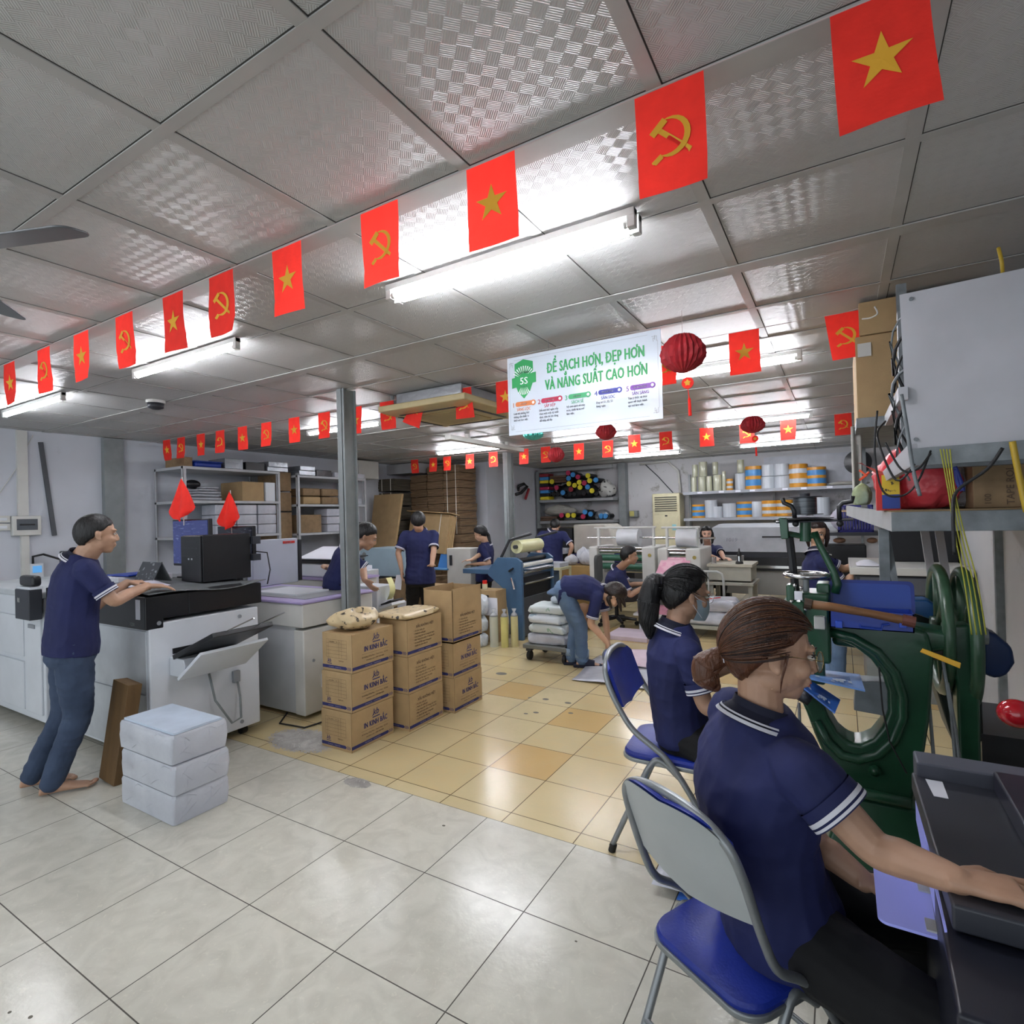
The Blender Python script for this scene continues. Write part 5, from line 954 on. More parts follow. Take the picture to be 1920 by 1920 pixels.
t = thing('work_desk', 'beige steel desk in front of the smiling woman', 'desk', (-1.45, 8.0, 0)); M_dk = mat('beige_steel', '#a6a497', .5)
B(-1.57, -1.0, 7.72, 8.30, .80, .84).build('desktop', mat('desk_top', '#b3ad9c', .4), t, bevel=.006); B(-1.55, -1.02, 7.74, 8.28, .62, .80).build('drawer_unit', M_dk, t, bevel=.004); B(-1.58, -.99, 7.70, 8.30, .56, .60).build('lower_ledge', M_dk, t, bevel=.004)
for x in (-1.55, -1.06):
    for y in (7.74, 8.2): B(x, x+.05, y, y+.05, 0, .58).build('leg', M_dk, t)
t = thing('pump_bottle', 'steel and black pump bottle on the beige desk', 'bottle', (-1.17, 7.82, .84)); MB().lathe([(.05, 0), (.045, .03), (.028, .035), (.028, .11), (.035, .12), (.01, .17), (.01, .2)], (-1.17, 7.82, .842), 14).build('body', mat('bottle_dark', '#2b2c2e', .3), t, smooth=True); MB().lathe([(.035, .035), (.035, .10)], (-1.17, 7.82, .842), 14).build('steel_band', M_chrome, t)
t = thing('steel_cup', 'small steel cup near the hand of the smiling woman', 'cup', (-1.49, 7.80, .84)); MB().lathe([(.045, 0), (.03, .01), (.035, .08), (.03, .085)], (-1.49, 7.80, .841), 14).build('body', M_chrome, t, smooth=True)
t = thing('hand_trolley', 'white tube hand trolley with wrapped reams in front of the beige desk', 'trolley', (-1.5, 7.3, 0)); M_tb = mat('white_tube', '#b3b5b0', .4)
MB().tube([(-1.70, 7.5, .16), (-1.70, 7.5, .66), (-1.68, 7.5, .73), (-1.62, 7.5, .76), (-1.40, 7.5, .76), (-1.34, 7.5, .73), (-1.32, 7.5, .66), (-1.32, 7.5, .16)], .016).build('push_handle', M_tb, t, smooth=True); MB().tube([(-1.51, 7.5, .16), (-1.51, 7.5, .76)], .01).build('middle_bar', M_tb, t)
B(-1.80, -1.10, 6.95, 7.5, .11, .155).build('platform', M_dk, t, bevel=.005)
for x in (-1.74, -1.16):
    for y in (7.0, 7.42): MB().cyl((x-.015, y, .05), (x+.015, y, .05), .05).build('wheel', M_rubber, t)
lump('wrapped_reams', (-1.46, 7.2, .156), .36, .24, .16, M_pk, 'lower bundle of white wrapped reams on the hand trolley', 'paper', 91, .3, .16); lump('wrapped_reams', (-1.42, 7.2, .317), .32, .22, .15, M_pk, 'upper bundle of white wrapped reams tied with red string on the hand trolley', 'paper', 92, .3, .16)
MB().tube([(-1.50, 6.972, .2), (-1.48, 6.965, .36), (-1.44, 7.0, .475), (-1.3, 7.15, .48)], .005).build('red_tie', M_red, label='red string around the upper bundle on the hand trolley', cat='string')
MB().cyl((-.42, 5.9, 0), (-.42, 5.9, .72), .05, n=18).build('paper_roll', M_offw, auto=True, label='tall white paper roll standing behind the green press', cat='paper roll')
# black rack with the basket
t = thing('black_rack', 'black steel rack with equipment behind the woman at the right', 'rack', (.12, 7.050, 0))
for x in (-.25, .42):
    for y in (6.800, 7.250): B(x, x+.05, y, y+.05, 0, 1.28).build('upright', M_black, t)
for z in (.3, .78, 1.25): B(-.25, .47, 6.790, 7.310, z, z+.035).build('shelf_board', M_dark, t)
B(-.18, .22, 6.830, 7.150, .82, 1.15).build('black_device', M_black, bevel=.01, label='black device with a white emblem in the rack behind the woman', cat='machine')
m = MB(); text_mb(m, 'S', .11, frame((-.14, 6.8206, .98), (1, 0, 0), (0, 0, 1)), bold=.004); m.build('white_emblem', M_offw, bpy.data.objects['black_device'])
for k, (x, r_) in enumerate(((-.02, .06), (.28, .05))): MB().ball((x, 7.000, 1.19), r_, .06, .03).build('cloth_roll', mat('peach_cloth', '#c89a7c', .8), smooth=True, label=('left', 'right')[k]+' peach coloured roll lying in the black rack', cat='cloth')
t = thing('plastic_basket', 'navy blue slotted basket on top of the black rack', 'basket', (.12, 6.950, 1.286)); M_bk = mat('navy_plastic', '#25257f', .4)
for a in (0, 1):
    m = MB(); y = 6.820+.3*a
    for k in range(12): m.box(-.02+.025*k, -.008+.025*k, y, y+.008, 1.30, 1.55)
    for z in (1.29, 1.42, 1.55): m.box(-.03, .29, y, y+.01, z, z+.02)
    m.build('slotted_wall', M_bk, t)
for x in (-.03, .28): B(x, x+.01, 6.820, 7.130, 1.29, 1.57).build('end_wall', M_bk, t)
B(-.03, .29, 6.820, 7.130, 1.286, 1.295).build('bottom', M_bk, t)
lump('white_cloth', (.03, 6.970, 1.30), .13, .12, .30, mat('lilac_white_cloth', '#c3c0d0', .8, bump=.4), 'white cloth heaped in the navy basket', 'cloth', 93, 1, .8)
# grey machine under her hands
t = thing('grey_folding_machine', 'dark grey machine with white paper bed under the hands of the woman at the right', 'machine', (.45, 5.6, 0))
B(.08, .82, 5.3, 6.3, .70, 1.0).build('body', M_dark, t, bevel=.02); B(.05, .84, 5.28, 6.3, 1.0, 1.06).build('paper_bed', M_offw, t, bevel=.005); B(.15, .8, 5.35, 6.2, 0, .70).build('stand', M_steel, t); B(.12, .80, 5.29, 5.3, .85, .98).build('front_panel', mat('mid_grey', '#55585e', .5), t)
B(.32, .84, 5.9, 6.25, 1.06, 1.40).build('rear_units', M_black, t, bevel=.01)
m = MB(); m.sheet(lambda u, v: (.10+.2*u, 5.35+.3*v, 1.066+.03*sin(u*4)*v), 6, 6); m.build('loose_papers', M_paper, smooth=True, label='loose white papers at the edge of the grey machine under her hands', cat='paper')
# ================================================================ RIGHT FOREGROUND
M_beam = mat('worn_grey_steel', '#7d8488', .5, var=.12, vs=14, bump=.15, bs=60, metal=.2)
M_tab = mat('grey_white_panel', '#b7b9bf', .5, var=.03, vs=4, c2='#a9abb0')
# platform shelf along the right wall
t = thing('wall_rack', 'grey steel wall rack over the green press, holding the red bag and cartons', 'rack', (.5, 3.6, 0))
B(.18, .85, 2.78, 2.80, 1.445, 1.525).build('front_beam', M_beam, t, bevel=.002); m = MB(); m.quad((.18, 2.78, 1.445), (.18, 2.78, 1.525), (.03, 4.0, 1.56), (.03, 4.0, 1.50), .012); m.build('side_beam', mat('pale_beam', '#a3a6a8', .5), t)
m = MB(); m.prism([(.18, 2.79), (.85, 2.79), (.85, 4.6), (-.02, 4.6)], .012, Matrix.Translation((0, 0, 1.520))); m.build('deck', mat('raw_plywood', '#8a7455', .8), t)
for x, y in ((.15, 3.1), (.80, 2.84), (.82, 4.5)): B(x, x+.04, y, y+.04, 0, 1.445).build('leg', M_beam, t)
m = MB(); m.quad((.20, 3.3, 1.95), (.20, 2.55, 1.95), (.20, 2.55, 2.0), (.20, 3.3, 2.0), .03); m.build('upper_bracket', M_tab, t)
B(.08, .85, 3.3, 4.5, 1.95, 2.0).build('upper_deck', M_beam, t, bevel=.002); B(.82, .85, 3.3, 3.34, 1.52, 2.6).build('upright', M_beam, t); B(.12, .155, 4.4, 4.44, 1.53, 2.6).build('upright', M_beam, t); B(.26, .30, 3.25, 3.29, 1.53, 2.62).build('upright', M_beam, t)
t = thing('shipping_carton', 'tall brown carton with white labels on the upper deck of the right rack', 'carton', (.3, 3.8, 2.0)); B(.09, .62, 3.45, 4.1, 2.001, 2.45).build('box', M_card, t, bevel=.006); B(.27, .42, 3.44, 3.45, 2.22, 2.34).build('shipping_label', M_paper, t); B(.10, .16, 3.443, 3.45, 2.34, 2.41).build('small_label', M_offw, t)
crate(.11, .65, 3.45, 4.0, 2.452, 2.628, M_card, 'brown carton squeezed under the ceiling on the right rack', 'carton', 'shipping_carton')
crate(.22, .38, 3.32, 3.43, 2.002, 2.05, M_steel, 'grey metal case in front of the tall carton on the right rack', 'box', 'metal_case', None, .004)
t = thing('electric_cabinet', 'big white electric cabinet panel at the top right, bolted to a steel frame', 'cabinet', (.5, 2.6, 1.72))
m = MB(); m.quad((.225, 2.57, 1.765), (.86, 2.50, 1.765), (.86, 2.50, 2.355), (.215, 2.57, 2.355), .012); m.build('white_panel', M_tab, t)
m = MB(); m.quad((.235, 2.555, 1.70), (.86, 2.485, 1.70), (.86, 2.485, 1.765), (.225, 2.555, 1.765), .02); m.build('bottom_rail', M_beam, t); m = MB(); m.quad((.235, 2.56, 1.70), (.225, 2.56, 1.78), (.16, 2.86, 1.70), (.17, 2.86, 1.66), .03); m.build('corner_bracket', M_tab, t)
B(.24, .86, 2.80, 2.86, 1.70, 1.75).build('rear_rail', M_beam, t); B(.225, .26, 2.80, 2.84, 1.7, 2.36).build('rear_upright', M_beam, t); 
for x, z in ((.25, 2.33), (.25, 1.80), (.62, 2.31), (.62, 1.82)):
    y = 2.57-(x-.215)*.108; MB().cyl((x, y-.006, z), (x, y+.004, z), .007, n=8).build('screw', M_beam, t)
M_cab = mat('black_cable', '#18191b', .5)
rn = random.Random(5)
for k in range(7):
    z0 = 1.85+.07*k; pts = [(.245, 2.62+.02*(k % 3), z0+.03), (.20-.012*(k % 4), 2.68, z0), (.20, 2.72, z0-.12), (.24, 2.70, z0-.20)]
    MB().tube([V(pts[0]).lerp(V(pts[1]), u/4)*(1-u/4)+V(pts[1]).lerp(V(pts[2]), u/4)*(u/4) for u in range(5)]+[V(pts[1]).lerp(V(pts[2]), u/4)*(1-u/4)+V(pts[2]).lerp(V(pts[3]), u/4)*(u/4) for u in range(1, 5)], .006 if k % 2 else .004, 6).build('cable', M_cab if k % 3 else M_beam, t, smooth=True)
for k in range(4): B(.245+.02*(k % 2), .30, 2.66, 2.76, 1.82+.12*k, 1.89+.12*k).build('connector', M_offw if k % 2 else M_dark, t)
def cable(pts, r, m_, label, name='hanging_cable', cat='cable'):
    # smooth through points
    P = [V(p) for p in pts]; out = []
    for i in range(len(P)-1):
        a, b, c, d = P[max(0, i-1)], P[i], P[i+1], P[min(len(P)-1, i+2)]
        for k in range(6): u = k/6; out.append(.5*((2*b)+(c-a)*u+(2*a-5*b+4*c-d)*u*u+(3*b-a-3*c+d)*u**3))
    out.append(P[-1]); return MB().tube(out, r, 6).build(name, m_, smooth=True, label=label, cat=cat)
def pc(px, py, y): return PY(px, py, y)
cable([pc(1715, 870, 2.5), pc(1680, 900, 2.5), pc(1645, 820, 2.55), pc(1660, 790, 2.7)], .004, M_cab, 'black cable looping left of the red plastic bag, near the brown carton')
cable([pc(1645, 770, 2.5), pc(1640, 850, 2.5), pc(1655, 920, 2.5), pc(1690, 930, 2.5), pc(1720, 905, 2.5), pc(1745, 845, 2.55)], .004, M_cab, 'long black cable loop hanging in front of the red plastic bag')
cable([pc(1660, 830, 2.48), pc(1690, 880, 2.48), pc(1720, 880, 2.48), pc(1745, 850, 2.5)], .004, M_cab, 'shorter black cable loop over the top of the red plastic bag')
cable([pc(1690, 740, 2.5), pc(1700, 800, 2.48), pc(1712, 880, 2.48), pc(1725, 930, 2.48)], .007, M_beam, 'grey cable end hanging straight down before the red plastic bag')
cable([pc(1880, 840, 2.5), pc(1850, 880, 2.5), pc(1795, 920, 2.5), pc(1787, 960, 2.48), pc(1790, 1040, 2.46)], .006, M_cab, 'thick black cable crossing the tape carton and hanging below the rack')
M_yc = mat('yellow_green_cable', '#a9a83a', .5)
for k in range(4): cable([pc(1763+6*k, 842, 2.5), pc(1778+4*k, 920, 2.5), pc(1790+6*k, 1000, 2.5), pc(1808+8*k, 1090, 2.52), pc(1822+9*k, 1190, 2.55)], .0024, M_yc, ('first', 'second', 'third', 'fourth')[k]+' from the left of the yellow green cables hanging down the right wall')
cable([pc(1790, 875, 2.6), pc(1800, 900, 2.6), pc(1805, 920, 2.6), pc(1796, 905, 2.6), pc(1792, 880, 2.6)], .008, mat('blue_cable', '#2b3a8c', .5), 'coil of blue cable beside the tape carton')
cable([pc(1898, 828, 2.45), pc(1908, 880, 2.45), pc(1925, 960, 2.45)], .010, mat('yellow_pipe', '#b89a2c', .4), 'yellow tube at the right edge below the electric cabinet', 'yellow_tube', 'tube')
cable([pc(1872, 465, 2.55), pc(1878, 490, 2.53), pc(1880, 515, 2.56)], .006, mat('yellow_pipe', ''), 'yellow and black cable bundle entering the ceiling above the cabinet')
cable([pc(1640, 575, 3.2), pc(1645, 588, 3.2), pc(1632, 596, 3.25), pc(1617, 598, 3.3)], .004, M_offw, 'thin white cable stub at the ceiling near the hammer and sickle flag')
# things on the platform
M_rb = mat('red_translucent_bag', '#d2303a', .28, bump=1.6, bs=9, spec=.6, c2='#e25560')
t = thing('red_plastic_bag', 'big shiny red plastic bag tied with string on the right rack', 'bag', (.30, 3.05, 1.533))
o = lump('bag_body', (.30, 3.03, 1.533), .15, .14, .30, M_rb, None, None, 101, .9, .45)
o.location = (0, 0, 0); o.parent = t
c_ = V((.30, 3.05, 1.533)); me = o.data; mo = V(BASE[o.name].translation)*-1
for v in me.vertices: v.co = v.co+mo-c_+V((-.13*max(0, (v.co.z-.13))*1.6, 0, 0))
BASE[o.name] = BASE[t.name]
m = MB(); m.sheet(lambda u, v: (.17-.10*u+.02*v, 2.93+.05*v, 1.70+.05*u-.05*v*(1-u)), 6, 4); m.build('gathered_neck', M_rb, t, smooth=True)
MB().tube([pc(1612, 882, 2.95), pc(1625, 892, 2.93), pc(1612, 900, 2.95), pc(1630, 885, 2.95)], .005).build('orange_tie', mat('orange_string', '#e0532a', .6), t)
lump('bag_top', (.42, 3.12, 1.533), .09, .12, .2, mat('white_clear_bag', '#a9a3a6', .3, bump=.8), 'pale plastic bag squeezed behind the red bag', 'bag', 104)
t = thing('red_box', 'red box with yellow and blue print beside the red bag on the rack', 'box', (.17, 2.95, 1.533)); B(.135, .22, 2.86, 2.93, 1.533, 1.69).build('box', mat('red_box', '#c3261f', .5), t); B(.155, .218, 2.855, 2.86, 1.60, 1.685).build('yellow_print', mat('yellow_print2', '#cfae2a', .5, c2='#3a2c14', thr=.62, vs=40), t); B(.155, .218, 2.855, 2.86, 1.54, 1.60).build('blue_print', mat('blue_print2', '#223c8c', .5), t)
t = thing('tape_carton', 'brown carton marked TAPE ROLLS at the right end of the rack', 'carton', (.62, 3.0, 1.533)); B(.46, .84, 2.86, 3.25, 1.533, 1.76).build('box', M_cardd, t, bevel=.004)
Ft = frame((.585, 2.857, 1.545), (0, 0, 1), (-1, 0, 0)); m = MB(); text_mb(m, 'TAPE ROLLS', .034, Ft, bold=.0008); text_mb(m, 'Made in Viet Nam', .014, Ft @ Matrix.Translation((0, -.025, 0))); text_mb(m, 'N.W. 18 kg  G.W. 19 kg', .014, Ft @ Matrix.Translation((0, -.05, 0))); text_mb(m, '100', .03, Ft @ Matrix.Translation((.0, .07, 0))); m.build('print', M_brownink, t)
crate(.45, .85, 2.9, 3.3, 1.78, 1.80, M_offw, 'white board lying on the tape carton', 'board', 'board'); crate(.40, .80, 3.36, 3.9, 1.536, 1.93, mat('recess_fill', '#17181a', .6), 'black block standing for the dark recess of the rack above the tape carton', 'box', 'recess_fill')  # black block added to give the dark of the rack's recess
lump('green_cloth', (.10, 3.5, 1.56), .045, .07, .12, mat('yellow_green_cloth', '#a9b27a', .8, bump=.4, c2='#8fa79a'), 'yellow green cloth at the left end of the rack above the basket', 'cloth', 106)
m = MB(); m.sheet(lambda u, v: (.06+.05*u, 3.62-.03*sin(u*9)*(.3+v), 2.0-.38*v), 10, 10); m.build('hanging_rag', mat('white_rag', '#b0afa9', .9, bump=.4), smooth=True, label='whitish rag hanging from the upper deck of the right rack', cat='cloth')
m = MB(); m.quad(pc(1650, 1000, 3.2), pc(1668, 1000, 3.2), pc(1684, 1095, 3.1), pc(1672, 1095, 3.1), .02); m.build('support_strut', M_beam, label='slanting grey strut between the rack and the grey machine', cat='strut')
for k, px in enumerate((1725, 1752)): m = MB(); m.quad(pc(px, 995, 4.3), pc(px+16, 995, 4.3), pc(px+44, 1180, 3.7), pc(px+28, 1180, 3.7), .02); m.build('wall_post', M_tab, label=('left', 'right')[k]+' of two pale steel posts rising against the wall under the rack', cat='post')
B(.84, .86, 3.6, 3.72, 0, 1.44).build('trim_4', M_steel, kind='structure'); B(.84, .86, 3.0, 3.03, 0, 1.44).build('trim_5', M_steel, kind='structure')
# ---------------------------------------------------------------- green press
YP, TH = 2.62, .15
def ppoly(pts, y=YP): return [(PY(a, b, y).x, PY(a, b, y).z) for a, b in pts]
FP = lambda y: frame((0, y, 0), (1, 0, 0), (0, 0, 1))      # prism extrudes toward -y
def plate(pts, y, th, m_, name, par, bevel=.01, yy=YP):
    q = ppoly(pts, yy); m = MB(); m.prism(q, th, frame((0, y+th, 0), (1, 0, 0), (0, 0, 1))); return m.build(name, m_, par, bevel=bevel)
gp = thing('green_press', 'dark green cast iron wire stitching press with handwheel and flywheel', 'machine', (.1, 2.7, 0))
cframe = [(1478, 1180), (1560, 1150), (1640, 1160), (1740, 1185), (1752, 1230), (1748, 1300), (1744, 1350), (1735, 1410), (1722, 1455), (1712, 1500), (1712, 1530), (1568, 1490), (1555, 1451), (1543, 1414), (1527, 1378), (1511, 1335), (1500, 1312), (1512, 1300), (1530, 1303), (1542, 1315), (1555, 1347), (1571, 1374), (1592, 1392), (1613, 1396), (1636, 1386), (1654, 1364), (1665, 1334), (1664, 1297), (1654, 1266), (1633, 1238), (1602, 1214), (1566, 1198), (1530, 1196), (1510, 1205), (1508, 1250), (1478, 1250)]
plate(cframe, YP, TH, M_green, 'c_frame', gp, .022)
# raised rib following the opening
rib = [(1545, 1182), (1600, 1196), (1645, 1222), (1678, 1262), (1692, 1305), (1692, 1345), (1675, 1388), (1645, 1415), (1610, 1424), (1578, 1416), (1552, 1390), (1530, 1352)]
MB().tube([PY(a, b, YP-.005) for a, b in rib], .019, 10).build('rim_rib', M_green, gp, smooth=True)
MB().lathe([(.02, 0), (.022, .01), (.012, .016), (.012, .02)], PY(1640, 1444, YP-.012), 14, (0, -1, 0)).build('boss', M_green, gp, smooth=True)
q = PY(1540, 1500, YP); B(q.x-.02, .46, 2.50, 2.95, 0, .10).build('base_foot', M_green, gp, bevel=.02)
m = MB(); m.loft([[V((x, y, z)) for x, y in ((a, c), (b, c), (b, d), (a, d))] for a, b, c, d, z in ((-.12, .40, 2.52, 2.92, .10), (-.06, .40, 2.55, 2.88, .28), (-.055, .38, 2.56, 2.86, .40))]); m.build('pedestal', M_green, gp, bevel=.015)
MB().tube([PY(1572, 1478, 2.54), PY(1640, 1492, 2.54), PY(1708, 1508, 2.54)], .022).build('base_flange', M_green, gp, smooth=True)
# column behind with flywheels
plate([(1775, 1180), (1830, 1180), (1846, 1290), (1850, 1450), (1806, 1450), (1800, 1290)], 2.70, .10, M_green, 'rear_column', gp, .012)
plate([(1560, 1165), (1700, 1175), (1790, 1190), (1790, 1225), (1700, 1235), (1560, 1215)], 2.66, .14, M_green, 'upper_arm', gp, .02)
def wheel(x, y, z, r, w_, m_, name, par, spokes=6, tr=.022):
    cx = V((x, y, z)); pts = [cx+V((0, r*cos(2*pi*i/40), r*sin(2*pi*i/40))) for i in range(40)]
    MB().tube(pts, tr, 10, closed=True).build(name, m_, par, smooth=True)
    m = MB(); m.cyl((x-w_, y, z), (x+w_, y, z), .05, n=16)
    for k in range(spokes): a = 2*pi*k/spokes+.3; m.tube([cx, cx+V((0, (r-.01)*cos(a), (r-.01)*sin(a)))], [.02, .014], 8)
    m.build('spokes', m_, par, smooth=True)
M_greenl = mat('worn_green_rim', '#36573f', .32, var=.15, vs=10, spec=.6)
wheel(.345, 2.92, 1.03, .25, .03, M_greenl, 'flywheel_rim', gp); wheel(.425, 2.92, 1.0, .27, .03, M_greenl, 'flywheel_rim', gp)
MB().cyl((.25, 2.92, 1.01), (.50, 2.92, 1.01), .035).build('drive_shaft', M_steel, gp); MB().cyl((.23, 2.74, .99), (.33, 2.74, .99), .055, n=20).build('motor', mat('brown_grey_motor', '#4d4844', .5, var=.1), gp, auto=True)
# head
def hb(x0, x1, z_0, z_1, y0, y1, m_, name, bev=.008):
    a = PY(x0, z_1, YP); b = PY(x1, z_0, YP); return B(a.x, b.x, y0, y1, a.z, b.z).build(name, m_, gp, bevel=bev)
hb(1505, 1555, 1110, 1235, 2.56, 2.74, M_green, 'head_housing', .012); hb(1470, 1512, 1125, 1160, 2.54, 2.70, M_green, 'head_block', .012); hb(1476, 1492, 1095, 1140, 2.58, 2.66, M_green, 'side_post'); hb(1532, 1556, 1095, 1150, 2.62, 2.74, M_green, 'rear_block')
hb(1500, 1545, 1190, 1275, 2.58, 2.66, M_green, 'ram_guide', .008); hb(1510, 1524, 1235, 1290, 2.6, 2.63, M_black, 'ram', .003); hb(1498, 1530, 1250, 1262, 2.58, 2.66, M_black, 'clincher', .003)
hb(1492, 1506, 1105, 1120, 2.545, 2.56, M_paper, 'name_plate', .001); hb(1528, 1548, 1150, 1172, 2.53, 2.56, M_offw, 'switch_box', .004)
for a, b in ((1490, 1098), (1502, 1102), (1484, 1128), (1510, 1142)): MB().ball(PY(a, b, 2.55), .008).build('bolt', M_chrome, gp, smooth=True)
MB().cyl(PY(1512, 1140, 2.62), PY(1511, 1085, 2.62), .012).build('screw_spindle', M_steel, gp)
c = PY(1511, 1078, 2.62); MB().tube([c+V((.078*cos(2*pi*i/32), .078*sin(2*pi*i/32), 0)) for i in range(32)], .011, 10, closed=True).build('handwheel_rim', M_chrome, gp, smooth=True)
m = MB(); 
for k in range(4): a = pi*k/2+.4; m.tube([c+V((0, 0, -.008)), c+V((.075*cos(a), .075*sin(a), 0))], .007, 6)
m.build('handwheel_spokes', M_dark, gp)
# wire reel tower
MB().tube([PY(1480, 1005, 2.66), PY(1492, 1110, 2.66)], .016, 8).build('left_column', M_black, gp); m = MB(); m.quad(PY(1462, 970, 2.64), PY(1478, 970, 2.64), PY(1480, 1010, 2.64), PY(1466, 1010, 2.64), .04); m.build('column_head', M_green, gp, bevel=.004)
MB().tube([PY(1475, 1000, 2.64), PY(1500, 1005, 2.64), PY(1535, 1005, 2.64)], .012, 8).build('cross_bracket', M_green, gp); MB().cyl(PY(1510, 1015, 2.64), PY(1510, 975, 2.64), .022).build('reel_hub', M_green, gp)
MB().tube([PY(1527, 998, 2.64), PY(1540, 1028, 2.63), PY(1562, 1070, 2.62), PY(1570, 1095, 2.62), PY(1566, 1112, 2.62)], [.014, .013, .014, .017, .016], 8).build('curved_arm', M_green, gp, smooth=True)
c = PY(1510, 972, 2.66); m = MB(); m.lathe([(.02, -.004), (.105, 0), (.107, .003), (.02, .005)], c, 32); m.build('wire_plate', M_dark, gp, smooth=False); m = MB(); m.quad(PY(1455, 979, 2.60), PY(1600, 974, 2.60), PY(1600, 971, 2.62), PY(1455, 976, 2.62), .006); m.build('guide_bar', M_dark, gp)
c = PY(1510, 965, 2.66)
MB().lathe([(.068, 0), (.068, .003), (.03, .004)], c, 28).build('lower_flange', M_dark, gp); MB().lathe([(.045, .004), (.045, .072)], c, 28).build('wire_winding', mat('steel_wire', '#6f7377', .35, .8, stretch=(1, 1, 60), c2='#3f4246'), gp, auto=True); MB().lathe([(.01, .072), (.066, .074), (.066, .077), (.02, .078), (.02, .09)], c, 28).build('upper_flange', M_dark, gp)
MB().tube([PY(1467, 934, 2.6), PY(1470, 943, 2.6), PY(1484, 949, 2.6), PY(1489, 958, 2.6), PY(1490, 972, 2.6)], .009, 8).build('left_hook', M_black, gp, smooth=True); MB().tube([PY(1599, 930, 2.6), PY(1597, 940, 2.6), PY(1580, 943, 2.6), PY(1573, 950, 2.6), PY(1574, 974, 2.6)], .009, 8).build('right_hook', M_black, gp, smooth=True)
for a in (1492, 1575): MB().ball(PY(a, 982, 2.6), .013).build('wing_nut', M_black, gp, smooth=True)
# lower table bar and yellow lever
m = MB(); m.quad(PY(1604, 1265, 2.75), PY(1665, 1268, 2.75), PY(1665, 1330, 2.75), PY(1600, 1318, 2.75), .10); m.build('table_bar', M_beam, gp, bevel=.004)
m = MB(); m.quad(PY(1725, 1222, 2.52), PY(1730, 1215, 2.52), PY(1802, 1243, 2.50), PY(1800, 1253, 2.50), .01); m.build('yellow_lever', mat('yellow_paint', '#d9a722', .4), gp, bevel=.002)
for k, (a, b) in enumerate(((1768, 1792), (1776, 1800), (1742, 1752))): MB().tube([PY(a, 1240+40*k, 2.66), PY(b-8, 1340+30*(k % 2), 2.66), PY(b, 1438, 2.66)], .006).build('linkage_rod', M_beam, gp)
MB().tube([PY(1498, 1318, 2.55), PY(1500, 1372, 2.55)], .006).build('thin_rod', M_beam, gp); MB().tube([PY(1500, 1368, 2.55), PY(1503, 1395, 2.55)], .014).build('rod_grip', M_dark, gp)
MB().tube([PY(1520, 1312, 2.57), PY(1500, 1300, 2.57)], .03).build('anvil', M_dark, gp, smooth=True)
MB().tube([PY(1648, 1250, 2.57), PY(1655, 1330, 2.57), PY(1668, 1390, 2.57), PY(1700, 1450, 2.57)], .003).build('black_wire', M_cab, gp)
# open blue toolbox with hammer, resting on the arm
t = thing('toolbox', 'open navy blue steel toolbox lying on top of the green press', 'toolbox', (.05, 2.6, 1.05))
a = PY(1556, 1185, 2.5); b = PY(1717, 1148, 2.5); xa, xb, z0, z1 = a.x, b.x-.005, PY(1640, 1182, 2.5).z, PY(1640, 1148, 2.5).z
m = MB(); m.box(xa, xb, 2.50, 2.505, z0, z1); m.box(xa, xb, 2.61, 2.615, z0, z1); m.box(xa, xa+.005, 2.5, 2.615, z0, z1); m.box(xb-.005, xb, 2.5, 2.615, z0, z1); m.box(xa, xb, 2.5, 2.615, z0, z0+.004); m.build('tray', M_blue, t)
l0 = PY(1556, 1148, 2.62); l1 = PY(1712, 1090, 2.68); m = MB(); m.prism(rrect(l0.x, l1.x, 0, (l1.z-l0.z)*1.03, .02), .006, frame((0, 2.63, l0.z), (1, 0, 0), (0, .25, 1))); m.build('lid', mat('toolbox_blue', '#1b2f7a', .4, var=.06), t)
m = MB(); m.prism(rrect(l0.x+.012, l1.x-.012, .012, (l1.z-l0.z)*1.03-.012, .015), .002, frame((0, 2.625, l0.z), (1, 0, 0), (0, .25, 1))); m.build('lid_inside', mat('toolbox_lid_inner', '#23408f', .4, var=.04), t)
MB().tube([PY(1612, 1172, 2.49), PY(1614, 1177, 2.485), PY(1653, 1181, 2.485), PY(1655, 1173, 2.485), PY(1668, 1171, 2.49)], .004).build('carry_handle', M_blue, t)
for px in (1573, 1693): c = PY(px, 1170, 2.497); B(c.x-.012, c.x+.012, 2.488, 2.50, c.z-.014, c.z+.012).build('latch', mat('latch_blue', '#2a4fc0', .35), t, bevel=.002)
t = thing('wooden_mallet', 'long brown wooden handle lying across the open toolbox', 'hammer', (.05, 2.53, 1.13)); MB().tube([PY(1512, 1132, 2.5), PY(1560, 1138, 2.5), PY(1630, 1150, 2.5), PY(1690, 1162, 2.5), PY(1716, 1167, 2.5)], [.018, .017, .015, .017, .019], 12).build('handle', mat('old_wood', '#7a5330', .55, var=.15, vs=4, stretch=(1.5, 12, 12)), t, smooth=True); MB().tube([PY(1508, 1131, 2.5), PY(1522, 1134, 2.5)], .022, 12).build('dark_end', mat('dark_end_wood', '#3f2e20', .6), t); MB().tube([PY(1692, 1162, 2.495), PY(1716, 1167, 2.495)], .021, 12).build('tape_wrap', mat('brown_tape', '#6d3f34', .5), t)
m = MB(); m.quad(PY(1563, 1152, 2.52), PY(1576, 1152, 2.52), PY(1572, 1146, 2.52), PY(1567, 1146, 2.52), .01); m.build('orange_tip', mat('orange_plastic', '#e8552c', .4), label='small orange plastic tip in the open toolbox', cat='tool')
m = MB(); m.quad(PY(1600, 1152, 2.54), PY(1645, 1160, 2.54), PY(1640, 1152, 2.56), PY(1608, 1147, 2.56), .003); m.build('note', M_paper, label='folded white paper lying in the open toolbox', cat='paper')
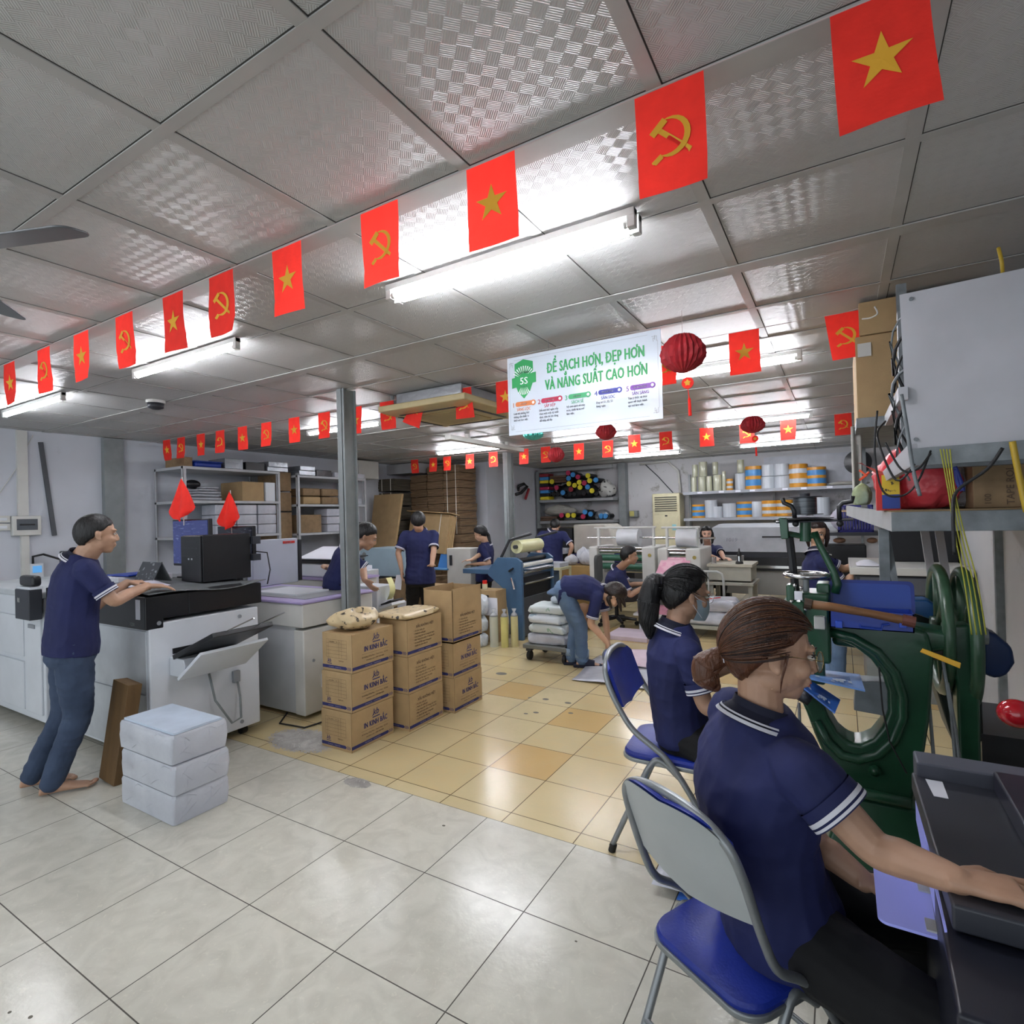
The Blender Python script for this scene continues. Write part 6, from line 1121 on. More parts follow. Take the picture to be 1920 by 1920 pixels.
# blue booklets
M_bk1 = mat('blue_cover', '#2f62b5', .35, var=.03); M_bk2 = mat('light_blue_cover', '#6f9bdc', .35, var=.03)
def booklet(name, a, b, c, d, m_, label, t_=.006):
    t = thing(name, label, 'booklet', tuple((V(a)+V(c))/2)); MB().quad(a, b, c, d, t_).build('cover', m_, t)
    a, b, c, d = map(V, (a, b, c, d)); n = (b-a).cross(d-a).normalized(); P = lambda u, v: a*(1-u)*(1-v)+b*u*(1-v)+c*u*v+d*(1-u)*v+n*.0012*(1 if True else -1)
    m = MB(); r2 = random.Random(3)
    for k in range(9):
        u, v = .58+.26*r2.random(), .15+.6*r2.random(); s = .05+.05*r2.random(); s2 = s*.8
        m.add([P(u, v)+n*.0002*k, P(min(.97, u+s*1.6), v)+n*.0002*k, P(min(.97, u+s*1.6), v+s2)+n*.0002*k, P(u, v+s2)+n*.0002*k], [(0, 1, 2, 3)])
    m.build('white_building_drawing', mat('pale_print', '#c3d0e2', .5), t); return t
z9 = PY(1560, 1275, 2.5).z
booklet('blue_booklet', PY(1508, 1252, 2.72), PY(1512, 1270, 2.45), PY(1622, 1294, 2.48), PY(1612, 1264, 2.72), M_bk2, 'light blue booklet lying flat on the bar inside the green press')
booklet('blue_booklet', PY(1500, 1262, 2.62), PY(1508, 1290, 2.42), PY(1566, 1336, 2.38), PY(1576, 1312, 2.52), M_bk1, 'dark blue booklet hanging down at the anvil of the green press')
# blue machine beyond the wheels
t = thing('blue_belt_guard', 'navy blue rounded belt guard sticking out at the right wall behind the flywheels', 'machine', (.6, 3.1, .6))
m = MB(); m.prism([(PY(a, b, 3.0).x, PY(a, b, 3.0).z) for a, b in ((1840, 1180), (1870, 1190), (1900, 1215), (1905, 1245), (1890, 1268), (1866, 1275), (1840, 1262))], .12, frame((0, 3.12, 0), (1, 0, 0), (0, 0, 1))); m.build('guard', mat('deep_blue_enamel', '#1c3563', .35, var=.06), t, bevel=.02)
m = MB(); m.prism([(PY(a, b, 3.0).x, PY(a, b, 3.0).z) for a, b in ((1710, 1125), (1740, 1125), (1770, 1145), (1775, 1165), (1740, 1160), (1712, 1150))], .12, frame((0, 3.12, 0), (1, 0, 0), (0, 0, 1))); m.build('guard_end', mat('mid_blue_enamel', '#2f68a8', .35), t, bevel=.01)
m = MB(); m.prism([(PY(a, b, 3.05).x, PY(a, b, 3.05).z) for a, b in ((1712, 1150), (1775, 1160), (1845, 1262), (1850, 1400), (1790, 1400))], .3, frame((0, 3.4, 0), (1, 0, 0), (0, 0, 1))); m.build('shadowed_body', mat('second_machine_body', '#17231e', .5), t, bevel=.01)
B(.5, .8, 3.1, 3.6, 0, .55).build('stand', M_dark, t)
# red ball lever
t = thing('ball_lever', 'lever with a glossy red ball knob at the right edge', 'lever', (.45, 2.05, .5)); c = PY(1906, 1338, 2.1); MB().ball(c, .046, .042, .040).build('red_knob', mat('red_gloss', '#b0121f', .12, coat=.5), t, smooth=True); MB().tube([c, c+V((.10, .06, -.12)), c+V((.16, .1, -.5))], .010).build('rod', M_chrome, t)
# ---------------------------------------------------------------- dark grey printer at the right edge
pr = thing('stitching_table_printer', 'dark grey machine with lilac paper trays that the brown haired woman operates', 'machine', (.5, 1.5, 0)); M_dg = mat('anthracite', '#34363e', .4, var=.04, vs=5)
m = MB(); m.prism([(.158, 1.30), (.84, 1.30), (.84, 1.90), (.150, 1.90)], .05, Matrix.Translation((0, 0, .755))); m.build('top_cover', M_dg, pr, bevel=.006)
m = MB(); m.prism([(.135, 1.10), (.82, 1.10), (.82, 1.88), (.165, 1.88)], .70, Matrix.Translation((0, 0, .05))); m.build('body', mat('blue_black_body', '#181a26', .4, var=.05), pr, bevel=.008)
B(.16, .84, 1.87, 1.96, .77, .845).build('rear_ridge', mat('ridge_grey', '#555864', .45), pr, bevel=.006); B(.32, .84, 1.31, 1.86, .807, .86).build('raised_rail', mat('ridge_grey2', '#2a2b38', .4), pr, bevel=.006)
m = MB(); m.quad((.185, 1.76, .807), (.215, 1.76, .807), (.215, 1.86, .807), (.178, 1.86, .807), .001); m.build('warning_sticker', M_paper, pr)
for k in range(7): MB().cyl((.45+.03*(k % 3), 1.18+.09*k, .86), (.45+.03*(k % 3), 1.18+.09*k, .90), .016, n=10).build('silver_knob', M_chrome, pr)
M_lt = mat('lilac_tray_glow', '#8f95dd', .35, emit=.12, var=.02)  # weak emission puts the light on tray and strip into the material
for k, (y0, y1, z) in enumerate(((1.41, 1.75, .66),)):
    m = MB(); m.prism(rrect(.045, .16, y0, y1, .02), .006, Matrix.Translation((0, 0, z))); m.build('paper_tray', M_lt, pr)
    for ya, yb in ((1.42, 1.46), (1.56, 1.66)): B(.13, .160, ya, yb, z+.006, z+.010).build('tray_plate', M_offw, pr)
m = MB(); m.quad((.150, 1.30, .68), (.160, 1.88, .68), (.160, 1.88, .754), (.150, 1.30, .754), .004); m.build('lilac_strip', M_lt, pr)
t = thing('wood_block', 'light brown wooden board end with holes at the lower right corner', 'board', (.2, 1.04, .5)); B(.165, .205, .70, 1.08, .52, .58).build('board', mat('plywood_edge', '#8b7a54', .7, var=.1), t, bevel=.003)
for y in (.82, .90, 1.0): B(.178, .196, y, y+.035, .578, .582).build('hole', mat('hole_dark', '#2c2217', .9), t)
crate(.21, .75, .55, 1.02, .60, .612, M_paper, 'white board lying at the lower right corner, lower one', 'board', 'white_board_sheet', None, .001); crate(.225, .78, .60, 1.09, .6125, .625, M_paper, 'white board lying at the lower right corner, upper one', 'board', 'white_board_sheet', None, .001)
B(.16, .80, .55, 1.09, 0, .52).build('side_cupboard', M_dark, bevel=.005, label='dark cupboard under the white boards at the lower right corner', cat='cupboard'); B(.21, .80, .55, 1.09, .52, .60).build('board_pile', M_dark, label='dark board pile between the cupboard and the white boards', cat='boards')
# ---------------------------------------------------------------- folding chairs
M_ct = mat('grey_chair_tube', '#8c9092', .35, .5, var=.06, vs=20); M_pad = mat('royal_blue_vinyl', '#1b2f8f', .38, var=.1, vs=8, bump=.12, bs=120, spec=.45); M_bkp = mat('pale_grey_plastic', '#a3a8a8', .4, var=.03)
def folding_chair(loc, rz, label, sc_=1.0, bh=0):
    t = thing('folding_chair', label, 'chair', loc, rz, None, world=False); t.scale = (sc_,)*3
    def smooth_pts(P, n=6):
        P = [V(p) for p in P]; out = []
        for i in range(len(P)-1):
            a, b, c, d = P[max(0, i-1)], P[i], P[i+1], P[min(len(P)-1, i+2)]
            for k in range(n): u = k/n; out.append(.5*((2*b)+(c-a)*u+(2*a-5*b+4*c-d)*u*u+(3*b-a-3*c+d)*u**3))
        return out+[P[-1]]
    side = [(.27, .215, 0.02), (.11, .215, .31), (.02, .215, .44), (-.04, .214, .49), (-.12, .212, .545), (-.17, .21, .62), (-.225, .205, .74), (-.25, .185, .815), (-.26, .13, .855), (-.265, .06, .872), (-.265, 0, .875)]
    side = [(x, y, z+bh*max(0, min(1, (z-.545)/.2))) for x, y, z in side]; L_ = smooth_pts(side); R_ = [V((p.x, -p.y, p.z)) for p in reversed(L_[:-1])]
    MB().tube(L_+R_, .0125, 10).build('main_tube', M_ct, t, smooth=True)
    for s in (1, -1):
        MB().tube(smooth_pts([(.06, s*.192, .37), (-.02, s*.192, .43), (-.07, s*.192, .39), (-.13, s*.195, .26), (-.24, s*.20, .02)]), .0125, 10).build('rear_leg', M_ct, t, smooth=True)
        for x, yy in ((.27, .215), (-.24, .20)): MB().cyl((x, s*yy, 0), (x-.01*(1 if x > 0 else -1), s*yy, .035), .016).build('foot_cap', M_rubber, t, bevel=.002)
    MB().cyl((-.19, -.195, .14), (-.19, .195, .14), .009).build('rear_crossbar', M_ct, t); MB().cyl((.22, -.215, .12), (.22, .215, .12), .009).build('front_crossbar', M_ct, t)
    q = rrect(-.19, .21, -.20, .20, .07, 6); q = [(x, y*(1-.12*(x < 0)*abs(x)/.2)) for x, y in q]
    MB().prism([(x*1.03, y*1.03) for x, y in q], .018, Matrix.Translation((0, 0, .402))).build('seat_pan', M_ct, t, bevel=.004)
    rings = []
    for sc_, z in ((.99, .420), (1.0, .432), (.97, .442), (.85, .448), (.5, .446)): rings.append([V((x*sc_, y*sc_, z-.008*(1-sc_))) for x, y in q])
    MB().loft(rings).build('seat_pad', M_pad, t, auto=True)
    def bk(off, sc_):
        def f(u, v):
            y = (u-.5)*.40*sc_; top = .866-.9*abs(y)**2.0*1.3-(.05*(abs(y)/.2)**6); z = .615+bh*.4+.03*abs(u-.5)*2+(top+bh-.615-bh*.4)*v
            x = -.165-.36*(z-bh*.8-.61)-.03*(1-(y/.2)**2)+off; return (x, y, z)
        return f
    MB().sheet(bk(-.010, .97), 16, 8).build('back_shell', M_bkp, t, smooth=True); m = MB()
    f1, f2 = bk(.0, .97), bk(.016, .92); m.sheet(f1, 16, 8); m.sheet(f2, 16, 8)
    n = 17*9
    bd = [i for i in range(17)]+[j*17+16 for j in range(1, 9)]+[8*17+i for i in range(15, -1, -1)]+[j*17 for j in range(7, 0, -1)]
    m.f += [(bd[i], bd[(i+1) % len(bd)], bd[(i+1) % len(bd)]+n, bd[i]+n) for i in range(len(bd))]; m.m += [0]*len(bd)
    m.build('back_pad', M_pad, t, auto=True); return t
folding_chair((-.265, 1.575, 0), RD(60), 'nearest blue folding chair, showing its pale grey back shell', .92, .055)
folding_chair((-.71, 2.63, 0), RD(4), 'farther blue folding chair, under the black haired woman in a mask', 1.05, -.03)
# boxes under chair 2
sheetobj('white_sheet', [(-.70, 2.20), (-.30, 2.25), (-.25, 3.0), (-.72, 2.9)], .03, M_pk, 'white wrapping paper on the tiles under the farther folding chair', amp=.03, seed=4)
booklet('blue_booklet', (-.62, 2.36, .085), (-.36, 2.36, .085), (-.32, 2.85, .085), (-.60, 2.85, .085), M_bk2, 'light blue booklet on the wrapping paper under the farther folding chair')
booklet('blue_booklet', (-.60, 2.20, .02), (-.40, 2.22, .02), (-.38, 2.5, .07), (-.58, 2.48, .07), M_bk1, 'blue booklet leaning on the floor under the farther folding chair')
# ================================================================ PEOPLE
M_skin = mat('skin', '#b48d74', .5, var=.05, vs=14, bump=.04, bs=300); M_skin2 = mat('fair_skin', '#c39a7e', .5, var=.04, vs=14); M_skin3 = mat('pale_skin', '#d6aa92', .5, var=.03)
M_shirt = mat('navy_polo_cloth', '#1a2255', .82, var=.10, vs=5, bump=1.1, bs=7, c2='#141a45', stretch=(1, 1, .55)); M_stripe = mat('white_stripe', '#d5d5dd', .8, var=.02); M_collar = mat('dark_collar', '#11142b', .85)
M_jean = mat('dark_denim', '#2c3a52', .85, var=.15, vs=6, bump=.9, bs=9, c2='#3e4d66'); M_jean2 = mat('light_denim', '#4d6482', .85, var=.12, vs=6, bump=.7, bs=9, c2='#627a97'); M_blackp = mat('black_trousers', '#0b0b0f', .85, var=.1, bump=.9, bs=8); M_greyp = mat('grey_trousers', '#3c3e41', .85, bump=.6, bs=9)
M_hair = mat('black_hair', '#0a090b', .5, var=.2, vs=30, bump=.7, bs=70, stretch=(1, 1, .3)); M_hairb = mat('brown_hair', '#472819', .40, var=.35, vs=22, bump=.6, bs=80, c2='#603a24', stretch=(1.5, 1.5, .3)); M_eye = mat('eye_white', '#cfc9c4', .2); M_lip = mat('lips', '#9c5a52', .5); M_maskm = mat('pale_blue_face_mask', '#9fb3be', .7, bump=.2)
def at(px, py, D): return CO+ray(px, py)*D
def ang(a): return V((cos(RD(a)), sin(RD(a)), 0))
def wrinkle(o, amp, fr):
    me = o.data; n = [v.normal.copy() for v in me.vertices]
    for i, v in enumerate(me.vertices):
        c = v.co; q = V((c.x*fr, c.y*fr, c.z*fr*1.9+c.x*3)); a = mn.noise(q+V((3.1, 1.7, .3)))
        r = (1-abs(a)*3.2); r2 = mn.noise(V((c.x*22, c.y*22, c.z*34)))
        v.co = c+n[i]*(amp*(max(-.6, r)*.55)+amp*.22*r2-amp*.2)
def remesh(mb, name, m_, parent, vox, it=4, fac=.5):
    B_ = BASE[parent.name]; me = bpy.data.meshes.new(name); me.from_pydata([tuple(B_ @ v) for v in mb.v], [], mb.f)
    bm = bmesh.new(); bm.from_mesh(me); bmesh.ops.recalc_face_normals(bm, faces=bm.faces); bm.to_mesh(me); bm.free()
    o = bpy.data.objects.new(name, me); C.objects.link(o)
    r = o.modifiers.new('r', 'REMESH'); r.mode = 'VOXEL'; r.voxel_size = vox; r.use_smooth_shade = True
    s = o.modifiers.new('s', 'SMOOTH'); s.factor = fac; s.iterations = it
    dg = bpy.context.evaluated_depsgraph_get(); m2 = bpy.data.meshes.new_from_object(o.evaluated_get(dg)); o.modifiers.clear(); o.data = m2; m2.name = name
    bpy.data.meshes.remove(me); m2.materials.clear(); m2.materials.append(m_); m2.polygons.foreach_set('use_smooth', [True]*len(m2.polygons))
    if name in ('shirt', 'trousers'): wrinkle(o, .0055 if name == 'shirt' else .006, 7 if name == 'shirt' else 8)
    o.parent = parent; BASE[o.name] = BASE[parent.name]; return o
def ik(a, b, l1, l2, hint):
    a, b = V(a), V(b); d = b-a; L = d.length
    if L > (l1+l2)*.999: k = L/(l1+l2)*1.001; l1 *= k; l2 *= k
    x = (l1*l1-l2*l2+L*L)/(2*L); h = math.sqrt(max(0, l1*l1-x*x)); u = d/L; p = V(hint)-u*u.dot(V(hint)); p.normalize(); return a+u*x+p*h
def limb(mb, pts, rs, n=12):
    # tapered rounded tube through points with per-point radius
    P = []; R_ = []; pts = [V(p) for p in pts]
    for i in range(len(pts)-1):
        for k in range(6):
            u = k/6; a, b, c, d = pts[max(0, i-1)], pts[i], pts[i+1], pts[min(len(pts)-1, i+2)]
            P.append(.5*((2*b)+(c-a)*u*.7+(-(c-a)*.7*2-(d-b)*.7+6*(c-b))*u*u+((c-a)*.7+(d-b)*.7-4*(c-b))*u**3)); R_.append(rs[i]*(1-u)+rs[i+1]*u)
    P.append(pts[-1]); R_.append(rs[-1]); mb.tube(P, R_, n); mb.ball(pts[0], rs[0]*.99, n=n); mb.ball(pts[-1], rs[-1]*.99, n=n)
def hand(mb, w_, d, pn, side, curl=.35, k=1.0, spread=.12):
    d = V(d).normalized(); pn = V(pn); pn = (pn-d*d.dot(pn)).normalized(); s = d.cross(pn)*side   # s points to the thumb side
    def el(c, a, b, nn=12): return [V(c)+s*(a*cos(2*pi*i/nn))+pn*(b*sin(2*pi*i/nn)) for i in range(nn)]
    w_ = V(w_); mb.loft([el(w_-d*.02*k, .025*k, .018*k), el(w_+d*.015*k, .029*k, .017*k), el(w_+d*.05*k, .039*k, .015*k), el(w_+d*.088*k, .038*k, .011*k)])
    for off, L, a in ((.031, .070, .6), (.0105, .078, .15), (-.0105, .074, -.35), (-.030, .058, -.95)):
        p = w_+d*.070*k+s*off*k; dd = (d+s*a*spread).normalized(); pts = [p]; ax = s; tot = 0
        for q, seg in enumerate((.46, .30, .24)):
            tot += curl*(.55, .9, .7)[q]; v = dd*cos(tot)+pn*sin(tot); pts.append(pts[-1]+v*(L*seg*k*1.18))
        mb.tube(pts, [.0092*k, .0084*k, .0076*k, .0060*k], 8); mb.ball(pts[-1], .0066*k, n=8, k=6); mb.ball(pts[1], .0088*k, n=8, k=6)
    p = w_+d*.02*k+s*.026*k; v = (d*.72+s*.62+pn*.25*curl*2).normalized(); q = p+v*.038*k; v2 = (d*.9+s*.25+pn*.3).normalized(); e = q+v2*.03*k; mb.tube([p, q, e], [.0135*k, .011*k, .008*k], 8); mb.ball(e, .008*k, n=8, k=6); mb.ball(p, .0135*k, n=8, k=6)
def basis(f, up=(0, 0, 1)):
    f = V(f).normalized(); r = f.cross(V(up)).normalized(); u = r.cross(f); M = Matrix.Identity(3); M.col[0] = r; M.col[1] = f; M.col[2] = u; return M
def head_geo(mb, c, M, k=1.0, fem=False, mouth=True):
    P = lambda x, y, z: V(c)+M @ V((x*k, y*k, z*k))
    E = lambda x, y, z, a, b, d, n=18, kk=12: mb.ball(P(x, y, z), a*k, b*k, d*k, n, kk, M)
    j = .93 if fem else 1
    E(0, -.014, .022, .074, .093, .083); E(0, .020, -.030, .060*j, .066, .078); E(0, .045, -.085, .032*j, .034, .028); E(0, .058, -.098, .020, .017, .015)
    for s in (1, -1):
        E(s*.040*j, .0, -.066, .019, .038, .028); E(s*.034, .060, -.032, .024, .022, .024); E(s*.0765, -.008, -.012, .008, .015, .026); E(s*.079, .000, -.032, .007, .009, .012); E(s*.081, -.014, -.004, .005, .012, .018); E(s*.012, .089, -.040, .008, .008, .006); E(s*.030, .075, .020, .024, .012, .008)
    mb.tube([P(0, .080, .010), P(0, .090, -.008), P(0, .098, -.030), P(0, .093, -.041)], [.007*k, .008*k, .0105*k, .009*k], 8); mb.ball(P(0, .099, -.033), .009*k, n=8)
    E(0, .083, -.062, .022, .010, .009); E(0, .080, -.072, .019, .010, .007)
def face_parts(t, c, M, k=1.0, closed=False, smile=False):
    P = lambda x, y, z: V(c)+M @ V((x*k, y*k, z*k))
    for s in (1, -1):
        o = MB().ball(P(s*.031, .0795, -.002), .0135*k, .008*k, (.004 if closed else .0062)*k, 12, 8, M).build('eye', M_eye, t, smooth=True)
        if not closed: MB().ball(P(s*.031, .0855, -.002), .0056*k, .0035*k, .0058*k, 10, 8, M).build('iris', M_hair, o, smooth=True)
        MB().tube([P(s*.016, .088, .019), P(s*.032, .088, .024), P(s*.048, .078, .019)], .0028*k, 6).build('eyebrow', M_hair, t)
        MB().tube([P(s*.017, .0845, .002), P(s*.031, .0885, .0065), P(s*.045, .078, .002)], .0016*k, 6).build('eyelid_line', M_hair, t)
    m = MB().ball(P(0, .0885, -.0655), .019*k, .0055*k, .0040*k, 12, 8, M); m.ball(P(0, .0865, -.0735), .016*k, .0055*k, .0042*k, 12, 8, M); m.build('lips', M_lip, t, smooth=True)
    if smile: MB().ball(P(0, .093, -.0695), .014*k, .004*k, .0028*k, 10, 6, M).build('teeth', M_stripe, t, smooth=True)
def hair_cap(t, c, M, k=1.0, thick=.012, front=58, side=112, back=150, m_=None, seed=1, tuft=.004, rad=(.0755, .0945, .1015), cen=(0, -.014, .005), fringe=None, name='hair'):
    rn = random.Random(seed); n, q = 40, 14; ph = [rn.uniform(0, 6) for _ in range(6)]; rings = []
    for j in range(q+1):
        rg = []
        for i in range(n):
            a = 2*pi*i/n; f = cos(a)   # a=0 front
            tm = front+(side-front)*(1-max(0, f))**1.3 if f > 0 else side+(back-side)*(-f)**.8
            if fringe and f > .2: tm = front+fringe*(.5+.5*sin(9*a+seed))*.25+fringe*.6*(1-f)
            tm += 2.5*sin(11*a+ph[3])+2*sin(23*a+ph[4]); th = RD(tm*(j/q)); edge = 1-(j/q)**6
            w_ = thick*(.25+.75*edge)+tuft*(sin(7*a+ph[0]+j*.6)*.5+sin(13*a+ph[1]+j*.9)*.35+sin(29*a+ph[2]+j*.25)*.35)*(j/q)*edge
            x, y, z = sin(th)*sin(a), sin(th)*cos(a), cos(th)
            rg.append(V(c)+M @ V(((cen[0]+x*(rad[0]+w_))*k, (cen[1]+y*(rad[1]+w_))*k, (cen[2]+z*(rad[2]+w_))*k)))
        rings.append(rg)
    m = MB(); m.loft(rings); return m.build(name, m_ or M_hair, t, smooth=True)
def ribbon_ring(mb, c, ax, r0, r1, h0, h1, n=28, e=1.0, up=None, rr=None):
    ax = V(ax).normalized(); a = mb.ring(V(c)+ax*h0, ax, r0, n, r0*e, up); b = mb.ring(V(c)+ax*h1, ax, r1, n, r1*e, up); mb.loft([a, b], cap=False)
def person(label, pel, chest, head, hf, wr, an, cf, pf=None, hup=(0, 0, 1), vox=.008, sw=.17, fem=False, k=1.0, skin=None, pants=None, hd=((1, 0, 0), (1, 0, 0)), pn=((0, 0, -1), (0, 0, -1)), eh=((0, 0, -1), (0, 0, -1)), kh=None, foot='shoe', curl=(.35, .35), hem=.09, ftd=None, spine=0, wide=1.0, sl=.62, st=None, elx=(None, None), ctilt=0, nk=.052, base=None, waist=1.0, la=(.275, .245), ll=(.41, .40), pr=1.0, fk=1.0, bust=0, hk=1.04, necklen=None, sleeve_r=1.0, spread=.12):
    pel, chest, head = V(pel), V(chest), V(head); skin = skin or M_skin; pants = pants or M_blackp; pf = cf if pf is None else pf
    an = [V(a) for a in an]; base = base or ((an[0]+an[1])/2).xy.to_3d(); t = thing('person', label, 'person', tuple(base))
    F_c = ang(cf) if isinstance(cf, (int, float)) else V(cf).normalized(); F_p = ang(pf); up = (chest-pel).normalized()
    R_c = F_c.cross(up); R_c = (R_c if R_c.length > .2 else F_c.cross(V((0, 0, 1)))).normalized(); R_p = F_p.cross(V((0, 0, 1))).normalized()
    Mh = basis(hf, hup); neck_b = chest+up*.045*k
    def torso(mb, g, low, top=True):
        rings = []; secs = [(-low, .158, .112), (0, .160, .116), (.22, .145*waist, .105*waist), (.45, .140*waist, .102*waist), (.68, .156, .112+bust), (.86, .160, .108+bust*.4), (1.0, .135, .088), (1.08, .088, .070), (1.16, .056, .052)]
        Lc = (chest-pel).length
        for u, a, b in secs:
            if u < 0: c = pel-up.lerp(V((0, 0, 1)), .5).normalized()*(-u)
            else: c = pel.lerp(chest, u)+(F_p.lerp(F_c, min(1, u))*-spine*sin(pi*min(1, max(0, u))))
            if u > 1: c = chest+up*((u-1)*.42)
            rv = R_p.lerp(R_c, min(1, max(0, u))).normalized(); fv = up.cross(rv).normalized()
            gg = g+(.008 if g > 0 and u < .5 else 0); rings.append([c+rv*((a*k*wide+gg)*cos(2*pi*i/20)*(1+.06*abs(sin(4*pi*i/20))))+fv*((b*k*wide+gg)*sin(2*pi*i/20)) for i in range(20)])
        mb.loft(rings)
    sh = [chest-R_c*sw*k-up*.01, chest+R_c*sw*k-up*.01]; hips = [pel-R_p*.085*k-V((0, 0, .03)), pel+R_p*.085*k-V((0, 0, .03))]
    wr = [V(x) for x in wr]; el = [V(elx[i]) if elx[i] is not None else ik(sh[i], wr[i], la[0]*k, la[1]*k, eh[i]) for i in (0, 1)]
    kh = kh or [F_p, F_p]; LL = [(ll[0]*k, ll[1]*k) if st is None else ((hips[i]-an[i]).length*st*.51, (hips[i]-an[i]).length*st*.49) for i in (0, 1)]; kn = [ik(hips[i], an[i], LL[i][0], LL[i][1], kh[i]) for i in (0, 1)]; ftd = ftd or [F_p, F_p]
    b = MB(); torso(b, -.004, .02)
    limb(b, [neck_b-up*.03, head+Mh @ V((0, -.022, -.075))*k], [nk*1.12*k, nk*k], 14); head_geo(b, head, Mh, k*hk, fem)
    for i in (0, 1):
        limb(b, [sh[i], sh[i].lerp(el[i], .5), el[i], el[i].lerp(wr[i], .35), wr[i]], [.047*k*pr, .043*k*pr, .036*k*pr, .037*k*pr, .025*k*pr]); hand(b, wr[i], hd[i], pn[i], 1 if i == 1 else -1, curl[i], k*1.02, spread)
        limb(b, [hips[i], kn[i], kn[i].lerp(an[i], .3), an[i]], [.075*k, .052*k, .052*k, .034*k])
        f = V(ftd[i]).normalized(); a = an[i]; s_ = f.cross(V((0, 0, 1))); z0 = a.z-.07
        if foot in ('bare', 'slipper'):
            rg = []
            for y, w_, h in ((-.06, .018, .03), (-.05, .030, .06), (0, .034, .085), (.06, .038, .06), (.12, .045, .035), (.16, .046, .024), (.175, .040, .016)): rg.append([a+f*y+s_*(w_*cos(2*pi*q/14))+V((0, 0, z0-a.z+.004+h*.5+h*.5*sin(2*pi*q/14))) for q in range(14)])
            b.loft(rg)
            for q, (yo, L, rr) in enumerate(((-.030, .20, .0135), (-.010, .198, .010), (.008, .190, .0095), (.024, .18, .009), (.038, .168, .0085))): b.ball(a+f*L+s_*(yo*(1 if i == 0 else -1)*-1)+V((0, 0, z0-a.z+.013)), rr*1.0, rr*1.5, rr, 10, 6, basis(f))
        else: limb(b, [a, a-V((0, 0, .03))], [.034, .03])
    if fk: face_on = True
    remesh(b, 'body', skin, t, vox, 3 if vox < .006 else 2, .45)
    # shirt
    m = MB(); torso(m, .014, hem); cu = MB(); 
    for i in (0, 1):
        d = el[i]-sh[i]; e_ = sh[i]+d*sl; limb(m, [sh[i]-(R_c*(1 if i else -1))*.03, sh[i]+d*.05, sh[i]+d*.3, e_], [.058*k*sleeve_r, .064*k*sleeve_r, .060*k*sleeve_r, .055*k*sleeve_r], 16)
    so = remesh(m, 'shirt', M_shirt, t, max(vox, .006), 4, .5)
    for i in (0, 1):
        d = (el[i]-sh[i]); e_ = sh[i]+d*sl; ax = d.normalized(); cu = MB(); r = .0595*k*sleeve_r
        # blunt sleeve end: skirt of cloth beyond, then two stripes
        ribbon_ring(cu, e_, ax, r*1.03, r*1.035, .004, .050); cu.build('sleeve_hem', M_shirt, t, smooth=True); cu = MB(); cu.mi = 0
        ribbon_ring(cu, e_, ax, r*1.06, r*1.06, .026, .036); ribbon_ring(cu, e_, ax, r*1.06, r*1.06, .041, .047); cu.build('cuff_stripes', M_stripe, t, smooth=True)
        cu = MB(); a_ = cu.ring(e_+ax*.050, ax, r*1.035, 28); b_ = cu.ring(e_+ax*.045, ax, .040*k*pr, 28); cu.loft([a_, b_], cap=False); cu.build('sleeve_inside', M_collar, t, smooth=True)
    nax = (head+Mh @ V((0, -.03, -.09))*k-neck_b).normalized(); nax = (nax*.55+up*.45+F_c*ctilt).normalized(); cb = neck_b+up*-.004-F_c*.004
    e = 1.08
    cu = MB(); ribbon_ring(cu, cb, nax, .094*k, .066*k, -.014, .020, e=e, up=tuple(F_c)); ribbon_ring(cu, cb, nax, .066*k, .064*k, .020, .040, e=e, up=tuple(F_c)); ribbon_ring(cu, cb, nax, .064*k, .057*k, .040, .030, e=e, up=tuple(F_c)); cu.build('collar', M_collar, t, smooth=True)
    cu = MB(); ribbon_ring(cu, cb, nax, .096*k, .0905*k, -.012, -.004, e=e, up=tuple(F_c)); ribbon_ring(cu, cb, nax, .0885*k, .0855*k, .000, .004, e=e, up=tuple(F_c)); cu.build('collar_stripes', M_stripe, t, smooth=True)
    # trousers
    m = MB(); rg = []
    for u, a, b_ in ((.06, .138, .098), (.02, .150, .110), (-.04, .166, .124), (-.08, .168, .126), (-.12, .14, .11)): rg.append([pel+V((0, 0, u)).lerp(up*u, .5)+R_p*((a*k*wide)*cos(2*pi*i/20))+R_p.cross(V((0, 0, -1)))*((b_*k*wide)*sin(2*pi*i/20)) for i in range(20)])
    m.loft(rg)
    for i in (0, 1):
        z_ = V((0, 0, .0)); r3 = .068 if pants in (M_jean2,) else .060; limb(m, [hips[i]+V((0, 0, .02)), hips[i].lerp(kn[i], .45), kn[i], kn[i].lerp(an[i], .5), an[i]+V((0, 0, .0))], [.098*k, .092*k, .072*k, .064*k, r3*k], 16)
    remesh(m, 'trousers', pants, t, max(vox, .006), 4, .5)
    if foot == 'shoe':
        for i in (0, 1):
            f = V(ftd[i]).normalized(); a = an[i]; s_ = f.cross(V((0, 0, 1))); rg = []
            for y, w_, h in ((-.075, .02, .05), (-.065, .034, .075), (0, .040, .09), (.07, .044, .065), (.13, .048, .045), (.175, .042, .035), (.19, .022, .02)): rg.append([a+f*y+s_*(w_*cos(2*pi*q/14))+V((0, 0, -a.z+.002+h*.5+h*.5*sin(2*pi*q/14))) for q in range(14)])
            MB().loft(rg).build('shoe', M_black, t, smooth=True)
